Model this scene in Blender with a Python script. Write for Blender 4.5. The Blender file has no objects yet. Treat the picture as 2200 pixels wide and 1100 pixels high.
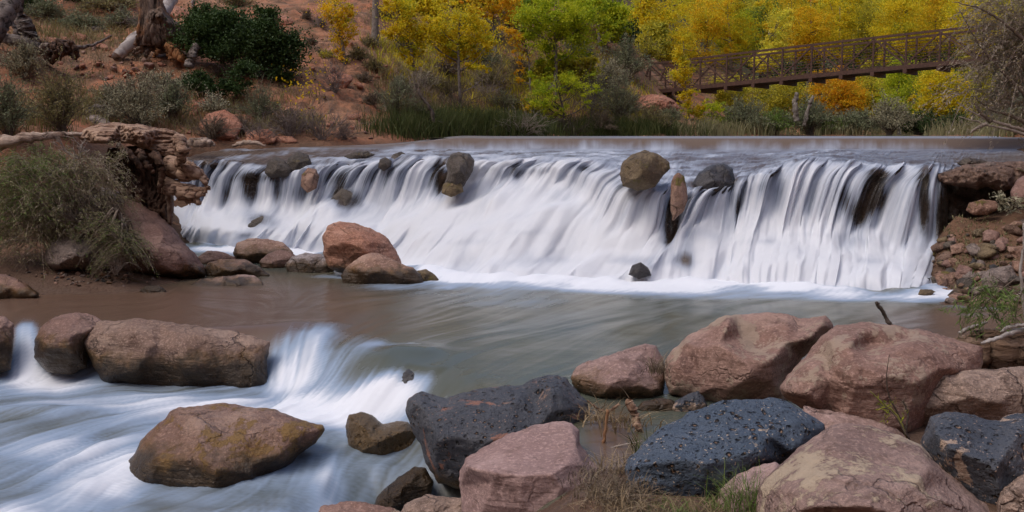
import bpy, math, random
import numpy as np
from mathutils import Vector
from mathutils.geometry import delaunay_2d_cdt

S = bpy.context.scene
C = S.collection
R = math.radians
rnd = random.Random(7)
rng = np.random.default_rng(11)

# ------------------------------------------------------------------ camera, light, exposure
CAMZ = 2.2
LENS, SENSOR, PW = 35.0, 36.0, 2200.0
F = PW * LENS / SENSOR
TH = math.atan((550 - 285) / F)
cd = bpy.data.cameras.new('camera')
cam = bpy.data.objects.new('camera', cd)
C.objects.link(cam)
cam.location = (0, 0, CAMZ)
cam.rotation_euler = (math.pi / 2 - TH, 0, 0)
cd.lens, cd.sensor_width, cd.clip_start, cd.clip_end = LENS, SENSOR, 0.1, 3000
S.camera = cam

SUN_EL, SUN_AZ = 58.0, -118.0        # azimuth measured from +Y towards +X
W = bpy.data.worlds.new('World')
S.world = W
W.use_nodes = True
wn = W.node_tree
for n in list(wn.nodes):
    wn.nodes.remove(n)
sky = wn.nodes.new('ShaderNodeTexSky')
sky.sky_type = 'NISHITA'
sky.sun_disc = False
sky.sun_elevation = R(SUN_EL)
sky.sun_rotation = R(SUN_AZ)
sky.air_density, sky.dust_density, sky.ozone_density = 0.8, 4.0, 1.0
bg = wn.nodes.new('ShaderNodeBackground')
bg.inputs[1].default_value = 0.115
wo = wn.nodes.new('ShaderNodeOutputWorld')
wn.links.new(sky.outputs[0], bg.inputs[0])
wn.links.new(bg.outputs[0], wo.inputs[0])
sl = bpy.data.lights.new('sun', 'SUN')
sl.energy = 0.55
sl.angle = R(60)
sl.color = (1.0, 0.965, 0.93)
so = bpy.data.objects.new('sun', sl)
C.objects.link(so)
d = Vector((math.sin(R(SUN_AZ)) * math.cos(R(SUN_EL)), math.cos(R(SUN_AZ)) * math.cos(R(SUN_EL)), math.sin(R(SUN_EL))))
so.rotation_euler = d.to_track_quat('Z', 'Y').to_euler()
so.location = (0, 0, 40)
S.view_settings.view_transform = 'Standard'
S.view_settings.look = 'None'
S.view_settings.exposure = 0.72
S.view_settings.gamma = 1
S.render.engine = 'CYCLES'
S.cycles.max_bounces = 6
S.cycles.transparent_max_bounces = 10
S.cycles.diffuse_bounces = 3
S.cycles.glossy_bounces = 3
S.cycles.use_denoising = True

# ------------------------------------------------------------------ geometry of the view
sT, cT = math.sin(TH), math.cos(TH)


def P(px, py, Y):
    """point of the world seen at photo pixel (px, py) that stands Y metres in front"""
    px, py, Y = np.asarray(px, float), np.asarray(py, float), np.asarray(Y, float)
    a, b = (px - 1100) / F, (550 - py) / F
    dy, dz = cT + b * sT, -sT + b * cT
    t = Y / dy
    return np.stack(np.broadcast_arrays(a * t, Y, CAMZ + dz * t), -1)


def YZ(py, z):
    """distance at which height z is seen on photo row py"""
    b = (550 - np.asarray(py, float)) / F
    return (z - CAMZ) * (cT + b * sT) / (-sT + b * cT)


def proj(v):
    v = np.asarray(v, float)
    x, y, z = v[..., 0], v[..., 1], v[..., 2] - CAMZ
    f = np.maximum(y * cT - z * sT, .05)
    u = y * sT + z * cT
    return 1100 + F * x / f, 550 - F * u / f


# ------------------------------------------------------------------ noise
_perm = np.random.default_rng(3).permutation(256)
_perm = np.concatenate([_perm, _perm, _perm])
_g = np.random.default_rng(4).normal(size=(256, 3))
_g /= np.linalg.norm(_g, axis=1)[:, None]


def noise(x, y, z):
    x, y, z = np.broadcast_arrays(np.asarray(x, float), np.asarray(y, float), np.asarray(z, float))
    xi, yi, zi = np.floor(x).astype(int), np.floor(y).astype(int), np.floor(z).astype(int)
    xf, yf, zf = x - xi, y - yi, z - zi
    xi &= 255; yi &= 255; zi &= 255
    u, v, w = [t * t * t * (t * (t * 6 - 15) + 10) for t in (xf, yf, zf)]

    def g(i, j, k):
        h = _perm[_perm[_perm[xi + i] + yi + j] + zi + k]
        gg = _g[h]
        return gg[..., 0] * (xf - i) + gg[..., 1] * (yf - j) + gg[..., 2] * (zf - k)
    x00 = g(0, 0, 0) * (1 - u) + g(1, 0, 0) * u
    x10 = g(0, 1, 0) * (1 - u) + g(1, 1, 0) * u
    x01 = g(0, 0, 1) * (1 - u) + g(1, 0, 1) * u
    x11 = g(0, 1, 1) * (1 - u) + g(1, 1, 1) * u
    return ((x00 * (1 - v) + x10 * v) * (1 - w) + (x01 * (1 - v) + x11 * v) * w) * 1.6


def fbm(x, y, z, o=4, g=.5):
    a, s, f = 0, 1, 1
    for i in range(o):
        a = a + s * noise(x * f + 17.3 * i, y * f + 5.1 * i, z * f + 9.7 * i)
        s *= g
        f *= 2.03
    return a


def sm(a, b, x):
    t = np.clip((np.asarray(x, float) - a) / (b - a), 0, 1)
    return t * t * (3 - 2 * t)


# ------------------------------------------------------------------ mesh helpers
def mesh(name, verts, faces, smooth=True, attrs=None, cols=None, uv=None):
    """faces: (n,3) or (n,4) int array, or a list of both kinds of array"""
    me = bpy.data.meshes.new(name)
    verts = np.asarray(verts, np.float32)
    if isinstance(faces, np.ndarray):
        faces = [faces]
    faces = [np.asarray(f, np.int32) for f in faces if len(f)]
    nl = sum(f.size for f in faces)
    nf = sum(len(f) for f in faces)
    me.vertices.add(len(verts))
    me.vertices.foreach_set('co', verts.ravel())
    me.loops.add(nl)
    me.polygons.add(nf)
    li = np.concatenate([f.ravel() for f in faces])
    me.loops.foreach_set('vertex_index', li)
    tot = np.concatenate([np.full(len(f), f.shape[1], np.int32) for f in faces])
    st = np.concatenate([[0], np.cumsum(tot)[:-1]]).astype(np.int32)
    me.polygons.foreach_set('loop_start', st)
    me.polygons.foreach_set('loop_total', tot)
    me.polygons.foreach_set('use_smooth', np.full(nf, smooth, bool))
    for k, v in (attrs or {}).items():
        at = me.attributes.new(k, 'FLOAT', 'POINT')
        at.data.foreach_set('value', np.asarray(v, np.float32).ravel())
    for k, v in (cols or {}).items():
        at = me.attributes.new(k, 'FLOAT_COLOR', 'POINT')
        at.data.foreach_set('color', np.asarray(v, np.float32).ravel())
    if uv is not None:
        l = me.uv_layers.new(name='UVMap')
        l.data.foreach_set('uv', np.asarray(uv, np.float32)[li].ravel())
    me.update(calc_edges=True)
    me.validate()
    return me


def link(name, me, mat, parent=None, loc=None):
    o = bpy.data.objects.new(name, me)
    if mat:
        me.materials.append(mat)
    C.objects.link(o)
    if loc is not None:
        o.location = [float(c) for c in loc]
    if parent:
        o.parent = parent
    return o


def tag(o, label=None, cat=None, group=None, kind=None):
    if label: o['label'] = label
    if cat: o['category'] = cat
    if group: o['group'] = group
    if kind: o['kind'] = kind
    return o


def empty(name, loc):
    o = bpy.data.objects.new(name, None)
    o.empty_display_size = .2
    C.objects.link(o)
    o.location = [float(c) for c in loc]
    return o


def grid_faces(n, m):
    i = np.arange(n - 1)[:, None] * m + np.arange(m - 1)[None, :]
    i = i.ravel()
    return np.stack([i, i + 1, i + m + 1, i + m], 1)


class MB:
    """collects pieces of ONE mesh"""
    def __init__(s):
        s.v, s.f3, s.f4, s.a, s.n = [], [], [], [], 0

    def add(s, v, f4=None, f3=None, a=0.0):
        v = np.asarray(v, float)
        if f4 is not None and len(f4): s.f4.append(np.asarray(f4) + s.n)
        if f3 is not None and len(f3): s.f3.append(np.asarray(f3) + s.n)
        s.v.append(v)
        s.a.append(np.broadcast_to(a, (len(v),)))
        s.n += len(v)

    def tube(s, pts, rad, k=6, wob=0, cap=True, seed=0):
        pts = np.asarray(pts, float)
        n = len(pts)
        rad = np.broadcast_to(rad, (n,)).astype(float)
        t = np.gradient(pts, axis=0)
        t /= np.linalg.norm(t, axis=1)[:, None] + 1e-9
        ref = np.array([0, 0, 1.0]) if abs(t[:, 2]).mean() < .8 else np.array([1.0, 0, 0])
        u = np.cross(t, ref); u /= np.linalg.norm(u, axis=1)[:, None] + 1e-9
        w = np.cross(t, u)
        an = np.arange(k) * 2 * math.pi / k
        r = rad[:, None] * np.ones(k)
        if wob:
            L = np.arange(n)[:, None] * .14
            r = r * (1 + wob * noise(np.cos(an) * 2.4 + seed, np.sin(an) * 2.4 + 3, L) + wob * .4 * noise(seed, 3, L * 2))
        v = pts[:, None] + r[..., None] * (np.cos(an)[None, :, None] * u[:, None] + np.sin(an)[None, :, None] * w[:, None])
        i = (np.arange(n - 1)[:, None] * k + np.arange(k)).ravel()
        j = (np.arange(n - 1)[:, None] * k + (np.arange(k) + 1) % k).ravel()
        f = np.stack([i, j, j + k, i + k], 1)
        vv = v.reshape(-1, 3)
        f3 = []
        if cap:
            vv = np.concatenate([vv, pts[:1], pts[-1:]])
            a, b = n * k, n * k + 1
            f3 = [[a, (q + 1) % k, q] for q in range(k)] + [[b, (n - 1) * k + q, (n - 1) * k + (q + 1) % k] for q in range(k)]
        s.add(vv, f, f3)

    def box(s, a, b, w, h, up=(0, 0, 1)):
        a, b, up = np.array(a, float), np.array(b, float), np.array(up, float)
        t = b - a; t /= np.linalg.norm(t)
        x = np.cross(t, up); x /= np.linalg.norm(x)
        y = np.cross(x, t)
        c = [p + sx * x * w / 2 + sy * y * h / 2 for p in (a, b) for sx, sy in ((-1, -1), (1, -1), (1, 1), (-1, 1))]
        s.add(c, [[0, 1, 2, 3], [7, 6, 5, 4], [0, 4, 5, 1], [1, 5, 6, 2], [2, 6, 7, 3], [3, 7, 4, 0]])

    def build(s, name, mat, parent=None, smooth=True, loc=None, attr=None):
        v = np.concatenate(s.v)
        if loc is not None: v = v - np.asarray(loc, float)
        fs = []
        if s.f4: fs.append(np.concatenate(s.f4))
        if s.f3: fs.append(np.concatenate(s.f3))
        at = {attr: np.concatenate(s.a)} if attr else None
        return link(name, mesh(name, v, fs, smooth, at), mat, parent, loc if parent is None else None)


def smooth_path(pts, n=12):
    """Catmull-Rom through pts"""
    p = np.asarray(pts, float)
    if len(p) < 3:
        t = np.linspace(0, 1, n)[:, None]
        return p[0] * (1 - t) + p[-1] * t
    q = np.concatenate([[2 * p[0] - p[1]], p, [2 * p[-1] - p[-2]]])
    u = np.linspace(0, len(p) - 1 - 1e-6, n)
    i = u.astype(int); t = (u - i)[:, None]
    a, b, c, e = q[i], q[i + 1], q[i + 2], q[i + 3]
    return .5 * (2 * b + (c - a) * t + (2 * a - 5 * b + 4 * c - e) * t ** 2 + (3 * b - a - 3 * c + e) * t ** 3)


# ------------------------------------------------------------------ node materials
class NT:
    def __init__(s, name):
        s.m = bpy.data.materials.new(name)
        s.m.use_nodes = True
        s.t = s.m.node_tree
        s.t.nodes.clear()
        s.out = s.t.nodes.new('ShaderNodeOutputMaterial')

    def n(s, typ, ins=None, **kw):
        nd = s.t.nodes.new('ShaderNode' + typ)
        for k, v in kw.items():
            setattr(nd, k, v)
        for k, v in (ins or {}).items():
            s.set(nd.inputs[k], v)
        return nd

    def set(s, sock, v):
        if isinstance(v, bpy.types.NodeSocket):
            s.t.links.new(v, sock)
        elif isinstance(v, (tuple, list)) and len(v) == 3 and sock.type == 'RGBA':
            sock.default_value = (*v, 1)
        elif isinstance(v, (int, float)) and sock.type == 'RGBA':
            sock.default_value = (v, v, v, 1)
        else:
            sock.default_value = v

    def noise(s, vec, scale, detail=4, rough=.55, dist=0, out=0):
        return s.n('TexNoise', {'Vector': vec, 'Scale': scale, 'Detail': detail, 'Roughness': rough, 'Distortion': dist}).outputs[out]

    def voro(s, vec, scale, feature='F1', out='Distance', rand=1):
        return s.n('TexVoronoi', {'Vector': vec, 'Scale': scale, 'Randomness': rand}, feature=feature).outputs[out]

    def math(s, op, a, b=0.0, c=0.0, clamp=False):
        nd = s.n('Math', {0: a, 1: b, 2: c}, operation=op)
        nd.use_clamp = clamp
        return nd.outputs[0]

    def ramp(s, f, lo, hi, a=0.0, b=1.0):
        return s.n('MapRange', {0: f, 1: lo, 2: hi, 3: a, 4: b}, interpolation_type='SMOOTHSTEP').outputs[0]

    def mix(s, f, a, b, typ='MIX'):
        nd = s.n('Mix', None, data_type='RGBA', blend_type=typ)
        s.set(nd.inputs[0], f); s.set(nd.inputs[6], a); s.set(nd.inputs[7], b)
        return nd.outputs[2]

    def scale(s, vec, sc, loc=(0, 0, 0), rot=(0, 0, 0)):
        return s.n('Mapping', {'Vector': vec, 'Scale': sc, 'Location': loc, 'Rotation': rot}).outputs[0]

    def obj(s):
        return s.n('TexCoord').outputs['Object']

    def pos(s):
        return s.n('NewGeometry').outputs['Position']

    def attr(s, name, out='Fac'):
        return s.n('Attribute', None, attribute_name=name).outputs[out]

    def bump(s, h, strength=.5, dist=.02, normal=None):
        i = {'Height': h, 'Strength': strength, 'Distance': dist}
        if normal is not None: i['Normal'] = normal
        return s.n('Bump', i).outputs[0]

    def pbr(s, col, rough=.8, normal=None, spec=.4, **kw):
        i = {'Base Color': col, 'Roughness': rough, 'Specular IOR Level': spec}
        if normal is not None: i['Normal'] = normal
        i.update(kw)
        return s.n('BsdfPrincipled', i).outputs[0]

    def done(s, sh):
        s.t.links.new(sh, s.out.inputs[0])
        return s.m


def rockmat(name, c1, c2, c3, patch=None, pamt=.55, pscale=2.5, strata=0, bump=1.0, rough=.75, wetz=None, wetc=(.1, .055, .02), wet=.0, seed=0, sc=1.0, speck=.35):
    """weathered sandstone: broad colour fields, bedding, crust patches, an algae band at the water line"""
    c2 = tuple(c * 1.14 for c in c2); c3 = tuple(c * .78 for c in c3)
    t = NT(name)
    o = t.scale(t.pos(), (sc, sc, sc), (seed * 3.7, seed * 1.9, seed * 5.3))
    n1 = t.noise(o, 1.6, 5, .55, .6)
    n2 = t.noise(o, 5.5, 6, .62, .3)
    n3 = t.noise(o, 38, 5, .7)
    col = t.mix(t.ramp(n1, .38, .62), c1, c2)
    col = t.mix(t.ramp(n2, .5, .72), col, c3)
    if strata:
        s = t.noise(t.scale(o, (1, 1.2, 9), rot=(R(18), R(22), 0)), 2.2, 4, .6, .4)
        col = t.mix(t.ramp(s, .46, .6, 0, strata), col, tuple(c * .55 for c in c1))
    col = t.mix(t.ramp(n3, .48, .66, 0, speck * 1.5), col, tuple(min(1, c * 1.55) for c in c2), 'MIX')
    col = t.mix(t.ramp(t.noise(o, 20, 6, .75, .4), .54, .66, 0, .6), col, tuple(c * .5 for c in c1))
    col = t.mix(t.ramp(t.noise(o, 90, 3, .7), .55, .7, 0, speck), col, tuple(c * .4 for c in c1))
    if patch:
        p = t.math('ADD', t.noise(o, pscale, 7, .7, .25), t.math('MULTIPLY', n3, .12))
        pm = t.ramp(p, pamt + .06, pamt + .1)
        col = t.mix(pm, col, patch)
    vein = t.voro(t.n('VectorMath', {0: o, 1: t.n('VectorMath', {0: t.noise(o, 3, 4, .6, out=1), 3: .5}, operation='SCALE').outputs[0]}, operation='ADD').outputs[0], 1.7, 'DISTANCE_TO_EDGE')
    vm = t.ramp(vein, 0, .028, 1, 0)
    col = t.mix(t.math('MULTIPLY', vm, t.ramp(n1, .44, .58, 0, .5)), col, tuple(c * .4 for c in c1))
    rgh = t.math('ADD', rough - .1, t.math('MULTIPLY', n2, .25))
    h = t.math('ADD', t.math('MULTIPLY', n2, .9), t.math('MULTIPLY', n3, .35))
    h = t.math('ADD', h, t.math('MULTIPLY', t.noise(o, 14, 5, .65, .5), .55))
    h = t.math('SUBTRACT', h, t.math('MULTIPLY', t.math('MULTIPLY', vm, t.ramp(n1, .42, .55)), .5))
    if strata: h = t.math('ADD', h, t.math('MULTIPLY', s, .8))
    if patch: h = t.math('ADD', h, t.math('MULTIPLY', pm, .12))
    if wetz is not None:
        z = t.n('SeparateXYZ', {0: t.pos()}).outputs[2]
        zz = t.math('ADD', z, t.math('MULTIPLY', t.math('SUBTRACT', t.noise(o, 4, 5, .7), .5), .5))
        wm = t.ramp(zz, wetz - .02, wetz + .17, 1, 0)
        wm2 = t.ramp(zz, wetz - .05, wetz + .09, 1, 0)
        och = t.mix(t.ramp(n2, .4, .65), wetc, (.2, .105, .025))
        col = t.mix(t.math('MULTIPLY', wm, .85), col, och)
        col = t.mix(t.math('MULTIPLY', wm2, .8), col, (.022, .016, .01))
        rgh = t.mix(wm, rgh, .3)
    if wet:
        rgh = t.mix(t.ramp(n1, .35, .6, 0, 1), rgh, wet)
    return t.done(t.pbr(col, rgh, t.bump(h, .8 * bump, .05), .35))


def basaltmat(name, base, base2, speckc=(.42, .33, .25), pit=1.0, seed=0, wetz=None, crust=.62, patch2=None):
    t = NT(name)
    o = t.scale(t.pos(), (1, 1, 1), (seed * 2.7, seed * 1.1, seed * 4.3))
    w = t.n('VectorMath', {0: o, 1: t.n('VectorMath', {0: t.noise(o, 6, 3, .6, out=1), 3: .12}, operation='SCALE').outputs[0]}, operation='ADD').outputs[0]
    n1 = t.noise(o, 2.4, 5, .6, .4)
    n3 = t.noise(o, 45, 5, .75)
    col = t.mix(t.ramp(n1, .35, .65), base, base2)
    v1 = t.voro(w, 16)
    v2 = t.voro(w, 42)
    keep = t.ramp(t.noise(o, 7, 3, .6), .42, .5)
    p1 = t.math('MULTIPLY', t.ramp(v1, .18, .34, 1, 0), keep)
    p2 = t.ramp(v2, .1, .3, 1, 0)
    sp = t.math('MULTIPLY', t.ramp(t.voro(w, 34, out='Distance'), .14, .26, 1, 0), t.ramp(t.noise(o, 13, 3, .6), .47, .53))
    col = t.mix(t.math('MULTIPLY', t.ramp(n3, .5, .75), .45), col, tuple(min(1, c * 2.2) for c in base2))
    col = t.mix(t.math('MULTIPLY', p2, .5), col, (.012, .012, .014))
    col = t.mix(t.math('MULTIPLY', p1, .9), col, (.016, .012, .01))
    core = t.math('MULTIPLY', t.ramp(v1, .06, .17, 1, 0), keep)
    col = t.mix(t.math('MULTIPLY', core, .8), col, (.3, .17, .09))
    col = t.mix(sp, col, speckc)
    pc = t.ramp(t.math('ADD', t.noise(o, 2.6, 7, .72, 1.0), t.math('MULTIPLY', n3, .1)), crust + .05, crust + .09)
    col = t.mix(pc, col, speckc)
    if patch2:
        col = t.mix(t.ramp(t.noise(t.scale(o, (1, 1, 1), (5, 2, 9)), 3.1, 6, .65, .8), .56, .60), col, patch2)
    rgh = .55
    if wetz is not None:
        z = t.n('SeparateXYZ', {0: t.pos()}).outputs[2]
        zz = t.math('ADD', z, t.math('MULTIPLY', t.math('SUBTRACT', n1, .5), .4))
        wm = t.ramp(zz, wetz, wetz + .2, 1, 0)
        col = t.mix(t.math('MULTIPLY', wm, .8), col, (.13, .075, .02))
        rgh = t.mix(wm, rgh, .3)
    h = t.math('ADD', t.math('MULTIPLY', n3, .3), t.math('MULTIPLY', t.noise(o, 9, 5, .65), .9))
    h = t.math('SUBTRACT', h, t.math('MULTIPLY', p1, .7 * pit))
    h = t.math('SUBTRACT', h, t.math('MULTIPLY', p2, .3 * pit))
    return t.done(t.pbr(col, rgh, t.bump(h, 1.0, .05), .45))


def leafmat(name, cols, trans=.35, rough=.6, obj_var=.0):
    t = NT(name)
    v = t.attr('lv')
    cr = t.n('ValToRGB', {0: v})
    e = cr.color_ramp.elements
    while len(e) < len(cols): e.new(.5)
    for i, c in enumerate(cols):
        e[i].position = i / (len(cols) - 1)
        e[i].color = (*c, 1)
    col = cr.outputs[0]
    a = t.pbr(col, rough, None, .25)
    b = t.n('BsdfTranslucent', {0: col}).outputs[0]
    m = t.n('MixShader', {0: trans})
    t.t.links.new(a, m.inputs[1]); t.t.links.new(b, m.inputs[2])
    return t.done(m.outputs[0])


def woodmat(name, c1, c2, c3, axis=(0, 0, 1), sc=1.0, bump=1.0):
    """weathered fibrous wood: the fibres run along axis"""
    t = NT(name)
    k = [(.9 if a else 8.0) * sc for a in axis]
    o = t.scale(t.pos(), tuple(k))
    f = t.noise(o, 1.5, 6, .65, .8)
    g = t.noise(t.pos(), 3.0 * sc, 4, .6)
    col = t.mix(t.ramp(f, .35, .62), c1, c2)
    col = t.mix(t.ramp(g, .5, .7), col, c3)
    col = t.mix(t.ramp(f, .36, .47, .9, 0), col, tuple(c * .2 for c in c1))
    return t.done(t.pbr(col, .85, t.bump(t.math('ADD', f, t.math('MULTIPLY', t.noise(t.pos(), 40, 3, .6), .1)), 1.0 * bump, .05 / max(sc, .5)), .2))


def plainmat(name, c1, c2, scale=8, rough=.8, bump=.3, spec=.3):
    t = NT(name)
    n = t.noise(t.pos(), scale, 5, .65)
    return t.done(t.pbr(t.mix(t.ramp(n, .35, .65), c1, c2), rough, t.bump(n, bump, .02), spec))

# ------------------------------------------------------------------ terrain
_cp = []
for px, py, Y in [
        # foot of the hillside along the upper river
        (400, 312, 21.2), (550, 312, 21.6), (700, 311, 22), (830, 307, 23), (880, 292, 24.6), (1000, 290, 27), (1200, 289, 30),
        (1380, 288, 33), (1550, 288, 40), (1800, 288, 42), (2100, 288, 42),
        # bank behind the driftwood
        (0, 296, 17.5), (150, 290, 18.5), (300, 300, 19.5), (0, 215, 21), (200, 225, 22), (400, 255, 22.5), (520, 275, 22.8),
        (200, 150, 25), (400, 135, 26.5), (340, 112, 27), (0, 140, 24), (130, 90, 28), (260, 70, 31), (100, 20, 36),
        (450, 40, 34), (600, 0, 36), (600, 100, 28), (650, 200, 25), (760, 250, 24.6), (740, 150, 28), (750, 50, 34), (900, 160, 32),
        (900, 50, 39), (900, 235, 27.5), (1050, 235, 30), (1050, 130, 37), (1050, 30, 45), (1200, 205, 35), (1200, 100, 44),
        (1250, 20, 52), (1330, 110, 52), (1350, 195, 48), (1420, 196, 51), (1380, 0, 72), (1440, 240, 46), (1480, 260, 50),
        (300, -200, 50), (900, -200, 64), (1300, -150, 84), (0, -200, 48), (-300, 0, 34), (-300, 200, 20), (-300, 300, 16.5),
        # valley floor with the wood and the hill that closes it
        (1560, 276, 56), (1800, 276, 70), (2100, 276, 70), (2400, 276, 60), (1560, 225, 90), (1560, 130, 120), (1850, 140, 125),
        (2250, 140, 125), (1560, -120, 165), (2250, -120, 170), (2800, 0, 120), (900, -300, 140), (200, -250, 120),
        # near bank with the bush
        (0, 520, 16.3), (110, 440, 16.9), (0, 370, 17.3), (230, 410, 17.2), (250, 480, 16.6), (-300, 400, 15.5), (-300, 560, 13.6),
        # weir bank at the far side of the falls
        (2050, 460, 14.9), (2200, 450, 15.1), (2120, 560, 14.0), (2230, 540, 14.0), (2360, 300, 22),
        (2500, 330, 15), (2600, 440, 13)]:
    p = P(px, py, Y)
    _cp.append(tuple(p))
for px, py, z in [
        (0, 640, 0), (150, 634, 0), (300, 626, 0), (390, 606, 0), (450, 590, -.05), (0, 600, .09), (150, 600, .1), (280, 600, .07), (60, 572, .22), (-400, 650, .0),
        (2000, 650, -.02), (2100, 660, 0), (2230, 668, 0), (2400, 680, .1),
        (1300, 1015, .03), (1380, 1060, .08), (1260, 1100, .18), (1300, 1060, .13), (1280, 1035, .08), (1250, 1075, .16), (1215, 1120, .1), (1330, 1035, .07), (1560, 1095, .08), (2000, 940, .12), (2200, 900, .1), (1900, 905, .05), (2250, 1050, .25), (1800, 900, 0), (2400, 800, .3),
        (1300, 900, -.12), (1400, 930, -.12), (1350, 980, -.04), (1300, 860, -.25), (1600, 860, -.1)]:
    _cp.append(tuple(P(px, py, YZ(py, z))))
_cp += [(x, y, -.75) for x in (-3, -1, 1, 3) for y in (9.3, 11.5, 13.3)] + [(x, y, -.9) for x in (-4, -2.5, -1.1) for y in (5, 6.5, 8)] + [(-.1, 8, -.9), (.25, 5.2, .05)]
_cp += [(-5, 17, -.5), (-3, 17, -.6), (-1, 16, -.6), (-6, 9.5, -.7), (5, 11, -.5), (-9, 9, -.3), (-8, 6, -.6), (-12, 11, .6), (-14, 5, 1.5), (7.5, 11.2, .1)]
_cp += [(x, y, 1.35) for x in (0, 4, 8, 12) for y in (25, 33)] + [(12, 24, 2.3), (16, 30, 2.6), (14, 18, 2.6), (12, 10, 1.6), (9, 6, .9), (20, 10, 4), (8, 2, .6), (0, 2, .2), (-6, 1, .3), (0, -6, 1), (-10, -8, 2), (12, -10, 3), (30, -30, 6), (-30, -30, 6), (-40, 10, 12), (45, 20, 12)]
for px, Y, z in [(330, 16.9, .5), (380, 16.6, -.3), (390, 18.0, -.5), (360, 19.2, -.2), (350, 20.3, .5), (400, 20.6, .9), (480, 19.6, -.4), (480, 20.6, .8), (470, 17.6, -.5), (600, 18.0, -.5), (600, 20.5, 1.0), (450, 16.0, -.3), (330, 18.4, .6), (1880, 14.2, -.6), (1880, 15.6, -.3), (1940, 14.0, -.5), (1960, 15.0, -.2), (1960, 16.0, .5), (2040, 13.2, -.05), (2020, 15.6, .55), (2120, 15.8, .9), (2230, 15.9, 1.0), (2120, 17.2, 1.4), (2300, 17.2, 1.5)]:
    _cp.append((float(P(px, 400, Y)[0]), Y, z))
_cp = np.array(_cp)
_K = np.linalg.norm(_cp[:, None, :2] - _cp[None, :, :2], axis=2)
_n = len(_cp)
_A = np.zeros((_n + 3, _n + 3))
_A[:_n, :_n] = _K - np.eye(_n) * .02
_A[:_n, _n] = 1
_A[:_n, _n + 1:] = _cp[:, :2]
_A[_n, :_n] = 1
_A[_n + 1:, :_n] = _cp[:, :2].T
_w = np.linalg.solve(_A, np.concatenate([_cp[:, 2], [0, 0, 0]]))


def hbase(x, y):
    x, y = np.broadcast_arrays(np.asarray(x, float), np.asarray(y, float))
    sh = x.shape
    x, y = x.ravel(), y.ravel()
    out = np.empty(len(x))
    for i in range(0, len(x), 20000):
        a, b = x[i:i + 20000], y[i:i + 20000]
        k = np.hypot(a[:, None] - _cp[None, :, 0], b[:, None] - _cp[None, :, 1])
        out[i:i + 20000] = k @ _w[:_n] + _w[_n] + _w[_n + 1] * a + _w[_n + 2] * b
    return out.reshape(sh)


def h(x, y):
    x, y = np.asarray(x, float), np.asarray(y, float)
    b = hbase(x, y)
    up = sm(2.05, 3.2, b)                                   # stay clean at the water's edge
    n = fbm(x * .35, y * .35, 0, 5, .55)
    z = b + up * (.35 * n + .05 * fbm(x * 2.2, y * 2.2, 4, 4, .6)) + (1 - up) * .035 * fbm(x * 1.7, y * 1.7, 8, 4, .6)
    # bedded sandstone steps on the steep talus behind the weir
    px, py = proj(np.stack([x, y, b], -1))
    led = sm(560, 660, px) * sm(930, 830, px) * sm(2.2, 2.8, b) * sm(40, 30, y)
    q = (z + .45 * fbm(x * .5, y * .5, 2, 3)) / .28
    st = (np.floor(q) + sm(.15, .85, q - np.floor(q)) - q) * .28
    z = z + led * st * 1.0
    # unseen canyon walls at the sides and behind, added to block low sky light
    n2 = fbm(x * .02, y * .02, 3, 4)
    wall = np.maximum(0, -18 - y + 6 * n2) + np.maximum(0, -24 - x + 6 * n2) * sm(60, 20, y) + np.maximum(0, x - 34 + 6 * n2) * sm(50, 20, y)
    z = z + 45 * (1 - np.exp(-wall / 26)) + sm(3, 25, wall) * 3 * fbm(x * .08, y * .08, 5, 4)
    return z


def hit(px, py, y0=11.0, y1=190.0):
    """where the line of sight through a photo pixel meets the ground"""
    Y = y0 * (y1 / y0) ** np.linspace(0, 1, 700)
    p = P(px, py, Y)
    g = p[:, 2] - h(p[:, 0], p[:, 1])
    i = np.argmax(g < 0)
    if g[i] >= 0:
        return P(px, py, 60.0)
    if i == 0:
        return p[0]
    t = g[i - 1] / (g[i - 1] - g[i])
    return p[i - 1] * (1 - t) + p[i] * t


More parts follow.
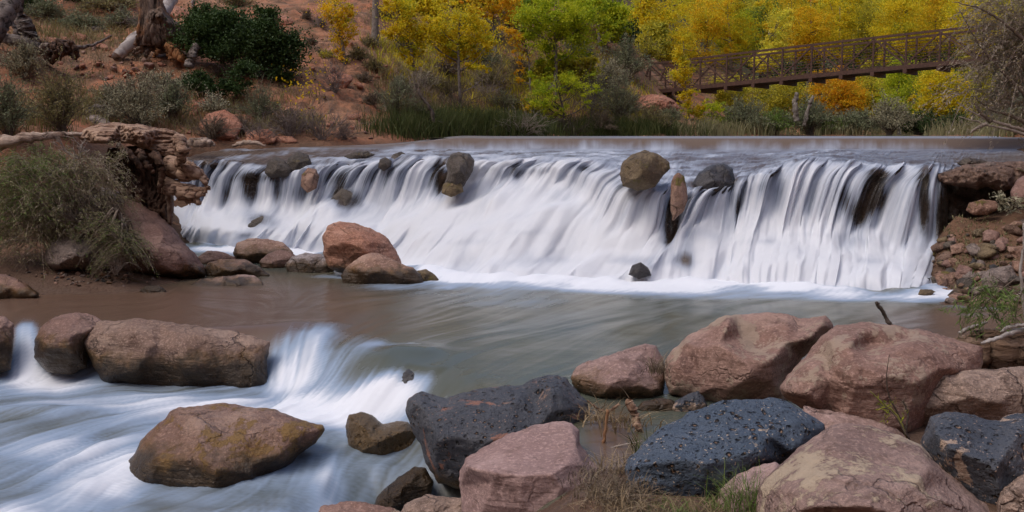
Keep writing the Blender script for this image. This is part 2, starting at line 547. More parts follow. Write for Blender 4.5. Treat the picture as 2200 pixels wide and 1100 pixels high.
def soil_material():
    t = NT('red_soil')
    o = t.pos()
    n1 = t.noise(o, .35, 5, .6, .5)
    n2 = t.noise(o, 2.2, 6, .65, .3)
    n3 = t.noise(o, 14, 5, .7)
    v = t.voro(o, 9)
    v2 = t.voro(o, 26)
    col = t.mix(t.ramp(n1, .4, .62), (.33, .125, .06), (.32, .17, .10))
    col = t.mix(t.ramp(n2, .48, .68), col, (.13, .055, .03))
    col = t.mix(t.ramp(n3, .5, .7, 0, .8), col, (.33, .17, .11))
    col = t.mix(t.math('MULTIPLY', t.ramp(v2, .3, .1, 0, .6), t.ramp(n2, .4, .6)), col, (.36, .22, .16))
    sep = t.n('SeparateXYZ', {0: o})
    # dry litter and dead grass gather on the valley side
    lit = t.math('MULTIPLY', t.ramp(t.noise(o, 1.1, 6, .7), .42, .58), t.ramp(sep.outputs[1], 19, 24, .25, .55))
    col = t.mix(lit, col, (.085, .06, .036))
    col = t.mix(t.math('MULTIPLY', t.ramp(t.noise(o, 30, 4, .75), .52, .62), lit), col, (.2, .155, .1))
    far = t.ramp(sep.outputs[1], 55, 75)
    col = t.mix(far, col, t.mix(t.ramp(n2, .4, .6), (.035, .04, .018), (.07, .062, .03)))
    low = t.ramp(sep.outputs[2], .05, .4, 1, 0)
    col = t.mix(t.math('MULTIPLY', t.ramp(sep.outputs[2], 1.2, 2.0, .75, 0), t.ramp(sep.outputs[1], 20, 17)), col, (.085, .055, .036))
    col = t.mix(t.math('MULTIPLY', low, .75), col, (.10, .065, .048))
    up_bed = t.math('MULTIPLY', t.ramp(sep.outputs[2], 1.9, 2.12, 1, 0), t.ramp(sep.outputs[1], 17, 19))
    col = t.mix(t.math('MULTIPLY', up_bed, .7), col, (.07, .05, .035))
    rg = t.mix(t.ramp(sep.outputs[2], .03, .12, 1, 0), .92, .45)
    hh = t.math('ADD', t.math('MULTIPLY', n2, 1.2), t.math('MULTIPLY', n3, .4))
    hh = t.math('SUBTRACT', hh, t.math('MULTIPLY', v, .35))
    hh = t.math('SUBTRACT', hh, t.math('MULTIPLY', v2, .2))
    return t.done(t.pbr(col, rg, t.bump(hh, .8, .07), .25))


def axis(lo, hi, segs):
    """segs: (start, end, step) dense where it counts"""
    out = []
    for a, b, s in segs:
        out += list(np.arange(a, b, s))
    out.append(hi)
    return np.array(out)


gx = axis(-400, 400, [(-400, -100, 20), (-100, -40, 4), (-40, -16, .6), (-16, -9, .14), (-9, 9, .09), (9, 22, .2), (22, 40, .6), (40, 100, 4), (100, 400, 20)])
gy = axis(-60, 500, [(-60, 0, 6), (0, 4, .5), (4, 20, .1), (20, 32, .1), (32, 50, .2), (50, 90, .6), (90, 180, 3), (180, 500, 20)])
GX, GY = np.meshgrid(gx, gy)
GZ = h(GX, GY)
GZ = np.minimum(GZ, 95)
# the ground under the falls lies below the cascade's own rock bed
me = mesh('ground', np.stack([GX, GY, GZ], -1).reshape(-1, 3), grid_faces(len(gy), len(gx)))
ground = tag(link('ground', me, soil_material()), kind='structure')

# ------------------------------------------------------------------ waterfall: a sheet laid out along the flow
# rows: far crest, crest lip of the weir, weir foot, apron, lip, (arc), plunge, cascade, base, under the pool
cols = [  # x of lip, y of lip, Ylip, plunge (x,y,Y), cascade (x,y,Y), base (x, y), apron backs off dx
    (250, 352, 21.2, (240, 420, 20.7), (220, 480, 20.1), (200, 520), 60),
    (340, 350, 21.0, (330, 420, 20.5), (310, 480, 20.0), (280, 521), 60),
    (425, 348, 20.6, (400, 428, 20.2), (385, 480, 19.7), (350, 522), 70),
    (500, 350, 20.2, (455, 445, 19.8), (435, 490, 19.3), (420, 526), 80),
    (600, 368, 19.8, (575, 445, 19.3), (540, 495, 18.7), (510, 533), 80),
    (700, 352, 19.7, (665, 420, 19.2), (630, 490, 18.5), (600, 540), 70),
    (790, 350, 19.4, (725, 412, 19.0), (680, 480, 18.2), (645, 543), 80),
    (890, 336, 19.1, (830, 438, 18.4), (785, 500, 17.7), (745, 551), 80),
    (985, 345, 18.6, (930, 413, 18.0), (865, 492, 17.2), (815, 560), 80),
    (1085, 342, 18.0, (1025, 393, 17.5), (950, 490, 16.6), (885, 573), 90),
    (1185, 345, 17.5, (1130, 396, 17.0), (1045, 500, 16.0), (975, 593), 90),
    (1290, 350, 17.0, (1230, 415, 16.4), (1150, 510, 15.6), (1090, 602), 90),
    (1375, 397, 16.0, (1310, 485, 15.4), (1265, 550, 15.1), (1225, 605), 70),
    (1445, 402, 15.9, (1420, 490, 15.3), (1385, 555, 14.9), (1350, 606), 50),
    (1530, 400, 15.9, (1470, 485, 15.3), (1450, 550, 14.9), (1440, 608), 60),
    (1580, 392, 15.9, (1560, 470, 15.4), (1540, 550, 14.8), (1530, 610), 80),
    (1660, 362, 16.0, (1625, 460, 15.4), (1605, 545, 14.8), (1600, 614), 90),
    (1740, 345, 16.1, (1690, 475, 15.2), (1680, 550, 14.6), (1670, 618), 70),
    (1820, 352, 15.9, (1765, 480, 15.1), (1760, 550, 14.5), (1750, 622), 60),
    (1890, 362, 15.7, (1830, 485, 15.0), (1830, 550, 14.4), (1820, 625), 50),
    (1975, 354, 15.6, (1900, 505, 14.8), (1900, 560, 14.3), (1900, 628), 40),
    (2020, 362, 15.5, (2006, 515, 14.7), (1985, 575, 14.2), (1970, 630), 30),
    (2075, 366, 15.7, (2065, 450, 15.9), (2055, 520, 15.9), (2050, 600), 20),
    (2150, 368, 15.6, (2150, 450, 16.0), (2150, 520, 16.0), (2150, 610), 10),
    (2240, 366, 15.5, (2240, 450, 16.0), (2240, 520, 16.0), (2240, 610), 0),
    (2340, 360, 15.4, (2340, 450, 16.0), (2340, 520, 16.0), (2340, 610), 0)]
NU, rows = 900, []
for lx, ly, lY, pl, ca, ba, dx in cols:
    lip = P(lx, ly, lY)
    st_ = .32 if lx < 2030 else 0
    plg = P(pl[0], pl[1], pl[2] + st_)
    cas = P(ca[0], ca[1], ca[2] + st_ * .35)
    bas = P(ba[0], ba[1], YZ(ba[1], 0.0))
    bot = bas + np.array([0, -.5, -.25])
    drop = lip[2] - plg[2]
    arc = np.array([lip[0] * .45 + plg[0] * .55, lip[1] * .45 + plg[1] * .55, lip[2] - .27 * drop])
    ft_py = 319 if lx > 850 else 317
    crest_py = 297.5 if lx > 880 else (297.5 + (880 - lx) / 130 * 16 if lx > 750 else 313.5)
    wx = lx + dx
    foot = P(wx, ft_py + 1.5, 21.6)
    crest = P(wx, crest_py, 22.0)
    crest2 = crest + np.array([0, .35, .012])
    far = crest2 + np.array([0, 2.4, .03])
    ap = lip * .5 + foot * .5
    ap2 = lip * .86 + foot * .14 + np.array([0, 0, .02])
    rows.append([far, crest2, crest, foot, ap, ap2, lip, arc, plg, cas, bas, bot])
rows = np.array(rows)
uu = np.linspace(0, len(cols) - 1, NU)
RW = np.stack([smooth_path(rows[:, k], NU) for k in range(rows.shape[1])], 1)   # along u
# the lip is broken: it steps forward and back along the dam, and strands bulge where the rock juts out
_ul = uu * 2.1
_j = np.clip(1.4 * noise(_ul, 0, 3) + .7 * noise(_ul * 2.7, 5, 3), -1, 1)
_j2 = np.clip(noise(_ul * 1.3 + 9, 2, 7) + .5 * noise(_ul * 3.3, 1, 8), -1, 1)
RW[:, 6, 1] += .26 * _j; RW[:, 5, 1] += .2 * _j; RW[:, 7, 1] += .24 * _j; RW[:, 8, 1] += .16 * _j
RW[:, 6, 2] += .07 * _j2; RW[:, 8, 2] += .12 * _j; RW[:, 9, 1] += .15 * _j2; RW[:, 9, 2] += .07 * _j2
RW[:, 10, 1] += .10 * _j2
# sample each strand along t with a shape-true curve
seg_n = [4, 5, 8, 26, 18, 8, 18, 34, 34, 30, 6]
TK = []
for k, m in enumerate(seg_n):
    TK += list(k + np.arange(m) / m)
TK = np.array(TK + [len(seg_n)])


def along(RW, TK):
    n = RW.shape[1]
    q = np.concatenate([2 * RW[:, :1] - RW[:, 1:2], RW, 2 * RW[:, -1:] - RW[:, -2:-1]], 1)
    i = np.minimum(TK.astype(int), n - 2)
    t = (TK - i)[None, :, None]
    a, b, c, e = q[:, i], q[:, i + 1], q[:, i + 2], q[:, i + 3]
    cr = .5 * (2 * b + (c - a) * t + (2 * a - 5 * b + 4 * c - e) * t ** 2 + (3 * b - a - 3 * c + e) * t ** 3)
    li = b * (1 - t) + c * t
    w = np.where(TK < 5, .15, .9)[None, :, None]
    return li * (1 - w) + cr * w


FV = along(RW, TK)                                           # (NU, NT, 3)
T2 = np.broadcast_to(TK, FV.shape[:2])
U2 = np.broadcast_to(uu[:, None], FV.shape[:2])
arclen = np.concatenate([np.zeros((NU, 1)), np.cumsum(np.linalg.norm(np.diff(FV, axis=1), axis=2), 1)], 1)
uw = np.concatenate([[0], np.cumsum(np.linalg.norm(np.diff(RW[:, 6], axis=0), axis=1))])   # metres across, at the lip
UW = np.broadcast_to(uw[:, None], FV.shape[:2])


def normals(V):
    a = np.gradient(V, axis=0); b = np.gradient(V, axis=1)
    n = np.cross(a, b)
    n /= np.linalg.norm(n, axis=2)[..., None] + 1e-9
    return n * np.sign((n[..., 2] - n[..., 1]).mean())


# outward direction, from the flat apron over the free fall to the tumbling foot
NF = np.stack([np.interp(TK, [5.5, 6.5, 8, 9, 10], [0, -.15, -.2, -.25, -.1]), np.interp(TK, [5.3, 6.2, 7, 8, 9, 10.3], [0, -.55, -.9, -.75, -.65, -.4]), np.interp(TK, [5.3, 6.2, 7, 8, 9, 10.3], [1, .8, .45, .65, .75, .9])], -1)
NF = np.broadcast_to(NF[None] / np.linalg.norm(NF, axis=1)[None, :, None], FV.shape).copy()
fall = sm(6.0, 6.7, T2) * sm(8.6, 7.9, T2)                   # free falling part
casc = sm(7.7, 8.6, T2) * sm(10.0, 9.6, T2)                  # tumbling part
apr = sm(3.0, 3.4, T2) * sm(6.6, 6.0, T2)
fold = fbm(UW * 2.3, arclen * .16, 1, 4, .6)
fine = fbm(UW * 9.0, arclen * .25 + fold * .3, 5, 4, .65)
lump = fbm(UW * 1.5 + arclen * .35, arclen * 1.15, 9, 4, .5)
lump2 = fbm(UW * 4.2 + arclen * .9, arclen * 2.2, 19, 3, .5)
rip = fbm(UW * .9 + arclen * .25, arclen * 1.6, 3, 4, .55)
WV = FV.copy()
bill = fbm(UW * .95, arclen * .9, 51, 2, .4)
strand = fbm(UW * 1.1 + .2 * arclen, arclen * .06, 31, 3, .6)
WV += NF * (fall * (.10 * fold + .11 * strand + .012 * fine) + casc * (.16 * bill + .03 * lump) + apr * (.04 * rip + .012 * fine))[..., None]
WV[..., 2] = np.maximum(WV[..., 2], np.where(T2 < 9.9, 0.015, -9))
# holes of the veil where rock shows, (px, py, rx, ry, depth of the gap)
PXF, PYF = proj(WV)


def spots(px, py, lst):
    out = np.zeros_like(px)
    for x, y, rx, ry, s in lst:
        out += s * np.exp(-(((px - x) / rx) ** 2 + ((py - y) / ry) ** 2))
    return out


gaps = spots(PXF, PYF, [
    (535, 410, 24, 40, .8), (592, 410, 15, 44, .8), (560, 380, 60, 14, .5), (640, 415, 26, 28, .5), (490, 430, 14, 34, .5), (742, 428, 32, 32, .95), (460, 400, 10, 30, .3), (560, 345, 50, 10, .4), (705, 400, 16, 25, .2),
    (565, 475, 40, 20, .8), (525, 505, 34, 10, .6), (640, 500, 20, 12, .4), (730, 378, 55, 22, .32), (800, 375, 30, 25, .3), (855, 375, 20, 25, .3), (948, 385, 20, 40, .8), (935, 410, 20, 20, .25), (1110, 375, 14, 26, .5), (1160, 372, 10, 24, .2), (1250, 360, 20, 10, .5),
    (1330, 395, 14, 18, .3), (1437, 480, 18, 60, .85), (1480, 480, 14, 60, .25), (1390, 560, 60, 16, .45), (1475, 562, 22, 40, .6), (1330, 560, 30, 10, .3), (1120, 500, 60, 8, .22), (1000, 520, 70, 8, .2), (1640, 520, 60, 8, .2), (1180, 560, 60, 8, .2), (1750, 505, 60, 8, .25), (1850, 560, 60, 8, .2), (1530, 470, 30, 40, .22), (1540, 380, 34, 25, .75), (1500, 400, 20, 10, .3),
    (1590, 445, 22, 40, .6), (1640, 400, 28, 28, .3), (1668, 425, 14, 50, .35), (1730, 430, 12, 50, .18), (1770, 455, 30, 30, .3), (1810, 425, 20, 45, .5), (1860, 400, 16, 30, .25), (1845, 460, 24, 38, .6), (1885, 420, 24, 42, .75), (1930, 420, 8, 50, .1),
    (1890, 372, 26, 14, .5), (1985, 440, 13, 70, .95), (2035, 470, 24, 70, 1.1), (2060, 560, 40, 60, .8), (1990, 380, 7, 20, .5), (1950, 590, 20, 20, .25), (1840, 520, 40, 14, .25), (1400, 575, 14, 10, .4),
    (430, 400, 18, 20, .25), (420, 345, 60, 20, .45), (1550, 340, 120, 16, .15), (1850, 335, 160, 14, .28), (1620, 362, 70, 16, .2), (2000, 340, 90, 14, .3), (1150, 330, 50, 8, .15), (620, 330, 150, 8, .15),
    (1080, 470, 20, 20, -.2), (900, 480, 200, 30, -.1), (1500, 590, 500, 18, -.35), (800, 560, 120, 20, -.3), (430, 505, 80, 25, -.3)])
cover = np.interp(TK, [0, 1, 2, 2.4, 3, 3.6, 5, 6, 6.6, 7.4, 8, 8.6, 9.3, 10, 11], [.03, .03, .10, .22, .42, .4, .48, .66, .74, .80, .92, 1.02, 1.02, .8, .0])[None, :] + 0 * PXF
cover += sm(880, 780, PXF) * sm(5.6, 4, T2) * -.12
cover += sm(2.0, 2.4, T2) * sm(4.4, 3.4, T2) * sm(1250, 1500, PXF) * -.02
cover -= gaps + sm(2020, 2060, PXF) * np.where(T2 > 6, 1.3, .25) + sm(1960, 2100, PXF) * .1
cover += .14 * fold * (fall + .15) + .16 * bill * casc + .24 * strand * (fall + .12 * casc) + .16 * fbm(UW * .8, arclen * .8, 41, 3) * sm(7, 8, T2)
cover += .34 * apr * fbm(UW * 1.1 + arclen * .5, arclen * 1.5, 61, 4, .6)
weir = sm(2.0, 2.2, T2) * sm(3.3, 3.0, T2)
cover += weir * .16 * fbm(UW * .5, 0, 77, 5, .7)
stp = (np.abs(T2 - 2.5) < .5)
UVF = np.stack([UW, arclen], -1).reshape(-1, 2)


def falls_material():
    t = NT('white_water')
    uv = t.n('UVMap').outputs[0]
    cov = t.attr('cover')
    sxyz = t.attr('tk')
    s1 = t.noise(t.scale(uv, (7, .55, 1)), 1, 5, .65, .25)
    s2 = t.noise(t.scale(uv, (26, .8, 1)), 1, 4, .65, .15)
    s3 = t.noise(t.scale(uv, (2.2, .9, 1), rot=(0, 0, R(-14))), 1, 5, .6, .6)
    st = t.math('ADD', t.math('MULTIPLY', s1, .5), t.math('MULTIPLY', s2, .3))
    st = t.math('ADD', st, t.math('MULTIPLY', s3, .2))
    soft = t.attr('soft')
    s4 = t.noise(t.scale(uv, (1.5, 1.2, 1)), 1, 3, .5, .8)
    s5 = t.noise(t.scale(uv, (6, 1.3, 1)), 1, 4, .6, .5)
    st = t.mix(soft, st, t.math('ADD', t.math('MULTIPLY', s4, .65), t.math('MULTIPLY', s5, .35)))
    stn = t.math('MULTIPLY', t.math('SUBTRACT', st, .5), t.math('MULTIPLY', t.math('SUBTRACT', 2.3, t.math('MULTIPLY', soft, 1.1)), t.ramp(sxyz, 2.9, 3.6, .4, 1)))
    f = t.math('ADD', cov, stn)
    fr0 = f
    f = t.ramp(f, .10, .58)
    foam = t.pbr(t.mix(t.ramp(fr0, .30, 1.05), (.37, .42, .52), (.80, .83, .89)), .6, t.bump(st, .2, .03), .2)
    fol = t.n('BsdfTranslucent', {0: (.55, .60, .72)}).outputs[0]
    fm = t.n('MixShader', {0: .22}); t.t.links.new(foam, fm.inputs[1]); t.t.links.new(fol, fm.inputs[2])
    clear_g = t.n('BsdfGlossy', {'Color': (.9, .93, 1), 'Roughness': .3, 'Normal': t.bump(st, .5, .03)}).outputs[0]
    clear_t = t.n('BsdfTransparent', {0: (.72, .68, .62)}).outputs[0]
    murk = t.n('BsdfDiffuse', {0: (.17, .125, .095)}).outputs[0]
    a = t.n('MixShader', {0: t.attr('murk')}); t.t.links.new(clear_t, a.inputs[1]); t.t.links.new(murk, a.inputs[2])
    fr = t.n('Fresnel', {0: 1.33}).outputs[0]
    b = t.n('MixShader', {0: t.math('MULTIPLY', fr, .65)}); t.t.links.new(a.outputs[0], b.inputs[1]); t.t.links.new(clear_g, b.inputs[2])
    m = t.n('MixShader', {0: f}); t.t.links.new(b.outputs[0], m.inputs[1]); t.t.links.new(fm.outputs[0], m.inputs[2])
    return t.done(m.outputs[0])


murk = np.interp(TK, [0, 2, 2.6, 3, 5, 6.1, 6.6, 8, 9, 10, 11], [.95, .9, .8, .6, .45, .3, .05, .1, .4, .8, .9])[None, :] + 0 * PXF
soft = np.interp(TK, [0, 3, 4, 5.5, 6.3, 7.4, 8.2, 9, 11], [.8, .75, .5, .45, 0, .05, .7, 1, 1])[None, :] + 0 * PXF
me = mesh('waterfall', WV.reshape(-1, 3), grid_faces(NU, len(TK)), True,
          {'cover': np.clip(cover, -1, 2), 'murk': murk, 'soft': soft, 'tk': T2}, None, UVF)
tag(link('waterfall', me, falls_material()), kind='structure')

# the rock bed under it
st0 = 2
BV = FV - NF * (np.interp(TK, [0, 2, 3, 6, 6.6, 7.3, 8, 9, 10, 11], [.1, .1, .07, .06, .16, .28, .34, .38, .38, .4])[None, :, None])
BV[..., 1] += (fall * .25 + casc * .1)
bn = fbm(BV[..., 0] * 2.2, BV[..., 1] * 2.2, BV[..., 2] * 2.6, 5, .55)
BV += NF * (np.where(T2 > 6, .10, .03) * bn)[..., None]
BV = BV[::3]
me = mesh('rock_bed', BV.reshape(-1, 3), grid_faces(BV.shape[0], len(TK)))
bedmat = rockmat('wet_bed_rock', (.075, .05, .036), (.12, .075, .05), (.045, .035, .026), rough=.45, bump=1.6, seed=4, wet=.25)
tag(link('riverbed_rock', me, bedmat), kind='structure')

# ------------------------------------------------------------------ upper river (behind the weir) and the pool with the lower stream
def clear_water(name):
    t = NT(name)
    o = t.scale(t.pos(), (.5, 2.5, 1))
    n = t.noise(o, 2, 4, .6)
    return t.done(t.pbr((.11, .10, .07), .12, t.bump(n, .15, .03), .5, IOR=1.33))


ux, uy = np.meshgrid(np.linspace(-2.0, 40, 120), np.linspace(22.33, 60, 90))
zc = 2.2 - (297.5 - 285) / F * 22 * .995 + .012
tag(link('upper_river', mesh('upper_river', np.stack([ux, uy, ux * 0 + zc - .004], -1).reshape(-1, 3), grid_faces(90, 120)), clear_water('upper_water')), kind='structure')

rx = np.concatenate([np.arange(-16, -8, .2), np.arange(-8, -6, .06), np.arange(-6, 3, .026), np.arange(3, 10, .05), [10.5]])
ry = []
y = 4.2
while y < 21.5:
    ry.append(y)
    y += .012 + .0018 * max(0, y - 5) + (.02 if y > 13 else 0)
ry = np.array(ry)
QX, QY = np.meshgrid(rx, ry)
QP, QR = proj(np.stack([QX, QY, QX * 0 - .2], -1))
QP0, QR0 = proj(np.stack([QX, QY, QX * 0], -1))


def sdist(x, y, line):
    """signed distance to an open polyline, positive on its left"""
    best = np.full(x.shape, 1e9); sg = np.ones(x.shape)
    for (ax, ay), (bx, by) in zip(line[:-1], line[1:]):
        dx, dy = bx - ax, by - ay
        t = np.clip(((x - ax) * dx + (y - ay) * dy) / (dx * dx + dy * dy), 0, 1)
        ex, ey = x - ax - t * dx, y - ay - t * dy
        dd = np.hypot(ex, ey)
        c = np.sign(dx * (y - ay) - dy * (x - ax))
        m = dd < best - 1e-6
        best = np.where(m, dd, best); sg = np.where(m, c, sg)
    return best * np.where(sg == 0, 1, sg)


def wl(lst, z=0.0):
    return [tuple(P(px, py, YZ(py, z))[:2]) for px, py in lst]


dam = wl([(-400, 706), (20, 704), (180, 704), (560, 703), (640, 710), (720, 730), (800, 764), (870, 784), (960, 790), (1040, 840), (1150, 900), (1190, 980), (1200, 1100), (1200, 1400)])
sD = sdist(QX, QY, dam)
drop1 = sm(.06, -.78, sD + .05 * noise(QX * 2, QY * 2, 0))
low = wl([(960, 985), (860, 985), (780, 985), (690, 1010), (600, 1060), (560, 1120), (540, 1400)], -.45)
sL = sdist(QX, QY, low)
drop2 = sm(.05, .55, sL)
RZ = -.42 * drop1 - drop1 * (.05 * sm(9.6, 7, QY)) - .25 * drop2 * drop1
# humps where the stream runs over sunken stones: (px,py,z of the plane,rx,ry metres,height)
for px, py, rr, r2, hh in [(870, 800, .42, .30, .07), (800, 1005, .38, .3, .06), (110, 835, .5, .14, .05), (640, 735, .4, .2, .05), (1060, 590, .5, .2, .07), (820, 860, .5, .2, -.04)]:
    c = P(px, py, YZ(py, -.2))
    RZ += hh * np.exp(-((QX - c[0]) / rr) ** 2 - ((QY - c[1]) / r2) ** 2)

# flow directions drawn in the picture plane, carried over to the ground
arrows = [(200, 660, -1, .02), (500, 665, 1, .03), (800, 660, -1, .1), (1100, 640, -.8, .3), (1400, 650, -1, .15), (1700, 650, -1, .12), (1950, 660, -1, .1),
          (1000, 700, -1, .25), (1200, 740, -1, .3), (1100, 780, -1, .35), (900, 720, -1, .25), (760, 700, -.9, .3), (620, 720, -.3, .6), (600, 770, -.1, 1), (660, 770, -.55, 1), (740, 770, -.9, .8),
          (820, 775, -1, .7), (960, 800, -1, .75), (1050, 830, -1, .5), (1150, 790, -1, .3), (700, 840, -1, .12), (500, 830, -1, .04), (300, 790, -1, .02), (100, 800, -1, .05), (300, 840, -1, .1), (100, 870, -1, .2),
          (60, 750, -.1, 1), (200, 900, -1, .35), (300, 880, -1, .2), (100, 950, -1, .55), (200, 980, -.6, .6), (60, 1040, -1, .3), (250, 1080, -1, -.1), (450, 1090, -1, .05), (800, 880, -1, .2), (720, 900, -.6, .7), (700, 960, -.6, 1), (640, 1010, -.9, .9),
          (560, 1070, -1, .7), (780, 1000, -1, .35), (700, 1040, -.8, .9), (640, 1090, -.6, 1), (860, 985, -1, .15), (840, 950, -.7, .7), (620, 560, -.8, .5), (1000, 610, -.6, .5), (1400, 615, -.3, .5), (1800, 630, -.4, .4),
          (1300, 900, -1, .1), (1300, 980, -1, .1)]
vx = np.zeros_like(QX); vy = np.zeros_like(QX); ws = np.zeros_like(QX)
for px, py, dx, dy in arrows:
    z = 0 if py < 730 else -.4
    a = P(px, py, YZ(py, z)); b = P(px + dx * 8, py + dy * 8, YZ(py + dy * 8, z))
    v = (b - a)[:2]; v = v / (np.linalg.norm(v) + 1e-9)
    w = 1 / (((QP - px) / 1.0) ** 2 + ((QR - py) * 1.8) ** 2 + 900) ** 1.5
    vx += w * v[0]; vy += w * v[1]; ws += w
vx /= ws; vy /= ws
sw = .35 * noise(QX * .7, QY * .7, 3)
vx, vy = vx - sw * vy, vy + sw * vx
vl = np.hypot(vx, vy) + 1e-6
vx /= vl; vy /= vl


def bil(A, x, y):
    i = np.interp(x, rx, np.arange(len(rx))); j = np.interp(y, ry, np.arange(len(ry)))
    i0 = np.clip(i.astype(int), 0, len(rx) - 2); j0 = np.clip(j.astype(int), 0, len(ry) - 2)
    a, b = i - i0, j - j0
    return (A[j0, i0] * (1 - a) + A[j0, i0 + 1] * a) * (1 - b) + (A[j0 + 1, i0] * (1 - a) + A[j0 + 1, i0 + 1] * a) * b


def lic(srcs, length, steps):
    acc = [0 for s in srcs]
    for sg in (1, -1):
        x, y = QX.copy(), QY.copy()
        hs = length / steps
        for k in range(steps):
            x = x + sg * hs * bil(vx, x, y)
            y = y + sg * hs * bil(vy, x, y)
            acc = [a + f(x, y) for a, f in zip(acc, srcs)]
    return [a / (2 * steps) for a in acc]


lc, lf = lic([lambda x, y: noise(x * 2.6, y * 2.6, 0) + .6 * noise(x * 6, y * 6, 2), lambda x, y: noise(x * 17, y * 17, 5) + .7 * noise(x * 34, y * 34, 7)], 1.1, 22)
lc /= lc.std(); lf /= lf.std()
big = fbm(QX * .55, QY * .9, 6, 3)
foam = spots(QP, QR, [
    (430, 523, 110, 14, .9), (560, 536, 90, 9, .6), (850, 585, 60, 22, .6), (960, 600, 70, 22, .85), (1100, 612, 110, 16, .9), (1300, 616, 150, 15, .95), (1500, 620, 150, 15, .95), (1700, 628, 170, 14, 1.0), (1900, 636, 100, 12, .8),
    (1000, 585, 100, 20, .6), (1150, 640, 240, 24, .28), (1600, 648, 280, 14, .35), (780, 622, 90, 5, .5), (1100, 690, 260, 22, .14), (1500, 665, 200, 12, .18), (900, 640, 140, 14, .15), (560, 560, 90, 12, .3), (600, 575, 60, 10, .3),
    (690, 755, 70, 24, .36), (620, 790, 45, 40, .30), (700, 800, 70, 28, .36), (800, 790, 45, 25, .32), (870, 782, 45, 7, .3), (930, 800, 30, 10, .15), (740, 845, 150, 16, .75), (560, 838, 130, 17, .5), (640, 825, 60, 10, .4), (840, 845, 60, 10, .5),
    (300, 820, 200, 16, .28), (90, 778, 90, 16, .6), (55, 745, 28, 28, .45), (400, 850, 160, 14, .2), (250, 940, 110, 45, .36), (170, 1000, 90, 50, .3), (100, 900, 120, 30, .22), (30, 1050, 90, 30, .55), (60, 1085, 130, 22, .3),
    (300, 920, 50, 20, .25), (860, 988, 50, 8, .35), (740, 1010, 60, 22, .45), (690, 1045, 38, 32, .7), (655, 1085, 45, 28, .8), (580, 1090, 50, 20, .5), (500, 1090, 60, 15, .3), (780, 985, 60, 12, .4), (640, 960, 60, 30, .12), (820, 1000, 80, 14, .2),
    (420, 1085, 90, 12, .4), (200, 1090, 80, 12, .1), (250, 1055, 60, 14, .35), (250, 980, 40, 30, .3), (700, 950, 30, 30, .2), (620, 1040, 40, 14, .35), (790, 1000, 60, 10, .4), (900, 880, 120, 12, .15)])
bl = [tuple(q) for q in RW[::30, 10, :2]]
dB = np.abs(sdist(QX, QY, bl))
foam += (.5 + .6 * big) * np.exp(-(dB / .55) ** 2) + .42 * np.exp(-(dB / 1.4) ** 2) * (.7 + big)
RZ += np.exp(-(dB / .35) ** 2) * np.clip(.05 + .07 * fbm(QX * 1.3, QY * 1.3, 12, 2), 0, 1)
foam += drop1 * .33
foam = foam * (1 + .35 * big)
slope = np.hypot(np.gradient(RZ, ry, axis=0), np.gradient(RZ, rx, axis=1))
rough_amt = np.clip(foam, 0, 1) * sm(12, 9, QY) + .2 * sm(9, 12, QY) * np.clip(foam, 0, 1)
RZ += (.003 + .020 * rough_amt) * lc + (.0005 + .003 * rough_amt) * lf + .02 * sm(.3, .9, foam) * np.abs(big)
RZ += .035 * drop1 * fbm(QX * 1.4, QY * 1.4, 2, 3)


def river_material():
    t = NT('river_water')
    c = t.attr('fl', 'Color')
    sp = t.n('SeparateColor', {0: c})
    f, lc_, lf_ = sp.outputs[0], sp.outputs[1], sp.outputs[2]
    sr = t.attr('red')
    st = t.math('ADD', t.math('MULTIPLY', t.math('SUBTRACT', lc_, .5), .55), t.math('MULTIPLY', t.math('SUBTRACT', lf_, .5), .38))
    k = t.math('ADD', f, t.math('MULTIPLY', st, t.math('ADD', .10, t.math('MULTIPLY', f, .95))))
    k = t.ramp(k, .02, 1.0)
    n = t.noise(t.pos(), .7, 3, .5)
    col = t.mix(t.ramp(n, .35, .65), (.095, .092, .055), (.08, .092, .075))
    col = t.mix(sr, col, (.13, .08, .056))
    col = t.mix(t.ramp(k, 0, .45), col, (.27, .35, .47))
    col = t.mix(t.ramp(k, .35, 1.1), col, (.78, .81, .87))
    w = t.pbr(col, t.math('ADD', .24, t.math('MULTIPLY', k, .4)), None, .5, IOR=1.33)
    return t.done(w)


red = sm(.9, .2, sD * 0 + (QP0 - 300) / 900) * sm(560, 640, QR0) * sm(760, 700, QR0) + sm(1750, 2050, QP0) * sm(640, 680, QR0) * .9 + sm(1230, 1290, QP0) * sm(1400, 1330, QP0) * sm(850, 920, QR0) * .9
fl = np.stack([np.clip(foam, 0, 1.2), .5 + lc * .16, .5 + lf * .16, np.ones_like(foam)], -1)
me = mesh('river', np.stack([QX, QY, RZ], -1).reshape(-1, 3), grid_faces(len(ry), len(rx)), True, {'red': np.clip(red, 0, 1)}, {'fl': fl.reshape(-1, 4)})
tag(link('river', me, river_material()), kind='structure')
print('river verts', QX.size)

# ------------------------------------------------------------------ rocks
def poly_dist(p, poly):
    """distance to the outline and inside flag"""
    a = poly; b = np.roll(poly, -1, 0)
    e = b - a
    best = np.full(len(p), 1e9); ins = np.zeros(len(p), bool)
    for i in range(len(a)):
        w = p - a[i]
        t = np.clip((w @ e[i]) / (e[i] @ e[i] + 1e-12), 0, 1)
        best = np.minimum(best, np.linalg.norm(w - t[:, None] * e[i], axis=1))
        c = ((a[i, 1] > p[:, 1]) != (b[i, 1] > p[:, 1])) & (p[:, 0] < (b[i, 0] - a[i, 0]) * (p[:, 1] - a[i, 1]) / (b[i, 1] - a[i, 1] + 1e-12) + a[i, 0])
        ins ^= c
    return best, ins


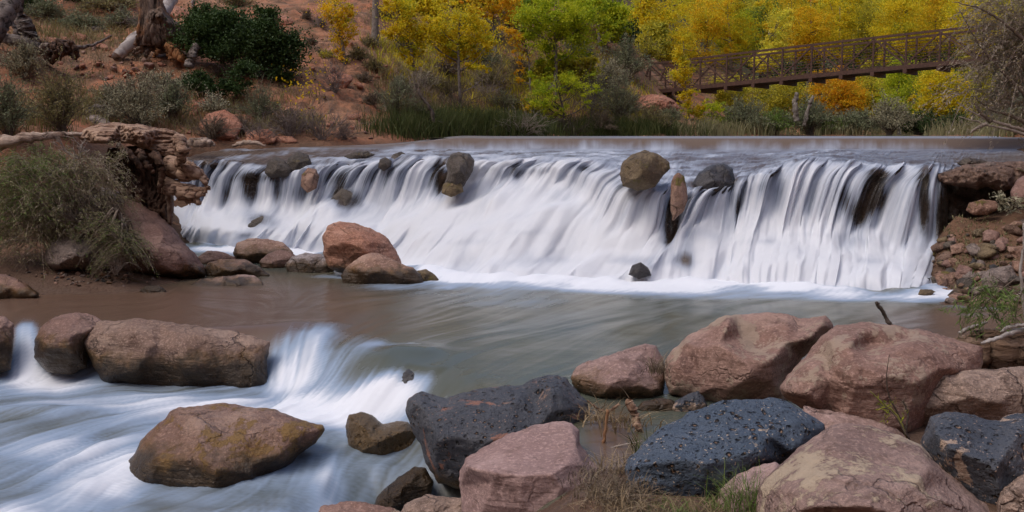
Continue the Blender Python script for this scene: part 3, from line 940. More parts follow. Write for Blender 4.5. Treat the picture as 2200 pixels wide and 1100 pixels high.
def tri_interp(pts, vals, ctrl_n, q):
    """piecewise planar interpolation over a Delaunay net whose border is the outline"""
    vs, es, fs, ov, oe, of = delaunay_2d_cdt([Vector(p) for p in pts], [(i, (i + 1) % ctrl_n) for i in range(ctrl_n)], [], 1, 1e-6)
    vv = np.array([[v.x, v.y] for v in vs])
    val = np.array([vals[o[0]] if len(o) else 0 for o in ov])
    out = np.full(len(q), np.nan)
    for f in fs:
        a, b, c = vv[f[0]], vv[f[1]], vv[f[2]]
        d = (b[1] - c[1]) * (a[0] - c[0]) + (c[0] - b[0]) * (a[1] - c[1])
        if abs(d) < 1e-12: continue
        l1 = ((b[1] - c[1]) * (q[:, 0] - c[0]) + (c[0] - b[0]) * (q[:, 1] - c[1])) / d
        l2 = ((c[1] - a[1]) * (q[:, 0] - c[0]) + (a[0] - c[0]) * (q[:, 1] - c[1])) / d
        l3 = 1 - l1 - l2
        m = (l1 > -.01) & (l2 > -.01) & (l3 > -.01)
        out[m] = (l1 * val[f[0]] + l2 * val[f[1]] + l3 * val[f[2]])[m]
    bad = np.isnan(out)
    if bad.any():
        dd = np.linalg.norm(q[bad][:, None] - np.asarray(pts)[None], axis=2)
        out[bad] = np.asarray(vals)[dd.argmin(1)]
    return out


def solid(outline, base=None, z=0.0, Y=None, inner=None, T=None, back=None, lean=.45, res=46, rnd_=.35, amp=.03, sm_it=2, seed=0, soft=1, freq=2.2, cuts=7, grain=None):
    """a closed body: traced outline, front relief from measured points (metres towards the viewer), rounded back"""
    r = np.random.default_rng(seed + 100)
    o = np.asarray(outline, float)
    if Y is None:
        Y = float(YZ(base, z))
    s = Y / F
    size = min(np.ptp(o[:, 0]), np.ptp(o[:, 1])) * s
    ext = max(np.ptp(o[:, 0]), np.ptp(o[:, 1]))
    if T is None: T = .36 * size
    if back is None: back = .42 * size
    step = ext / res
    # resample and round the outline
    pts = []
    for i in range(len(o)):
        a, b = o[i], o[(i + 1) % len(o)]
        n = max(1, int(round(np.linalg.norm(b - a) / step)))
        pts += [a + (b - a) * k / n for k in range(n)]
    q = np.array(pts)
    for _ in range(soft):
        q = .5 * q + .25 * np.roll(q, 1, 0) + .25 * np.roll(q, -1, 0)
    nr = np.roll(q, -1, 0) - np.roll(q, 1, 0)
    nr = np.stack([nr[:, 1], -nr[:, 0]], 1); nr /= np.linalg.norm(nr, axis=1)[:, None] + 1e-9
    q = q + nr * (noise(q[:, 0] / ext * 9 + seed, q[:, 1] / ext * 9, seed) * ext * .012 + noise(q[:, 0] / ext * 30 + seed, q[:, 1] / ext * 30, seed) * ext * .006)[:, None]
    # interior points
    x0, y0 = q.min(0); x1, y1 = q.max(0)
    hx, hy = np.meshgrid(np.arange(x0, x1, step), np.arange(y0, y1, step * .87))
    hx = hx + (np.arange(hx.shape[0]) % 2)[:, None] * step * .5
    g = np.stack([hx.ravel(), hy.ravel()], 1) + r.normal(size=(hx.size, 2)) * step * .07
    dist, ins = poly_dist(g, q)
    g = g[ins & (dist > step * .55)]
    dist = dist[ins & (dist > step * .55)]
    nb = len(q)
    vs, es, fs, ov, oe, of = delaunay_2d_cdt([Vector(p) for p in np.concatenate([q, g])], [(i, (i + 1) % nb) for i in range(nb)], [], 1, 1e-7)
    vv = np.array([[v.x, v.y] for v in vs])
    border = np.array([any(k < nb for k in oo) for oo in ov])
    tri = np.array([list(f) for f in fs if len(f) == 3])
    dist, _ = poly_dist(vv, q)
    dist[border] = 0
    if inner is None:
        c = o.mean(0)
        inner = []
        for k in range(4):
            t = r.uniform(.1, .75)
            w = o[r.integers(len(o))] * t + c * (1 - t)
            inner.append((w[0], w[1], T * r.uniform(.6, 1.1)))
        inner.append((c[0], c[1], T))
    inn = [p for p in inner]
    cp = list(map(tuple, o)) + [(p[0], p[1]) for p in inn]
    cv = [0.0] * len(o) + [p[2] for p in inn]
    de = tri_interp(cp, cv, len(o), vv)
    ew = ext * .10
    tt = np.clip(dist / ew, 0, 1)
    edge = np.sqrt(np.clip(1 - (1 - tt) ** 2, 0, 1))
    # smooth the net along its own edges
    e = np.concatenate([tri[:, [0, 1]], tri[:, [1, 2]], tri[:, [2, 0]]])
    cnt = np.bincount(e.ravel(), minlength=len(vv)).astype(float)

    def relax(a, it):
        for _ in range(it):
            sacc = np.bincount(e[:, 0], a[e[:, 1]], len(vv)) + np.bincount(e[:, 1], a[e[:, 0]], len(vv))
            a = np.where(border, a, .35 * a + .65 * sacc / cnt)
        return a
    de = relax(de, sm_it)
    # flat fracture faces: the relief is cut back by planes, which leaves crisp arrises
    cc = vv.mean(0)
    top_ = np.percentile(de, 97) * 1.0
    half = np.ptp(vv, axis=0) / 2
    cut = np.full(len(vv), 1e9)
    for kx in range(cuts):
        a_ = kx * 2.4 + r.uniform(-.6, .6)
        u_ = ((vv - cc) / half) @ np.array([math.cos(a_), math.sin(a_)])
        off = r.uniform(.0, .6)
        cut = np.minimum(cut, top_ * r.uniform(.95, 1.15) - r.uniform(.7, 1.5) * top_ * np.maximum(u_ - off, -.6))
    de = np.where(cut < 1e8, np.minimum(de, np.maximum(cut, de * .35)), de)
    de = relax(de, 1)
    front = de + rnd_ * T * edge
    bk = -back * edge * (1 + .25 * noise(vv[:, 0] / ext * 4, vv[:, 1] / ext * 4, seed))
    Yl = Y + lean * (o[:, 1].max() - vv[:, 1]) * s
    # relief noise, in metres
    pf = P(vv[:, 0], vv[:, 1], Yl - front)
    k = freq / max(size, .15)
    n = fbm(pf[:, 0] * k + seed * 3, pf[:, 1] * k, pf[:, 2] * k, 5, .52)
    rdg = 1 - np.abs(noise(pf[:, 0] * k * .8 + seed, pf[:, 1] * k * .8 + 4, pf[:, 2] * k * .8)) * 2
    k2 = k * 3.1
    chip = np.abs(noise(pf[:, 0] * k2 + seed, pf[:, 1] * k2, pf[:, 2] * k2 * 1.5)) + .5 * np.abs(noise(pf[:, 0] * k2 * 2.3, pf[:, 1] * k2 * 2.3 + seed, pf[:, 2] * k2 * 2.3))
    front = front + size * amp * (1.2 * n + .8 * rdg - .55 * chip) * np.clip(tt * 2.5, 0, 1)
    if grain:
        gn = noise(pf[:, 0] * grain[0] + seed, pf[:, 1] * grain[1], pf[:, 2] * grain[2]) + .6 * noise(pf[:, 0] * grain[0] * 2.2, pf[:, 1] * grain[1] * 2.2, pf[:, 2] * grain[2] * 2.2 + seed)
        front = front - grain[3] * np.abs(gn) * np.clip(tt * 2, 0, 1)
    A = P(vv[:, 0], vv[:, 1], Yl - front)
    B = P(vv[:, 0], vv[:, 1], Yl - bk)
    idx = np.where(border, np.arange(len(vv)), -1)
    nbk = np.where(~border)[0]
    remap = np.arange(len(vv))
    remap[nbk] = len(vv) + np.arange(len(nbk))
    V = np.concatenate([A, B[nbk]])
    T1 = tri[:, ::-1]
    T2_ = remap[tri]
    # make sure the front faces the viewer
    a, b, c = V[T1[0, 0]], V[T1[0, 1]], V[T1[0, 2]]
    if np.dot(np.cross(b - a, c - a), np.array([0, 0, CAMZ]) - a) < 0:
        T1, T2_ = T1[:, ::-1], T2_[:, ::-1]
    return V, np.concatenate([T1, T2_])


def rock(name, label, cat, outline, mat, group=None, parent=None, **kw):
    V, T_ = solid(outline, **kw)
    c = V.mean(0); c[2] = V[:, 2].min()
    o = link(name, mesh(name, V - c, T_), mat, None, c)
    if parent: o.parent = parent
    else: tag(o, label, cat, group)
    return o


# palettes
M = {}
pinkrock = rockmat('pink_sandstone', (.26, .165, .145), (.33, .23, .205), (.19, .115, .095), strata=.25, bump=.9, seed=1, wetz=.06)
pinkflat = rockmat('pink_boulder', (.265, .170, .155), (.33, .225, .205), (.21, .125, .11), strata=.15, bump=.55, seed=2, speck=.35)
redrock = rockmat('red_sandstone', (.225, .128, .100), (.285, .185, .150), (.155, .085, .068), patch=(0.315, 0.233, 0.177), pamt=.52, strata=.3, seed=3, bump=.7)
redrock2 = rockmat('brown_red_sandstone', (0.189, 0.107, 0.084), (0.257, 0.167, 0.137), (0.135, 0.079, 0.060), strata=.35, seed=5, wetz=-.02, bump=.9)
tanrock = rockmat('tan_crusted_sandstone', (.225, .145, .125), (.29, .20, .17), (.165, .10, .08), patch=(0.420, 0.330, 0.240), pamt=.50, pscale=2.0, strata=.3, seed=6, speck=.4)
slabrock = rockmat('gritty_sandstone_slab', (0.220, 0.149, 0.115), (0.287, 0.205, 0.163), (0.146, 0.093, 0.071), patch=(0.378, 0.303, 0.258), pamt=.62, strata=.2, seed=7, bump=1.2, speck=.5)
wetrock = rockmat('wet_stained_boulder', (.19, .105, .075), (.27, .175, .13), (.13, .06, .04), patch=(.21, .12, .035), pamt=.525, pscale=3.4, strata=.25, seed=8, wetz=-.34, wet=.35, bump=1.0, rough=.5)
streamrock = rockmat('stream_boulder', (.23, .145, .11), (.31, .215, .165), (.15, .085, .06), strata=.3, seed=9, wetz=-.16, bump=1.3)
poolrock = rockmat('pool_boulder', (.26, .15, .11), (.35, .235, .18), (.18, .085, .055), strata=.4, seed=10, wetz=.16, bump=.9)
orangerock = rockmat('orange_red_sandstone', (.30, .135, .085), (.38, .21, .15), (.17, .08, .05), strata=.4, seed=25, wetz=.12, bump=1.0)
bankrock = rockmat('bank_boulder', (0.188, 0.102, 0.080), (0.237, 0.147, 0.117), (0.135, 0.075, 0.058), strata=.2, seed=12, wetz=.10, bump=.8)
greyrock = rockmat('grey_boulder', (.17, .13, .11), (.24, .19, .165), (.11, .085, .07), strata=.2, seed=13, bump=1.1)
greypool = rockmat('grey_pool_stone', (.24, .20, .19), (.32, .28, .28), (.16, .13, .11), strata=.35, seed=14, wetz=.13, bump=1.2)
fallrock = rockmat('mossy_fall_rock', (.065, .052, .042), (.11, .088, .068), (.035, .028, .022), patch=(.12, .09, .04), pamt=.60, pscale=4, seed=15, wet=.4, bump=1.6, rough=.5)
ochrock = rockmat('ochre_fall_rock', (.12, .085, .052), (.17, .125, .07), (.055, .04, .028), patch=(.16, .125, .04), pamt=.57, pscale=4, seed=16, bump=1.4)
ledgemat = rockmat('dripping_ledge_rock', (.15, .09, .062), (.24, .155, .115), (.08, .048, .032), patch=(.10, .085, .02), pamt=.60, seed=17, bump=1.8, sc=1.6)
rubmat = rockmat('rubble_rock', (.22, .12, .08), (.30, .19, .14), (.14, .075, .045), patch=(.13, .10, .022), pamt=.58, seed=18, bump=1.4, rough=.65)
hillrock = rockmat('hill_sandstone', (.30, .115, .065), (.35, .17, .11), (.19, .08, .045), strata=.3, seed=19, bump=1.2)
darkstone = rockmat('dark_wet_stone', (.02, .018, .018), (.045, .04, .04), (.012, .01, .01), seed=20, rough=.3)
bas_big = basaltmat('dark_basalt', (.042, .046, .058), (.075, .078, .09), (.26, .17, .13), .8, 1, wetz=-.45, crust=.64, patch2=(.27, .13, .09))
bas_blue = basaltmat('blue_basalt', (.050, .072, .105), (.075, .10, .14), (.48, .37, .27), 1.6, 2, crust=.60)
bas_small = basaltmat('wet_basalt', (.04, .04, .045), (.09, .085, .085), (.22, .17, .13), .8, 3, wetz=-.28, crust=.72)
bas_right = basaltmat('speckled_basalt', (.045, .052, .068), (.085, .09, .105), (.40, .29, .22), 1.4, 4, crust=.565)

# --- stones of the near bank
rock('boulder', 'large wet brown boulder with ochre stains standing alone in the white stream', 'boulder',
     [(232, 1040), (262, 1008), (300, 950), (345, 900), (375, 880), (410, 872), (470, 866), (510, 869), (560, 873), (600, 885), (650, 899), (694, 912), (700, 925), (672, 955), (636, 985), (600, 1020), (560, 1062), (520, 1092), (480, 1100), (420, 1096), (340, 1070), (280, 1052)],
     wetrock, base=1085, z=-.72, lean=.62, T=.35, res=100, seed=1, amp=.028, sm_it=2,
     inner=[(380, 895, .02), (470, 885, .03), (430, 915, .22), (415, 1000, .42), (470, 1045, .44), (330, 1000, .25), (520, 1050, .36), (500, 960, .26), (560, 920, .14), (620, 915, .12), (545, 1000, .22), (600, 975, .2), (650, 930, .1), (485, 1075, .3)])
rock('boulder', 'long tan sandstone boulder lying across the stream above the small cascade', 'boulder',
     [(176, 735), (186, 708), (215, 693), (250, 690), (290, 684), (345, 690), (400, 698), (450, 706), (500, 712), (545, 722), (580, 735), (574, 770), (576, 830), (540, 850), (470, 850), (380, 842), (300, 830), (225, 822), (195, 780)],
     streamrock, Y=10.2, lean=.5, T=.3, res=90, seed=2, amp=.035, sm_it=2,
     inner=[(240, 710, .12), (230, 745, .26), (310, 730, .36), (330, 705, .1), (345, 745, .22), (400, 735, .34), (450, 722, .26), (480, 760, .3), (400, 785, .32), (520, 745, .12), (540, 770, .28), (290, 780, .3), (545, 800, .26)])
rock('boulder', 'dark red brown boulder with white droppings beside the long tan boulder', 'boulder',
     [(74, 730), (90, 700), (118, 680), (150, 672), (185, 672), (215, 685), (232, 700), (210, 712), (190, 735), (188, 790), (150, 806), (100, 800), (74, 770)],
     redrock2, Y=10.4, lean=.5, res=60, seed=3, inner=[(115, 700, .1), (105, 722, .3), (150, 722, .34), (190, 705, .2), (150, 745, .3), (100, 745, .28)])
rock('boulder', 'brown boulder cut by the picture edge next to the narrow spout', 'boulder',
     [(-60, 690), (-20, 676), (10, 680), (30, 695), (29, 740), (24, 795), (-20, 805), (-60, 800)], redrock2, Y=10.4, seed=4, res=50)
rock('basalt_boulder', 'small pitted basalt boulder with ochre foot beside the big dark basalt', 'boulder',
     [(742, 915), (750, 892), (775, 884), (800, 892), (822, 911), (850, 905), (875, 905), (900, 925), (905, 975), (860, 992), (800, 992), (768, 985), (747, 955)],
     bas_small, base=1000, z=-.6, res=80, seed=5, amp=.03, inner=[(775, 905, .14), (830, 930, .16), (870, 930, .14), (790, 950, .24), (850, 965, .24)])
rock('basalt_boulder', 'big dark saddle shaped basalt boulder with rusty patches behind the flat pink boulder', 'boulder',
     [(868, 885), (876, 855), (905, 841), (935, 850), (960, 856), (1000, 842), (1060, 832), (1120, 828), (1145, 812), (1180, 805), (1215, 810), (1238, 838), (1262, 865), (1265, 900), (1255, 940), (1235, 980), (1120, 1040), (1040, 1060), (985, 1050), (940, 1040), (915, 990), (902, 950), (880, 915)],
     bas_big, base=1055, z=-.5, lean=.62, T=.35, res=110, seed=6, amp=.034, sm_it=2, rnd_=.3,
     inner=[(905, 870, .16), (960, 880, .22), (1040, 870, .22), (1110, 860, .2), (1190, 840, .24), (1235, 880, .18), (950, 960, .42), (1020, 950, .44), (1100, 940, .42), (1180, 920, .34), (930, 920, .3), (1150, 880, .18), (970, 1020, .36)])
rock('boulder', 'pink sandstone boulder with a flat tilted top in front of the dark basalt', 'boulder',
     [(990, 1010), (1000, 985), (1040, 960), (1100, 930), (1150, 912), (1195, 905), (1228, 908), (1244, 925), (1248, 955), (1268, 985), (1300, 1012), (1302, 1050), (1290, 1090), (1280, 1150), (1000, 1150), (992, 1090), (988, 1045)],
     pinkflat, base=1150, z=-.35, lean=.85, res=110, T=.3, seed=7, amp=.010, sm_it=0, soft=1, rnd_=.12, cuts=0,
     inner=[(1003, 1003, .30), (1060, 1016, .44), (1120, 1021, .49), (1185, 1018, .50), (1218, 998, .42), (1238, 960, .24), (1060, 985, .27), (1120, 960, .21), (1180, 940, .12), (1190, 975, .27), (1205, 1045, .43), (1120, 1090, .31), (1040, 1090, .24), (1255, 1000, .30), (1262, 1050, .28), (1250, 1100, .2), (1180, 1110, .30), (1120, 1040, .45), (1060, 1035, .38)])
rock('boulder', 'largest smooth red boulder with a tan flank at the water behind the blue basalt', 'boulder',
     [(1426, 795), (1432, 768), (1445, 748), (1480, 722), (1515, 700), (1550, 678), (1580, 673), (1650, 672), (1692, 673), (1720, 684), (1750, 680), (1775, 677), (1790, 695), (1792, 708), (1770, 735), (1720, 770), (1700, 815), (1695, 880), (1640, 885), (1540, 878), (1480, 862), (1440, 845), (1428, 815)],
     redrock, base=875, z=-.08, lean=.55, T=.4, res=100, seed=8, amp=.022, sm_it=2, freq=1.4,
     inner=[(1445, 785, .30), (1470, 752, .34), (1520, 715, .02), (1565, 690, .22), (1545, 735, .30), (1590, 722, .02), (1640, 700, .00), (1620, 745, .06), (1590, 768, .42), (1520, 775, .46), (1690, 735, .24), (1720, 705, .02), (1740, 725, .28), (1765, 695, .16), (1660, 770, .44), (1590, 810, .46), (1510, 820, .40), (1660, 820, .30), (1620, 855, .10), (1520, 845, .08)])
rock('boulder', 'pinkish wedge shaped boulder at the water, smaller neighbour of the largest red boulder', 'boulder',
     [(1225, 812), (1238, 786), (1290, 768), (1340, 752), (1385, 739), (1408, 742), (1422, 765), (1430, 800), (1426, 845), (1400, 870), (1340, 872), (1280, 862), (1236, 838)],
     pinkrock, base=868, z=-.08, lean=.55, res=80, seed=9, amp=.02, sm_it=2, inner=[(1260, 800, .2), (1330, 775, .16), (1400, 765, .12), (1340, 815, .32), (1400, 820, .26), (1280, 840, .22)])
rock('boulder', 'broad pink and tan boulder under the driftwood log beside the largest red boulder', 'boulder',
     [(1673, 832), (1690, 805), (1730, 765), (1765, 720), (1800, 700), (1850, 694), (1920, 697), (1990, 712), (2060, 728), (2110, 748), (2110, 800), (2040, 840), (2000, 900), (1960, 950), (1860, 940), (1780, 910), (1710, 870), (1680, 852)],
     redrock, base=945, z=-.02, lean=.62, T=.4, res=110, seed=10, amp=.024, sm_it=2,
     inner=[(1695, 825, .36), (1740, 800, .30), (1730, 775, .10), (1790, 735, .26), (1775, 770, .12), (1815, 758, .46), (1870, 778, .44), (1935, 760, .42), (1990, 758, .30), (1860, 742, .02), (1920, 735, .0), (1850, 712, .12), (2050, 755, .1), (1780, 815, .22), (1840, 830, .40), (1740, 850, .24), (1860, 880, .44), (1930, 850, .48), (2020, 790, .3)])
rock('boulder', 'long gritty tan slab with a smooth red upper lip below the driftwood log', 'boulder',
     [(1910, 812), (1920, 797), (1960, 793), (2000, 787), (2050, 785), (2090, 792), (2140, 790), (2190, 785), (2290, 800), (2290, 920), (2180, 935), (2080, 930), (1990, 925), (1940, 905), (1918, 860)],
     slabrock, base=930, z=.02, lean=.4, T=.3, res=100, seed=11, amp=.018, sm_it=2,
     inner=[(1935, 812, .2), (2010, 803, .24), (2090, 806, .2), (2180, 802, .25), (1960, 850, .22), (2050, 850, .26), (2150, 850, .3), (2060, 900, .1), (2160, 890, .12), (1980, 890, .14)])
rock('basalt_boulder', 'blue grey pitted basalt boulder with pale crust between the pink and tan boulders', 'boulder',
     [(1342, 1008), (1352, 985), (1385, 945), (1430, 915), (1480, 885), (1530, 866), (1580, 857), (1630, 857), (1665, 856), (1700, 864), (1740, 890), (1772, 910), (1775, 925), (1745, 960), (1690, 990), (1640, 1010), (1590, 1050), (1560, 1080), (1500, 1095), (1430, 1078), (1370, 1065), (1345, 1040)],
     bas_blue, base=1090, z=.0, lean=.85, T=.3, res=120, seed=12, amp=.03, sm_it=3, rnd_=.25,
     inner=[(1390, 985, .14), (1380, 1030, .3), (1480, 920, .1), (1450, 980, .24), (1460, 1035, .34), (1560, 880, .06), (1560, 940, .2), (1540, 1010, .34), (1650, 880, .06), (1650, 935, .2), (1620, 985, .3), (1720, 915, .12), (1700, 960, .2), (1500, 1060, .3)])
rock('boulder', 'big front boulder of purple and tan sandstone with pale crust on its peak', 'boulder',
     [(1622, 1130), (1630, 1045), (1660, 1010), (1700, 975), (1755, 935), (1790, 915), (1822, 907), (1870, 916), (1930, 935), (1975, 955), (2010, 990), (2060, 1035), (2120, 1080), (2165, 1130), (2170, 1190), (1640, 1190)],
     tanrock, base=1190, z=.0, lean=.7, T=.45, res=120, seed=13, amp=.032, sm_it=2, rnd_=.25,
     inner=[(1810, 925, .06), (1790, 955, .14), (1850, 950, .16), (1900, 960, .22), (1960, 975, .26), (1990, 1000, .3), (1840, 1010, .42), (1900, 1020, .5), (1760, 1030, .4), (1700, 1050, .3), (1860, 1090, .56), (1960, 1060, .46), (2050, 1085, .3), (1740, 1110, .46), (1900, 1150, .55)])
rock('boulder', 'flat pink slab tucked between the blue basalt and the tan front boulder', 'boulder',
     [(1725, 868), (1760, 880), (1810, 885), (1870, 900), (1930, 925), (1960, 950), (1900, 975), (1820, 975), (1760, 960), (1720, 920)],
     pinkrock, base=965, z=.06, seed=14, res=60, lean=1.0)
rock('boulder', 'low rounded pink stone wedged in front of the blue basalt', 'boulder',
     [(1540, 1080), (1548, 1050), (1580, 1022), (1620, 1003), (1665, 992), (1690, 1010), (1670, 1060), (1660, 1130), (1600, 1150), (1550, 1130)],
     pinkflat, base=1140, z=.02, seed=15, res=60, lean=.8)
rock('basalt_boulder', 'speckled dark basalt boulder with a notched top behind the tan front boulder', 'boulder',
     [(1975, 950), (1990, 920), (1998, 897), (2030, 884), (2080, 886), (2120, 900), (2145, 905), (2170, 890), (2210, 886), (2290, 900), (2290, 1080), (2200, 1120), (2120, 1110), (2050, 1060), (2000, 1010), (1980, 975)],
     bas_right, base=1110, z=.05, lean=.6, T=.35, res=110, seed=16, amp=.03, rnd_=.3,
     inner=[(2010, 930, .2), (2060, 910, .16), (2130, 930, .16), (2200, 910, .18), (2060, 980, .34), (2150, 990, .38), (2120, 1060, .4)])
rock('boulder', 'tan corner boulder below the speckled basalt', 'boulder',
     [(2140, 1085), (2150, 1055), (2180, 1030), (2210, 1012), (2280, 1000), (2280, 1180), (2170, 1180), (2145, 1130)], slabrock, base=1180, z=.05, seed=17, res=60)
rock('stone', 'small grey and black stone between the pinkish wedge boulder and the blue basalt', 'stone',
     [(1440, 880), (1450, 862), (1478, 846), (1500, 840), (1514, 855), (1520, 872), (1500, 890), (1460, 895)], bas_right, base=888, z=-.03, seed=18, res=40, amp=.05)
rock('stone', 'low brown stone beside the small grey and black stone', 'stone',
     [(1365, 880), (1380, 862), (1420, 855), (1445, 858), (1462, 875), (1440, 890), (1390, 892)], pinkrock, base=888, z=-.03, seed=19, res=36, amp=.04)
rock('boulder', 'red brown stone cut by the lower edge beside the foaming spout', 'boulder',
     [(655, 1120), (690, 1088), (740, 1077), (790, 1080), (850, 1092), (900, 1120), (900, 1180), (660, 1180)], redrock, base=1175, z=-.75, seed=20, res=60, lean=.9)
rock('boulder', 'broken orange and tan stone below the big dark basalt', 'boulder',
     [(855, 1110), (870, 1082), (915, 1062), (960, 1068), (1000, 1070), (1010, 1130), (960, 1170), (860, 1160)], slabrock, base=1160, z=-.6, seed=21, res=60, amp=.05)
rock('boulder', 'upright wet tan stone beside the spout under the dark basalt', 'boulder',
     [(800, 1090), (815, 1060), (855, 1025), (890, 1003), (915, 1005), (932, 1035), (925, 1065), (880, 1095), (830, 1110)], streamrock, base=1105, z=-.7, seed=22, res=60, inner=[(870, 1040, .12), (900, 1030, .14), (850, 1075, .18)])
rock('stone', 'dark sunken stone under the wave between the long boulder and the basalt', 'stone',
     [(830, 840), (845, 808), (878, 792), (912, 802), (930, 828), (905, 856), (860, 856)], bas_small, Y=9.12, seed=23, res=40)

# --- stones in and around the pool
rock('boulder', 'tall orange red boulder with a dark hollow in the middle of the pool', 'boulder',
     [(694, 545), (694, 505), (703, 484), (730, 475), (765, 480), (800, 492), (835, 512), (852, 540), (868, 578), (860, 600), (800, 600), (740, 590), (705, 575)],
     orangerock, base=600, z=-.05, lean=.3, T=.5, seed=30, res=80, amp=.02, inner=[(720, 495, .2), (760, 510, .4), (800, 520, .3), (840, 550, .3), (705, 530, .2), (750, 520, .38), (745, 555, .14), (790, 555, .2), (790, 540, .42)])
rock('boulder', 'grey pink boulder in front of the tall orange boulder', 'boulder',
     [(732, 592), (745, 572), (775, 551), (800, 542), (825, 548), (862, 566), (890, 576), (905, 590), (912, 612), (860, 620), (780, 618), (738, 612)],
     poolrock, base=617, z=-.06, lean=.4, seed=31, res=70, amp=.025)
rock('stone', 'low mossy tip of rock beside the grey pink boulder', 'stone',
     [(888, 600), (895, 582), (915, 578), (935, 590), (945, 605), (910, 614)], ochrock, base=610, z=-.04, seed=32, res=30)
rock('boulder', 'flat grey stone with an ochre waterline between the pool boulders', 'boulder',
     [(611, 572), (625, 552), (655, 543), (690, 546), (716, 562), (720, 580), (700, 594), (650, 594), (620, 588)], greypool, base=592, z=-.05, lean=.6, seed=33, res=60, amp=.04)
rock('boulder', 'pale orange boulder with a cracked top near the foot of the falls', 'boulder',
     [(500, 543), (508, 522), (535, 512), (575, 513), (610, 522), (630, 542), (632, 560), (580, 570), (540, 566), (505, 556)], poolrock, base=570, z=-.04, seed=34, res=60, lean=.5, amp=.02)
rock('stone', 'dark brown wet stone leaning on the pale cracked boulder', 'stone',
     [(556, 562), (575, 545), (600, 536), (625, 541), (638, 552), (620, 572), (590, 582), (562, 578)], redrock2, base=580, z=-.04, seed=35, res=50)
rock('boulder', 'wide brown boulder with a dark notch at the tip of the shore', 'boulder',
     [(436, 580), (450, 562), (490, 555), (530, 558), (560, 575), (580, 592), (560, 602), (500, 602), (445, 598)], poolrock, base=600, z=-.05, seed=36, res=60, inner=[(480, 568, .2), (530, 572, .24), (545, 588, .12), (490, 588, .3)])
rock('stone', 'brown stone behind the wide boulder with the dark notch', 'stone',
     [(425, 552), (445, 538), (475, 540), (505, 552), (515, 566), (470, 572), (430, 570)], redrock2, base=570, z=-.03, seed=37, res=40)
rock('boulder', 'flat pink rock barely above the pool water', 'boulder',
     [(408, 612), (430, 600), (470, 595), (520, 589), (548, 592), (562, 604), (570, 618), (520, 624), (440, 622)], pinkrock, base=621, z=-.04, seed=38, res=50, lean=1.6, T=.08)
rock('boulder', 'great red brown boulder sloping from the driftwood stump down to the pool', 'boulder',
     [(190, 440), (215, 425), (260, 424), (300, 436), (340, 460), (372, 492), (395, 520), (420, 545), (438, 570), (442, 592), (400, 604), (340, 604), (270, 590), (235, 560), (215, 500)],
     bankrock, base=600, z=-.03, lean=.45, T=.6, seed=39, res=100, amp=.018, sm_it=2, inner=[(250, 450, .1), (310, 470, .35), (350, 500, .4), (390, 545, .35), (370, 580, .35), (300, 530, .6), (260, 510, .4), (330, 560, .55), (415, 575, .15), (345, 530, .55)])
rock('boulder', 'rounded grey brown boulder under the drooping bush', 'boulder',
     [(95, 545), (110, 515), (150, 500), (195, 503), (222, 520), (230, 545), (215, 568), (180, 580), (120, 582), (98, 570)], greyrock, Y=14.7, seed=40, res=70, T=.45, lean=.4)
rock('boulder', 'brown shore boulder cut by the picture edge at the beach', 'boulder',
     [(-60, 600), (-20, 585), (20, 592), (55, 608), (84, 630), (85, 642), (20, 650), (-60, 652)], bankrock, base=648, z=-.05, seed=41, res=50)
rock('stone', 'flat red brown stone on the beach edge', 'stone',
     [(228, 612), (245, 600), (280, 598), (310, 605), (330, 614), (300, 622), (250, 620)], bankrock, base=619, z=-.02, seed=42, res=40, lean=1.2)
rock('stone', 'small grey stone at the water of the beach', 'stone',
     [(298, 625), (312, 614), (340, 613), (358, 624), (352, 634), (315, 634)], greypool, base=633, z=-.03, seed=43, res=32)
rock('stone', 'brown stone on the beach below the red bank boulder', 'stone',
     [(175, 590), (195, 572), (220, 578), (240, 596), (215, 606), (185, 604)], bankrock, base=604, z=.02, seed=44, res=32)

# --- rocks standing in the falls
rock('rock', 'dark brown upright rock parting the falls near their middle', 'rock',
     [(958, 352), (968, 332), (985, 326), (1008, 330), (1020, 345), (1016, 368), (1000, 395), (985, 415), (965, 412), (955, 395), (962, 372)], fallrock, Y=17.55, seed=50, res=50, T=.3, lean=.2, amp=.03)
rock('rock', 'round ochre topped rock on the lip of the falls', 'rock',
     [(1331, 375), (1336, 350), (1358, 332), (1385, 322), (1412, 330), (1438, 348), (1440, 362), (1424, 378), (1408, 402), (1370, 410), (1338, 400)], ochrock, Y=15.6, seed=51, res=60, T=.35, lean=.3, amp=.03)
rock('rock', 'upright finger of brown rock below the round ochre rock', 'rock',
     [(1440, 445), (1441, 400), (1446, 378), (1458, 370), (1470, 380), (1476, 405), (1478, 430), (1468, 455), (1445, 475)], rubmat, Y=15.15, seed=52, res=44, T=.14, lean=.2)
rock('rock', 'dark dome of rock on the lip with thin water over it', 'rock',
     [(1487, 395), (1500, 372), (1525, 355), (1555, 350), (1574, 362), (1582, 395), (1560, 425), (1505, 425)], darkstone, Y=15.95, seed=53, res=44, T=.25)
rock('rock', 'grey triangular rock at the start of the falls', 'rock',
     [(568, 372), (575, 348), (592, 336), (612, 345), (628, 364), (620, 380), (580, 382)], fallrock, Y=19.55, seed=54, res=40)
rock('rock', 'wider grey rock right behind the triangular one in the falls', 'rock',
     [(612, 360), (620, 338), (640, 325), (662, 332), (670, 350), (664, 372), (630, 374)], fallrock, Y=19.75, seed=55, res=44)
rock('rock', 'brown egg shaped rock half way down beside a spout', 'rock',
     [(646, 400), (648, 375), (662, 360), (680, 364), (686, 380), (680, 405), (660, 415)], rubmat, Y=19.1, seed=56, res=36)
rock('rock', 'low dark rock just under the river surface upstream of the lip', 'rock',
     [(836, 345), (845, 331), (862, 325), (876, 334), (878, 346), (858, 352)], fallrock, Y=19.3, seed=57, res=30)
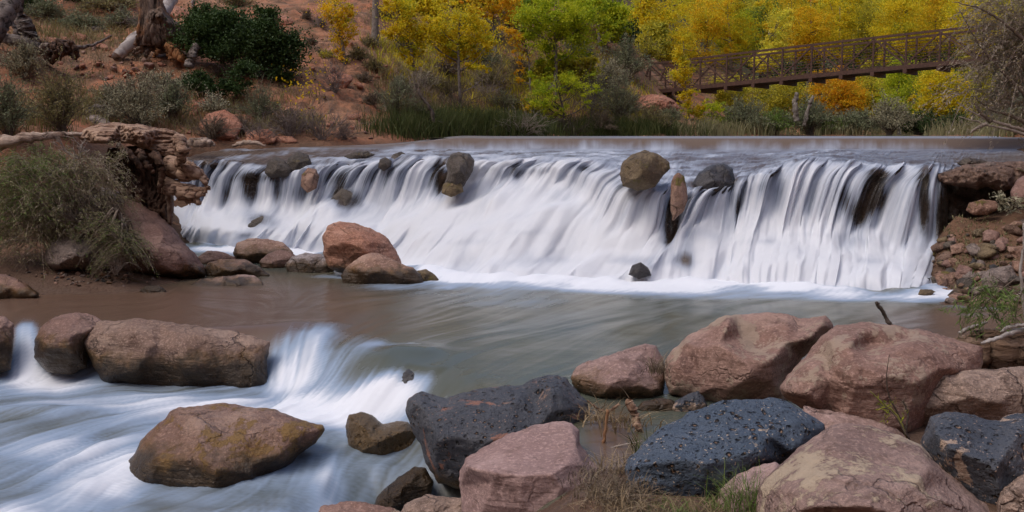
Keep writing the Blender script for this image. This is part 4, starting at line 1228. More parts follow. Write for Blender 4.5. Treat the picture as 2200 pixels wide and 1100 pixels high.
rock('rock', 'small black rock in the lip beside the low dark rock', 'rock',
     [(812, 360), (816, 342), (828, 337), (842, 346), (840, 358), (825, 368)], fallrock, Y=18.9, seed=58, res=30)
rock('rock', 'dark hump behind the thin veil of the lower step', 'rock',
     [(706, 470), (712, 425), (735, 404), (760, 412), (775, 440), (776, 470), (740, 482)], fallrock, Y=19.0, seed=59, res=44, T=.25)
rock('rock', 'small ochre rock at the foot of the upright dark rock', 'rock',
     [(948, 415), (952, 395), (972, 386), (992, 392), (996, 412), (970, 424)], ochrock, Y=17.35, seed=60, res=34)
rock('rock', 'dark tip of rock showing in the foam at the base of the falls', 'rock',
     [(1350, 590), (1358, 570), (1376, 563), (1392, 574), (1400, 592), (1372, 600)], darkstone, Y=14.55, seed=61, res=34)
rock('rock', 'flat dark rock at the top of the first spout', 'rock',
     [(738, 336), (760, 326), (790, 324), (806, 332), (790, 340), (752, 342)], fallrock, Y=19.7, seed=62, res=30)
rock('rock', 'wet dark rock behind the foam half way down the far cascade', 'rock',
     [(505, 515), (530, 480), (565, 462), (600, 470), (590, 500), (550, 525)], fallrock, Y=19.02, seed=63, res=40, T=.15)

# ------------------------------------------------------------------ plants
def leaf_quads(c, L, Wd, r, ax=None, up=.3):
    """one small pointed leaf per centre"""
    n = len(c)
    a = r.normal(size=(n, 3)) if ax is None else ax + r.normal(size=(n, 3)) * .35
    a /= np.linalg.norm(a, axis=1)[:, None]
    b = np.cross(a, r.normal(size=(n, 3)) + np.array([0, 0, up]))
    b /= np.linalg.norm(b, axis=1)[:, None] + 1e-9
    L = (L * r.uniform(.6, 1.25, n))[:, None]; Wd = (Wd * r.uniform(.6, 1.25, n))[:, None]
    V = np.stack([c - a * L / 2, c + b * Wd / 2 - a * L * .08, c + a * L / 2, c - b * Wd / 2 - a * L * .08], 1).reshape(-1, 3)
    return V, np.arange(4 * n).reshape(-1, 4)


def tubes(paths, rad, k=3):
    """many thin stems in one go; paths (n,m,3), rad (n,m)"""
    n, m, _ = paths.shape
    t = np.gradient(paths, axis=1)
    t /= np.linalg.norm(t, axis=2)[..., None] + 1e-9
    u = np.cross(t, np.array([.31, .2, .93])); u /= np.linalg.norm(u, axis=2)[..., None] + 1e-9
    w = np.cross(t, u)
    an = np.arange(k) * 2 * math.pi / k
    V = paths[:, :, None] + rad[..., None, None] * (np.cos(an)[None, None, :, None] * u[:, :, None] + np.sin(an)[None, None, :, None] * w[:, :, None])
    b = (np.arange(n)[:, None, None] * m + np.arange(m - 1)[None, :, None]) * k
    i = b + np.arange(k); j = b + (np.arange(k) + 1) % k
    Fq = np.stack([i, j, j + k, i + k], -1).reshape(-1, 4)
    return V.reshape(-1, 3), Fq


L_ = {}
L_['yellow'] = leafmat('yellow_leaves', [(0.504, 0.360, 0.014), (0.696, 0.516, 0.018), (0.840, 0.660, 0.024), (0.576, 0.552, 0.036), (0.312, 0.336, 0.024)], .5)
L_['gold'] = leafmat('golden_leaves', [(0.600, 0.360, 0.014), (0.768, 0.492, 0.018), (0.840, 0.576, 0.024), (0.624, 0.540, 0.024), (0.360, 0.336, 0.024)], .5)
L_['orange'] = leafmat('orange_leaves', [(0.600, 0.264, 0.014), (0.744, 0.372, 0.014), (0.792, 0.480, 0.018), (0.624, 0.456, 0.024), (0.360, 0.300, 0.024)], .5)
L_['lime'] = leafmat('lime_leaves', [(0.250, 0.343, 0.023), (0.437, 0.515, 0.023), (0.624, 0.624, 0.031), (0.374, 0.468, 0.031), (0.172, 0.265, 0.023)], .55)
L_['olive'] = leafmat('olive_yellow_leaves', [(0.284, 0.263, 0.030), (0.446, 0.405, 0.036), (0.668, 0.547, 0.041), (0.365, 0.365, 0.036), (0.182, 0.203, 0.028)], .35)
L_['pale'] = leafmat('pale_yellow_leaves', [(0.624, 0.562, 0.062), (0.858, 0.718, 0.094), (0.900, 0.780, 0.078), (0.655, 0.655, 0.062), (0.468, 0.484, 0.062)], .5)
L_['green'] = leafmat('green_leaves', [(0.101, 0.168, 0.034), (0.151, 0.235, 0.042), (0.202, 0.286, 0.059), (0.118, 0.185, 0.034)], .3)
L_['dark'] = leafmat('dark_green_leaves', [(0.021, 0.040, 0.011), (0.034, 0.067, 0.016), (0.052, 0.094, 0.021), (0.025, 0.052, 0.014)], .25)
L_['sage'] = leafmat('sage_leaves', [(0.180, 0.173, 0.105), (0.285, 0.270, 0.173), (0.390, 0.360, 0.232), (0.210, 0.203, 0.112)], .25)
L_['sageg'] = leafmat('grey_green_leaves', [(0.105, 0.128, 0.068), (0.173, 0.195, 0.105), (0.255, 0.270, 0.150), (0.135, 0.158, 0.075)], .25)
L_['seed'] = leafmat('seed_head_leaves', [(0.260, 0.247, 0.156), (0.390, 0.370, 0.247), (0.520, 0.494, 0.351), (0.208, 0.208, 0.117)], .25)
L_['khaki'] = leafmat('khaki_leaves', [(0.154, 0.119, 0.056), (0.238, 0.189, 0.084), (0.280, 0.252, 0.091), (0.168, 0.168, 0.070)], .25)
L_['tam'] = leafmat('tamarisk_leaves', [(.19, .155, .11), (.29, .24, .18), (.40, .34, .26), (.2, .19, .09)], .3)
L_['willow'] = leafmat('willow_leaves', [(.14, .13, .06), (.22, .205, .10), (.31, .28, .155), (.17, .18, .07)], .3)
L_['willowg'] = leafmat('green_willow_leaves', [(0.080, 0.128, 0.032), (0.128, 0.208, 0.048), (0.208, 0.280, 0.080), (0.096, 0.160, 0.040)], .3)
L_['grass'] = leafmat('river_grass', [(0.035, 0.050, 0.014), (0.060, 0.080, 0.020), (0.100, 0.115, 0.035), (0.130, 0.110, 0.050)], .3)
L_['dry'] = leafmat('dry_grass', [(0.176, 0.121, 0.066), (0.286, 0.209, 0.121), (0.374, 0.286, 0.176), (0.132, 0.088, 0.050)], .25)
L_['brown'] = leafmat('brown_brush_leaves', [(0.105, 0.078, 0.054), (0.165, 0.120, 0.083), (0.225, 0.173, 0.120), (0.135, 0.112, 0.060)], .2)
bark = plainmat('grey_bark', (.14, .115, .095), (.23, .20, .175), 12, .9, .8)
barkd = plainmat('dark_bark', (.06, .045, .035), (.11, .085, .07), 12, .9, .8)
twigm = plainmat('twigs', (.10, .075, .055), (.17, .135, .105), 20, .9, .3)
twigp = plainmat('pale_twigs', (.24, .19, .15), (.34, .29, .25), 20, .85, .3)
twigg = plainmat('purple_grey_twigs', (.13, .10, .09), (.21, .17, .155), 20, .9, .3)


def crown(ells, n, leaf, r, nclump=60, cr=.22, asp=.6):
    """leaves gathered in clumps inside ellipsoids"""
    vol = np.array([np.prod(e[1]) ** .75 for e in ells]); vol /= vol.sum()
    V = []; A = []; cents = []
    for e, f in zip(ells, vol):
        c, rad = np.array(e[0]), np.array(e[1])
        k = max(4, int(nclump * f))
        u = r.normal(size=(k, 3)); u /= np.linalg.norm(u, axis=1)[:, None]
        cc = c + u * rad * (r.uniform(.25, 1, (k, 1)) ** .6) * .9
        cents.append(cc)
        m = max(8, int(n * f / k))
        sz = r.uniform(.6, 1.35, (k, 1, 1))
        g = r.normal(size=(k, m, 3))
        g *= np.clip(np.abs(r.normal(size=(k, m, 1))) + .2, 0, 1.6) * .62
        pts = cc[:, None] + g * sz * cr * rad.min() * np.array([1.15, 1.15, .75])
        V.append(pts.reshape(-1, 3))
        ca = np.clip(r.normal(.5, .22, (k, 1)) + 0 * g[..., 0] + r.normal(0, .12, (k, m)), 0, 1)
        A.append(ca.ravel())
    V = np.concatenate(V); A = np.concatenate(A)
    q, f = leaf_quads(V, leaf, leaf * asp, r, None, .6)
    return q, f, np.repeat(A, 4), np.concatenate(cents)


def tree(name, label, cat, crowns, kind, trunk=None, Y=None, n=9000, leaf=.085, seed=0, group=None, tr=.09, limbs=16, nclump=70, cr=.26, tmat=None, deep=.9):
    r = np.random.default_rng(seed + 500)
    if Y is None:
        Y = hit(*trunk[0])[1]
    if trunk is None:
        cx = np.mean([c[0] for c in crowns])
        b = P(cx, 285, Y)
        z = float(h(b[0], b[1]))
        base = np.array([b[0], Y, z - .1])
        top = P(cx + r.uniform(-8, 8), min(c[1] for c in crowns), Y)
        path = smooth_path([base, base * .6 + top * .4 + r.normal(0, .15, 3) * [1, 1, 0], top], 10)
    else:
        w = [P(a, b, Y) for a, b in trunk]
        w[0] = w[0] - np.array([0, 0, .25])
        path = smooth_path(w, 12)
        base = path[0]
    s = Y / F
    if group == 'young cottonwoods on the slope':
        n, cr = int(n * 1.5), cr * 1.3
        crowns = [(a, b, c * 1.12, d_ * 1.12) for a, b, c, d_ in crowns]
    if cat == 'tree':
        sat = []
        for a, b, c, d_ in crowns:
            for _ in range(3):
                q = r.uniform(0, 2 * math.pi)
                sat.append((a + math.cos(q) * c * r.uniform(.8, 1.15), b + math.sin(q) * d_ * r.uniform(.8, 1.15), c * r.uniform(.25, .45), d_ * r.uniform(.25, .45)))
        crowns = crowns + sat
        n, nclump = int(n * 1.2), int(nclump * 1.4)
    ells = [(P(c[0], c[1], Y + (r.uniform(-.4, .4) * c[2] * s)), (c[2] * s, c[2] * s * deep, c[3] * s)) for c in crowns]
    V, Fq, A, cents = crown(ells, n, leaf, r, nclump, cr)
    e = tag(empty(name, base), label, cat, group)
    link('crown', mesh('crown', V - base, Fq, False, {'lv': A}), L_[kind], e)
    mb = MB()
    mb.tube(path, np.linspace(tr, tr * .35, len(path)), 7, .25, seed=seed)
    pk = cents[r.choice(len(cents), min(limbs, len(cents)), replace=False)]
    for c in pk:
        i = int(np.clip(np.searchsorted(path[:, 2], c[2] - .6 * abs(c[0] - base[0]) - .3), 2, len(path) - 2))
        a = path[i]
        m = (a + c) / 2 + np.array([0, 0, -.12 * np.linalg.norm(c - a)])
        mb.tube(smooth_path([a, m, c], 6), np.linspace(tr * .35, tr * .08, 6), 4)
    mb.build('trunk', tmat or bark, e, loc=base)
    return e


def shrub(name, label, cat, px, py, w, hgt, kind, Y=None, n=3500, leaf=.05, asp=.45, stems=40, seed=0, group=None, smat=None, spread=1.0, lo=.35, droop=.25, sr=.008, up=None):
    """many stems fanning out from one root, leaves along their upper part; w and hgt are photo pixels"""
    r = np.random.default_rng(seed + 900)
    base = hit(px, py) if Y is None else P(px, py, Y)
    Y = base[1]
    s = Y / F
    Wm, Hm = w * s / 2, hgt * s
    base = base - np.array([0, 0, .05])
    an = r.uniform(0, 2 * math.pi, stems)
    el = r.uniform(0, 1, stems) ** .7
    rr = el * Wm * spread
    top = np.stack([np.cos(an) * rr, np.sin(an) * rr * .8, Hm * (1 - .45 * el ** 2) * r.uniform(.65, 1.05, stems)], 1)
    mid = top * np.array([.38, .38, .62]) + r.normal(0, .04, (stems, 3)) * Hm
    t = np.linspace(0, 1, 8)[None, :, None]
    st = r.normal(0, .05, (stems, 1, 3)) * np.array([Wm, Wm, 0])
    path = st * (1 - t) + 2 * t * (1 - t) * mid[:, None] + t * t * top[:, None]
    path[..., 2] -= (droop * el[:, None] * Wm * (t[..., 0] ** 3))
    rad = np.linspace(1, .3, 8)[None, :] * sr * r.uniform(.6, 1.4, (stems, 1))
    # side twigs
    k = 3
    ti = r.integers(3, 7, (stems, k))
    a0 = path[np.arange(stems)[:, None], ti].reshape(-1, 3)
    dv = (path[np.arange(stems)[:, None], ti] - path[np.arange(stems)[:, None], ti - 2]).reshape(-1, 3)
    dv = dv / (np.linalg.norm(dv, axis=1)[:, None] + 1e-9) + r.normal(0, .55, (stems * k, 3))
    ln = r.uniform(.12, .3, (stems * k, 1)) * Hm
    t4 = np.linspace(0, 1, 4)[None, :, None]
    tw = a0[:, None] + dv[:, None] * ln[:, None] * t4
    tw[..., 2] -= (t4[..., 0] ** 2) * ln * .15
    e = tag(empty(name, base), label, cat, group)
    v1, f1 = tubes(path, rad)
    v2, f2 = tubes(tw, np.full(tw.shape[:2], sr * .45))
    link('stem', mesh('stem', np.concatenate([v1, v2]), np.concatenate([f1, f2 + len(v1)])), smat or twigm, e)
    if n:
        # leaves along stems and twigs
        seg = np.concatenate([path[:, i:i + 2] for i in range(2, 7) if i / 7 >= lo - .1] + [tw[:, i:i + 2] for i in range(3)] * 2)
        pick = r.integers(len(seg), size=n)
        u = r.uniform(0, 1, (n, 1))
        c = seg[pick, 0] * (1 - u) + seg[pick, 1] * u
        ax = seg[pick, 1] - seg[pick, 0]
        ax /= np.linalg.norm(ax, axis=1)[:, None] + 1e-9
        c = c + r.normal(0, leaf * .55, (n, 3))
        q, f = leaf_quads(c, leaf, leaf * asp, r, ax * .8 + r.normal(0, .4, (n, 3)))
        A = np.clip(r.normal(.5, .2, len(seg))[pick] + r.normal(0, .12, n), 0, 1)
        link('foliage', mesh('foliage', q, f, False, {'lv': np.repeat(A, 4)}), L_[kind], e)
    return e


def brush(name, label, px, py, w, hgt, seed=0, stems=26, mat=None, Y=None, sr=.008, sidew=1, group=None, depth=2):
    """bare dead brush: branching twigs only, one mesh"""
    r = np.random.default_rng(seed + 1300)
    base = hit(px, py) if Y is None else P(px, py, Y)
    s = base[1] / F
    Wm, Hm = w * s / 2, hgt * s
    V, Fq = [], []; nv = 0
    src = np.zeros((stems, 3)) + r.normal(0, .06, (stems, 3)) * [Wm, Wm, 0]
    an = r.uniform(0, 2 * math.pi, stems); el = r.uniform(.1, 1, stems)
    dr = np.stack([np.cos(an) * el * Wm, np.sin(an) * el * Wm * .7, Hm * (1 - .5 * el) * r.uniform(.5, 1.05, stems)], 1)
    rad = sr
    for lv in range(depth + 1):
        t = np.linspace(0, 1, 6)[None, :, None]
        bend = r.normal(0, .16, dr.shape) * np.linalg.norm(dr, axis=1)[:, None]
        p = src[:, None] + dr[:, None] * t + bend[:, None] * (t * (1 - t) * 2)
        v, f = tubes(p, np.linspace(rad, rad * .4, 6)[None].repeat(len(p), 0))
        V.append(v); Fq.append(f + nv); nv += len(v)
        k = 3
        i = r.integers(2, 6, (len(p), k))
        src = p[np.arange(len(p))[:, None], i].reshape(-1, 3)
        dr = (np.repeat(dr, k, 0) * .42 + r.normal(0, .28, (len(p) * k, 3)) * np.linalg.norm(np.repeat(dr, k, 0), axis=1)[:, None])
        rad *= .6
    o = link(name, mesh(name, np.concatenate(V), np.concatenate(Fq)), mat or twigg, None, base)
    return tag(o, label, 'brush', group)


# --- woods behind the bridge: (crowns, leaves, distance, label)
wood = [
    ([(1440, 70, 46, 70), (1425, 130, 32, 36), (1460, 140, 40, 30)], 'yellow', 62, 'bushy yellow tree right behind the low end of the footbridge', 11000),
    ([(1505, 95, 45, 50), (1530, 40, 42, 60), (1500, 150, 40, 30)], 'gold', 66, 'tall golden tree behind the first railing panels of the footbridge', 11000),
    ([(1575, 60, 42, 60), (1560, 10, 34, 40), (1570, 115, 45, 30)], 'yellow', 68, 'yellow tree with a pointed top beside the green gap above the footbridge', 10000),
    ([(1635, 70, 40, 50), (1650, 35, 34, 34)], 'green', 82, 'dull green tree in the gap between the yellow trees above the footbridge', 7000),
    ([(1672, 65, 24, 50), (1668, 110, 28, 30), (1640, 130, 30, 20)], 'pale', 64, 'slender pale yellow tree in front of the dull green one', 6500),
    ([(1735, 45, 44, 48), (1760, 85, 44, 40), (1720, 95, 30, 30)], 'gold', 66, 'orange gold tree above the middle of the footbridge', 11000),
    ([(1800, 60, 40, 55), (1815, 15, 34, 40)], 'yellow', 69, 'yellow tree with olive shade above the middle railing of the footbridge', 9000),
    ([(1855, 30, 45, 48), (1865, 75, 40, 35)], 'olive', 72, 'olive yellow tree between two brighter yellow ones over the footbridge', 9000),
    ([(1925, 55, 48, 62), (1940, 0, 40, 40)], 'yellow', 64, 'large bright yellow tree above the high half of the footbridge', 12000),
    ([(2000, 45, 50, 62), (2020, -10, 40, 40)], 'gold', 68, 'golden tree near the high end of the footbridge', 10000),
    ([(2080, 40, 50, 60), (2100, 100, 40, 50)], 'yellow', 60, 'yellow tree showing past the grey tamarisk', 9000),
    ([(2160, 40, 50, 70)], 'olive', 66, 'olive tree mostly behind the grey tamarisk', 6000),
    ([(1600, 215, 52, 40), (1560, 190, 34, 26)], 'olive', 58, 'low olive tree under the low end of the footbridge', 7000),
    ([(1695, 205, 50, 45), (1665, 240, 34, 22)], 'olive', 60, 'olive tree with bare grey stems under the footbridge', 7500),
    ([(1790, 195, 46, 38), (1825, 215, 36, 30), (1800, 230, 30, 20)], 'orange', 58, 'orange tree glowing under the middle of the footbridge', 9000),
    ([(1870, 190, 42, 40), (1880, 230, 36, 30)], 'olive', 63, 'dusky olive tree beside the orange one under the footbridge', 8000),
    ([(1945, 195, 52, 52), (1920, 235, 34, 24)], 'lime', 57, 'yellow green tree under the high half of the footbridge', 9000),
    ([(2020, 190, 44, 56), (2045, 235, 30, 26), (1985, 225, 28, 22)], 'yellow', 50, 'yellow tree hanging over the dark bank beneath the high end of the footbridge', 9000),
    ([(2090, 200, 40, 60)], 'olive', 54, 'olive tree beneath the high end of the footbridge beside the tamarisk', 6000),
]
for i, (cr_, kd, Y, lab, n) in enumerate(wood):
    cr_ = [(a, b, c * 1.12, d_ * 1.1) for a, b, c, d_ in cr_]
    tree('cottonwood_tree', lab, 'tree', cr_, kd, None, Y, n=int(n * 1.7), seed=i, group='autumn trees behind the footbridge', tr=.13, leaf=.105, nclump=110, cr=.34)
# darker wood further back
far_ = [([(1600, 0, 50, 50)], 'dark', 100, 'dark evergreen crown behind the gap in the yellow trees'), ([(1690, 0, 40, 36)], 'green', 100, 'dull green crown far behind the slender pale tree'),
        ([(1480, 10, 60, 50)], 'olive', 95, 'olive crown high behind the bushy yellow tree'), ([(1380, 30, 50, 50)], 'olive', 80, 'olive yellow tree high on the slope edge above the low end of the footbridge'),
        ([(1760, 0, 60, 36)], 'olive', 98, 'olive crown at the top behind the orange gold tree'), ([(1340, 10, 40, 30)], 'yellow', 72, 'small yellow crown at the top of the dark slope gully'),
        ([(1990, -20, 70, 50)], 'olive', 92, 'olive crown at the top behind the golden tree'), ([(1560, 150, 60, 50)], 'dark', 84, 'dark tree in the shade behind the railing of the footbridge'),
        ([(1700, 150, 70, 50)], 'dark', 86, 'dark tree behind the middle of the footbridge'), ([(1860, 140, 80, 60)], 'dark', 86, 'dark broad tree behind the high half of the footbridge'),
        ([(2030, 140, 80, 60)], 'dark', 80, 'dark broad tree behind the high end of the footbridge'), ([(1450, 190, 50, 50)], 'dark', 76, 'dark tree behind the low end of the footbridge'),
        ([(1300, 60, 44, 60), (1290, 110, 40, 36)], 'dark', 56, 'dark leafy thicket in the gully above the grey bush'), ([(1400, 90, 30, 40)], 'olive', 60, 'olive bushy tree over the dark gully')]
far_ += [([(1450 + 62 * k, 10 + 26 * (k % 3), 50, 50), (1440 + 62 * k, 80, 46, 44)], ['yellow', 'olive', 'lime', 'olive', 'gold', 'yellow'][k % 6], 78 + (k * 5) % 9, lb) for k, lb in enumerate([
    'yellow crown in the second row above the low end of the footbridge', 'olive crown in the second row beside the pointed yellow tree', 'yellow green crown in the second row near the dull green gap', 'olive crown in the second row behind the slender pale tree',
    'golden crown in the second row behind the orange gold tree', 'yellow crown in the second row above the middle railing', 'yellow crown in the second row between the two olive ones', 'olive crown in the second row behind the large bright yellow tree',
    'yellow green crown in the second row past the large bright yellow tree', 'olive crown in the second row near the high end of the footbridge', 'golden crown in the second row by the tamarisk', 'yellow crown in the second row behind the tamarisk'])]
far_ += [([(1270, 0, 40, 34), (1310, 40, 34, 34)], 'lime', 50, 'yellow green crown filling the gully beside the lime green cottonwood'), ([(1130, 0, 40, 34)], 'olive', 44, 'olive crown between the orange tree top and the lime green cottonwood'),
         ([(1010, -10, 50, 26)], 'olive', 44, 'olive crown at the top behind the wide yellow tree'), ([(1365, 70, 34, 40), (1395, 30, 36, 36)], 'yellow', 62, 'yellow leaves hanging over the dark gully beside the footbridge'),
         ([(1225, 150, 50, 26), (1180, 165, 40, 20)], 'olive', 36, 'olive undergrowth tree beneath the lime green cottonwood'), ([(905, 20, 34, 30)], 'yellow', 40, 'small yellow crown between the narrow and the wide yellow tree')]
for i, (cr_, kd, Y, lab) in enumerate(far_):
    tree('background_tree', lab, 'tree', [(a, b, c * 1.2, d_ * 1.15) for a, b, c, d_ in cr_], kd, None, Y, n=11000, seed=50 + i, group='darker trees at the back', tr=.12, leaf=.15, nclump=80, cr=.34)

# --- trees of the slope and the bank
G1 = 'young cottonwoods on the slope'
tree('cottonwood_tree', 'thin yellow young tree standing alone on the red slope', 'tree', [(722, 15, 30, 30), (735, 60, 26, 28), (722, 100, 16, 24), (738, 125, 14, 10)], 'gold', [(742, 136), (735, 90), (722, 30), (715, -20)], n=2600, leaf=.07, seed=80, group=G1, tr=.055, nclump=44, cr=.3)
tree('cottonwood_tree', 'narrow yellow tree with drooping lower leaves beside the bare grey trunk', 'tree', [(858, 30, 34, 44), (880, 85, 28, 40), (888, 135, 16, 20)], 'yellow', [(893, 165), (880, 90), (855, 20), (845, -20)], n=5200, leaf=.07, seed=81, group=G1, tr=.06, nclump=60, cr=.26)
tree('cottonwood_tree', 'wide yellow tree with open crown in the middle of the grassy bank', 'tree', [(985, 55, 62, 42), (935, 75, 36, 30), (1030, 95, 34, 34), (985, 105, 55, 30), (1025, 145, 24, 16), (925, 45, 24, 20)], 'yellow', [(990, 232), (986, 160), (985, 90), (990, 30)], n=9500, leaf=.075, seed=82, group=G1, tr=.06, limbs=26, nclump=90, cr=.24)
tree('cottonwood_tree', 'orange tree top above and behind the wide yellow tree', 'tree', [(1060, 5, 50, 22), (1050, 28, 24, 16), (1095, 30, 30, 24)], 'orange', [(1068, 120), (1060, 60), (1058, -10)], n=3600, leaf=.085, seed=83, group=G1, tr=.06, nclump=44)
tree('cottonwood_tree', 'large lime green cottonwood with a straight grey trunk', 'tree', [(1195, 25, 80, 45), (1165, 80, 40, 36), (1235, 75, 52, 40), (1260, 20, 40, 36), (1190, 120, 36, 20), (1145, 35, 30, 36)], 'lime', [(1192, 212), (1194, 140), (1192, 60), (1195, -20)], n=15000, leaf=.085, seed=84, group=G1, tr=.08, limbs=26, nclump=120, cr=.22)
tree('cottonwood_tree', 'sparse orange leaved sapling between the wide yellow and the lime green tree', 'tree', [(1108, 88, 22, 20), (1122, 130, 12, 26), (1088, 60, 22, 14), (1118, 160, 9, 16)], 'orange', [(1140, 200), (1135, 120), (1115, 60)], n=1300, leaf=.07, seed=85, group=G1, tr=.04, nclump=34)
tree('cottonwood_tree', 'lime green bushy sapling with fanned dark stems at the water edge', 'tree', [(1180, 180, 30, 30), (1170, 215, 40, 24), (1200, 235, 40, 16), (1262, 200, 14, 26), (1245, 175, 40, 24), (1150, 170, 16, 24)], 'lime', [(1212, 288), (1212, 255), (1205, 215), (1190, 160)], n=4600, leaf=.06, seed=86, group=G1, tr=.05, limbs=30, nclump=64, tmat=barkd)
tree('cottonwood_tree', 'small hanging spray of yellow leaves over the river grass', 'tree', [(1128, 222, 9, 18), (1133, 238, 8, 12)], 'gold', [(1150, 262), (1140, 235), (1130, 205)], n=420, leaf=.06, seed=87, group=G1, tr=.02, nclump=12, limbs=4)
tree('cottonwood_tree', 'tall slim pale yellow tree growing in front of the low end of the footbridge', 'tree', [(1468, 105, 20, 45), (1462, 150, 22, 26), (1478, 185, 16, 36), (1470, 225, 16, 22), (1508, 245, 16, 20), (1488, 245, 20, 16)], 'yellow', [(1478, 284), (1480, 230), (1472, 170), (1468, 80)], Y=42, n=6200, leaf=.075, seed=88, group=G1, tr=.05, nclump=70)
tree('cottonwood_tree', 'low yellow green bush tree beside the slim pale yellow tree', 'tree', [(1530, 250, 22, 28), (1515, 270, 20, 12)], 'lime', [(1528, 286), (1530, 260), (1528, 235)], Y=42, n=2200, leaf=.07, seed=89, group=G1, tr=.03, nclump=30)
# bare trunk standing on the slope
mb = MB(); b = hit(806, 98)
mb.tube(smooth_path([b - [0, 0, .2], P(806, 60, b[1]), P(807, 0, b[1]), P(805, -60, b[1])], 10), np.linspace(.13, .10, 10), 9, .2)
tag(mb.build('bare_tree', bark, loc=b), 'straight bare grey trunk rising out of the slope', 'tree trunk')

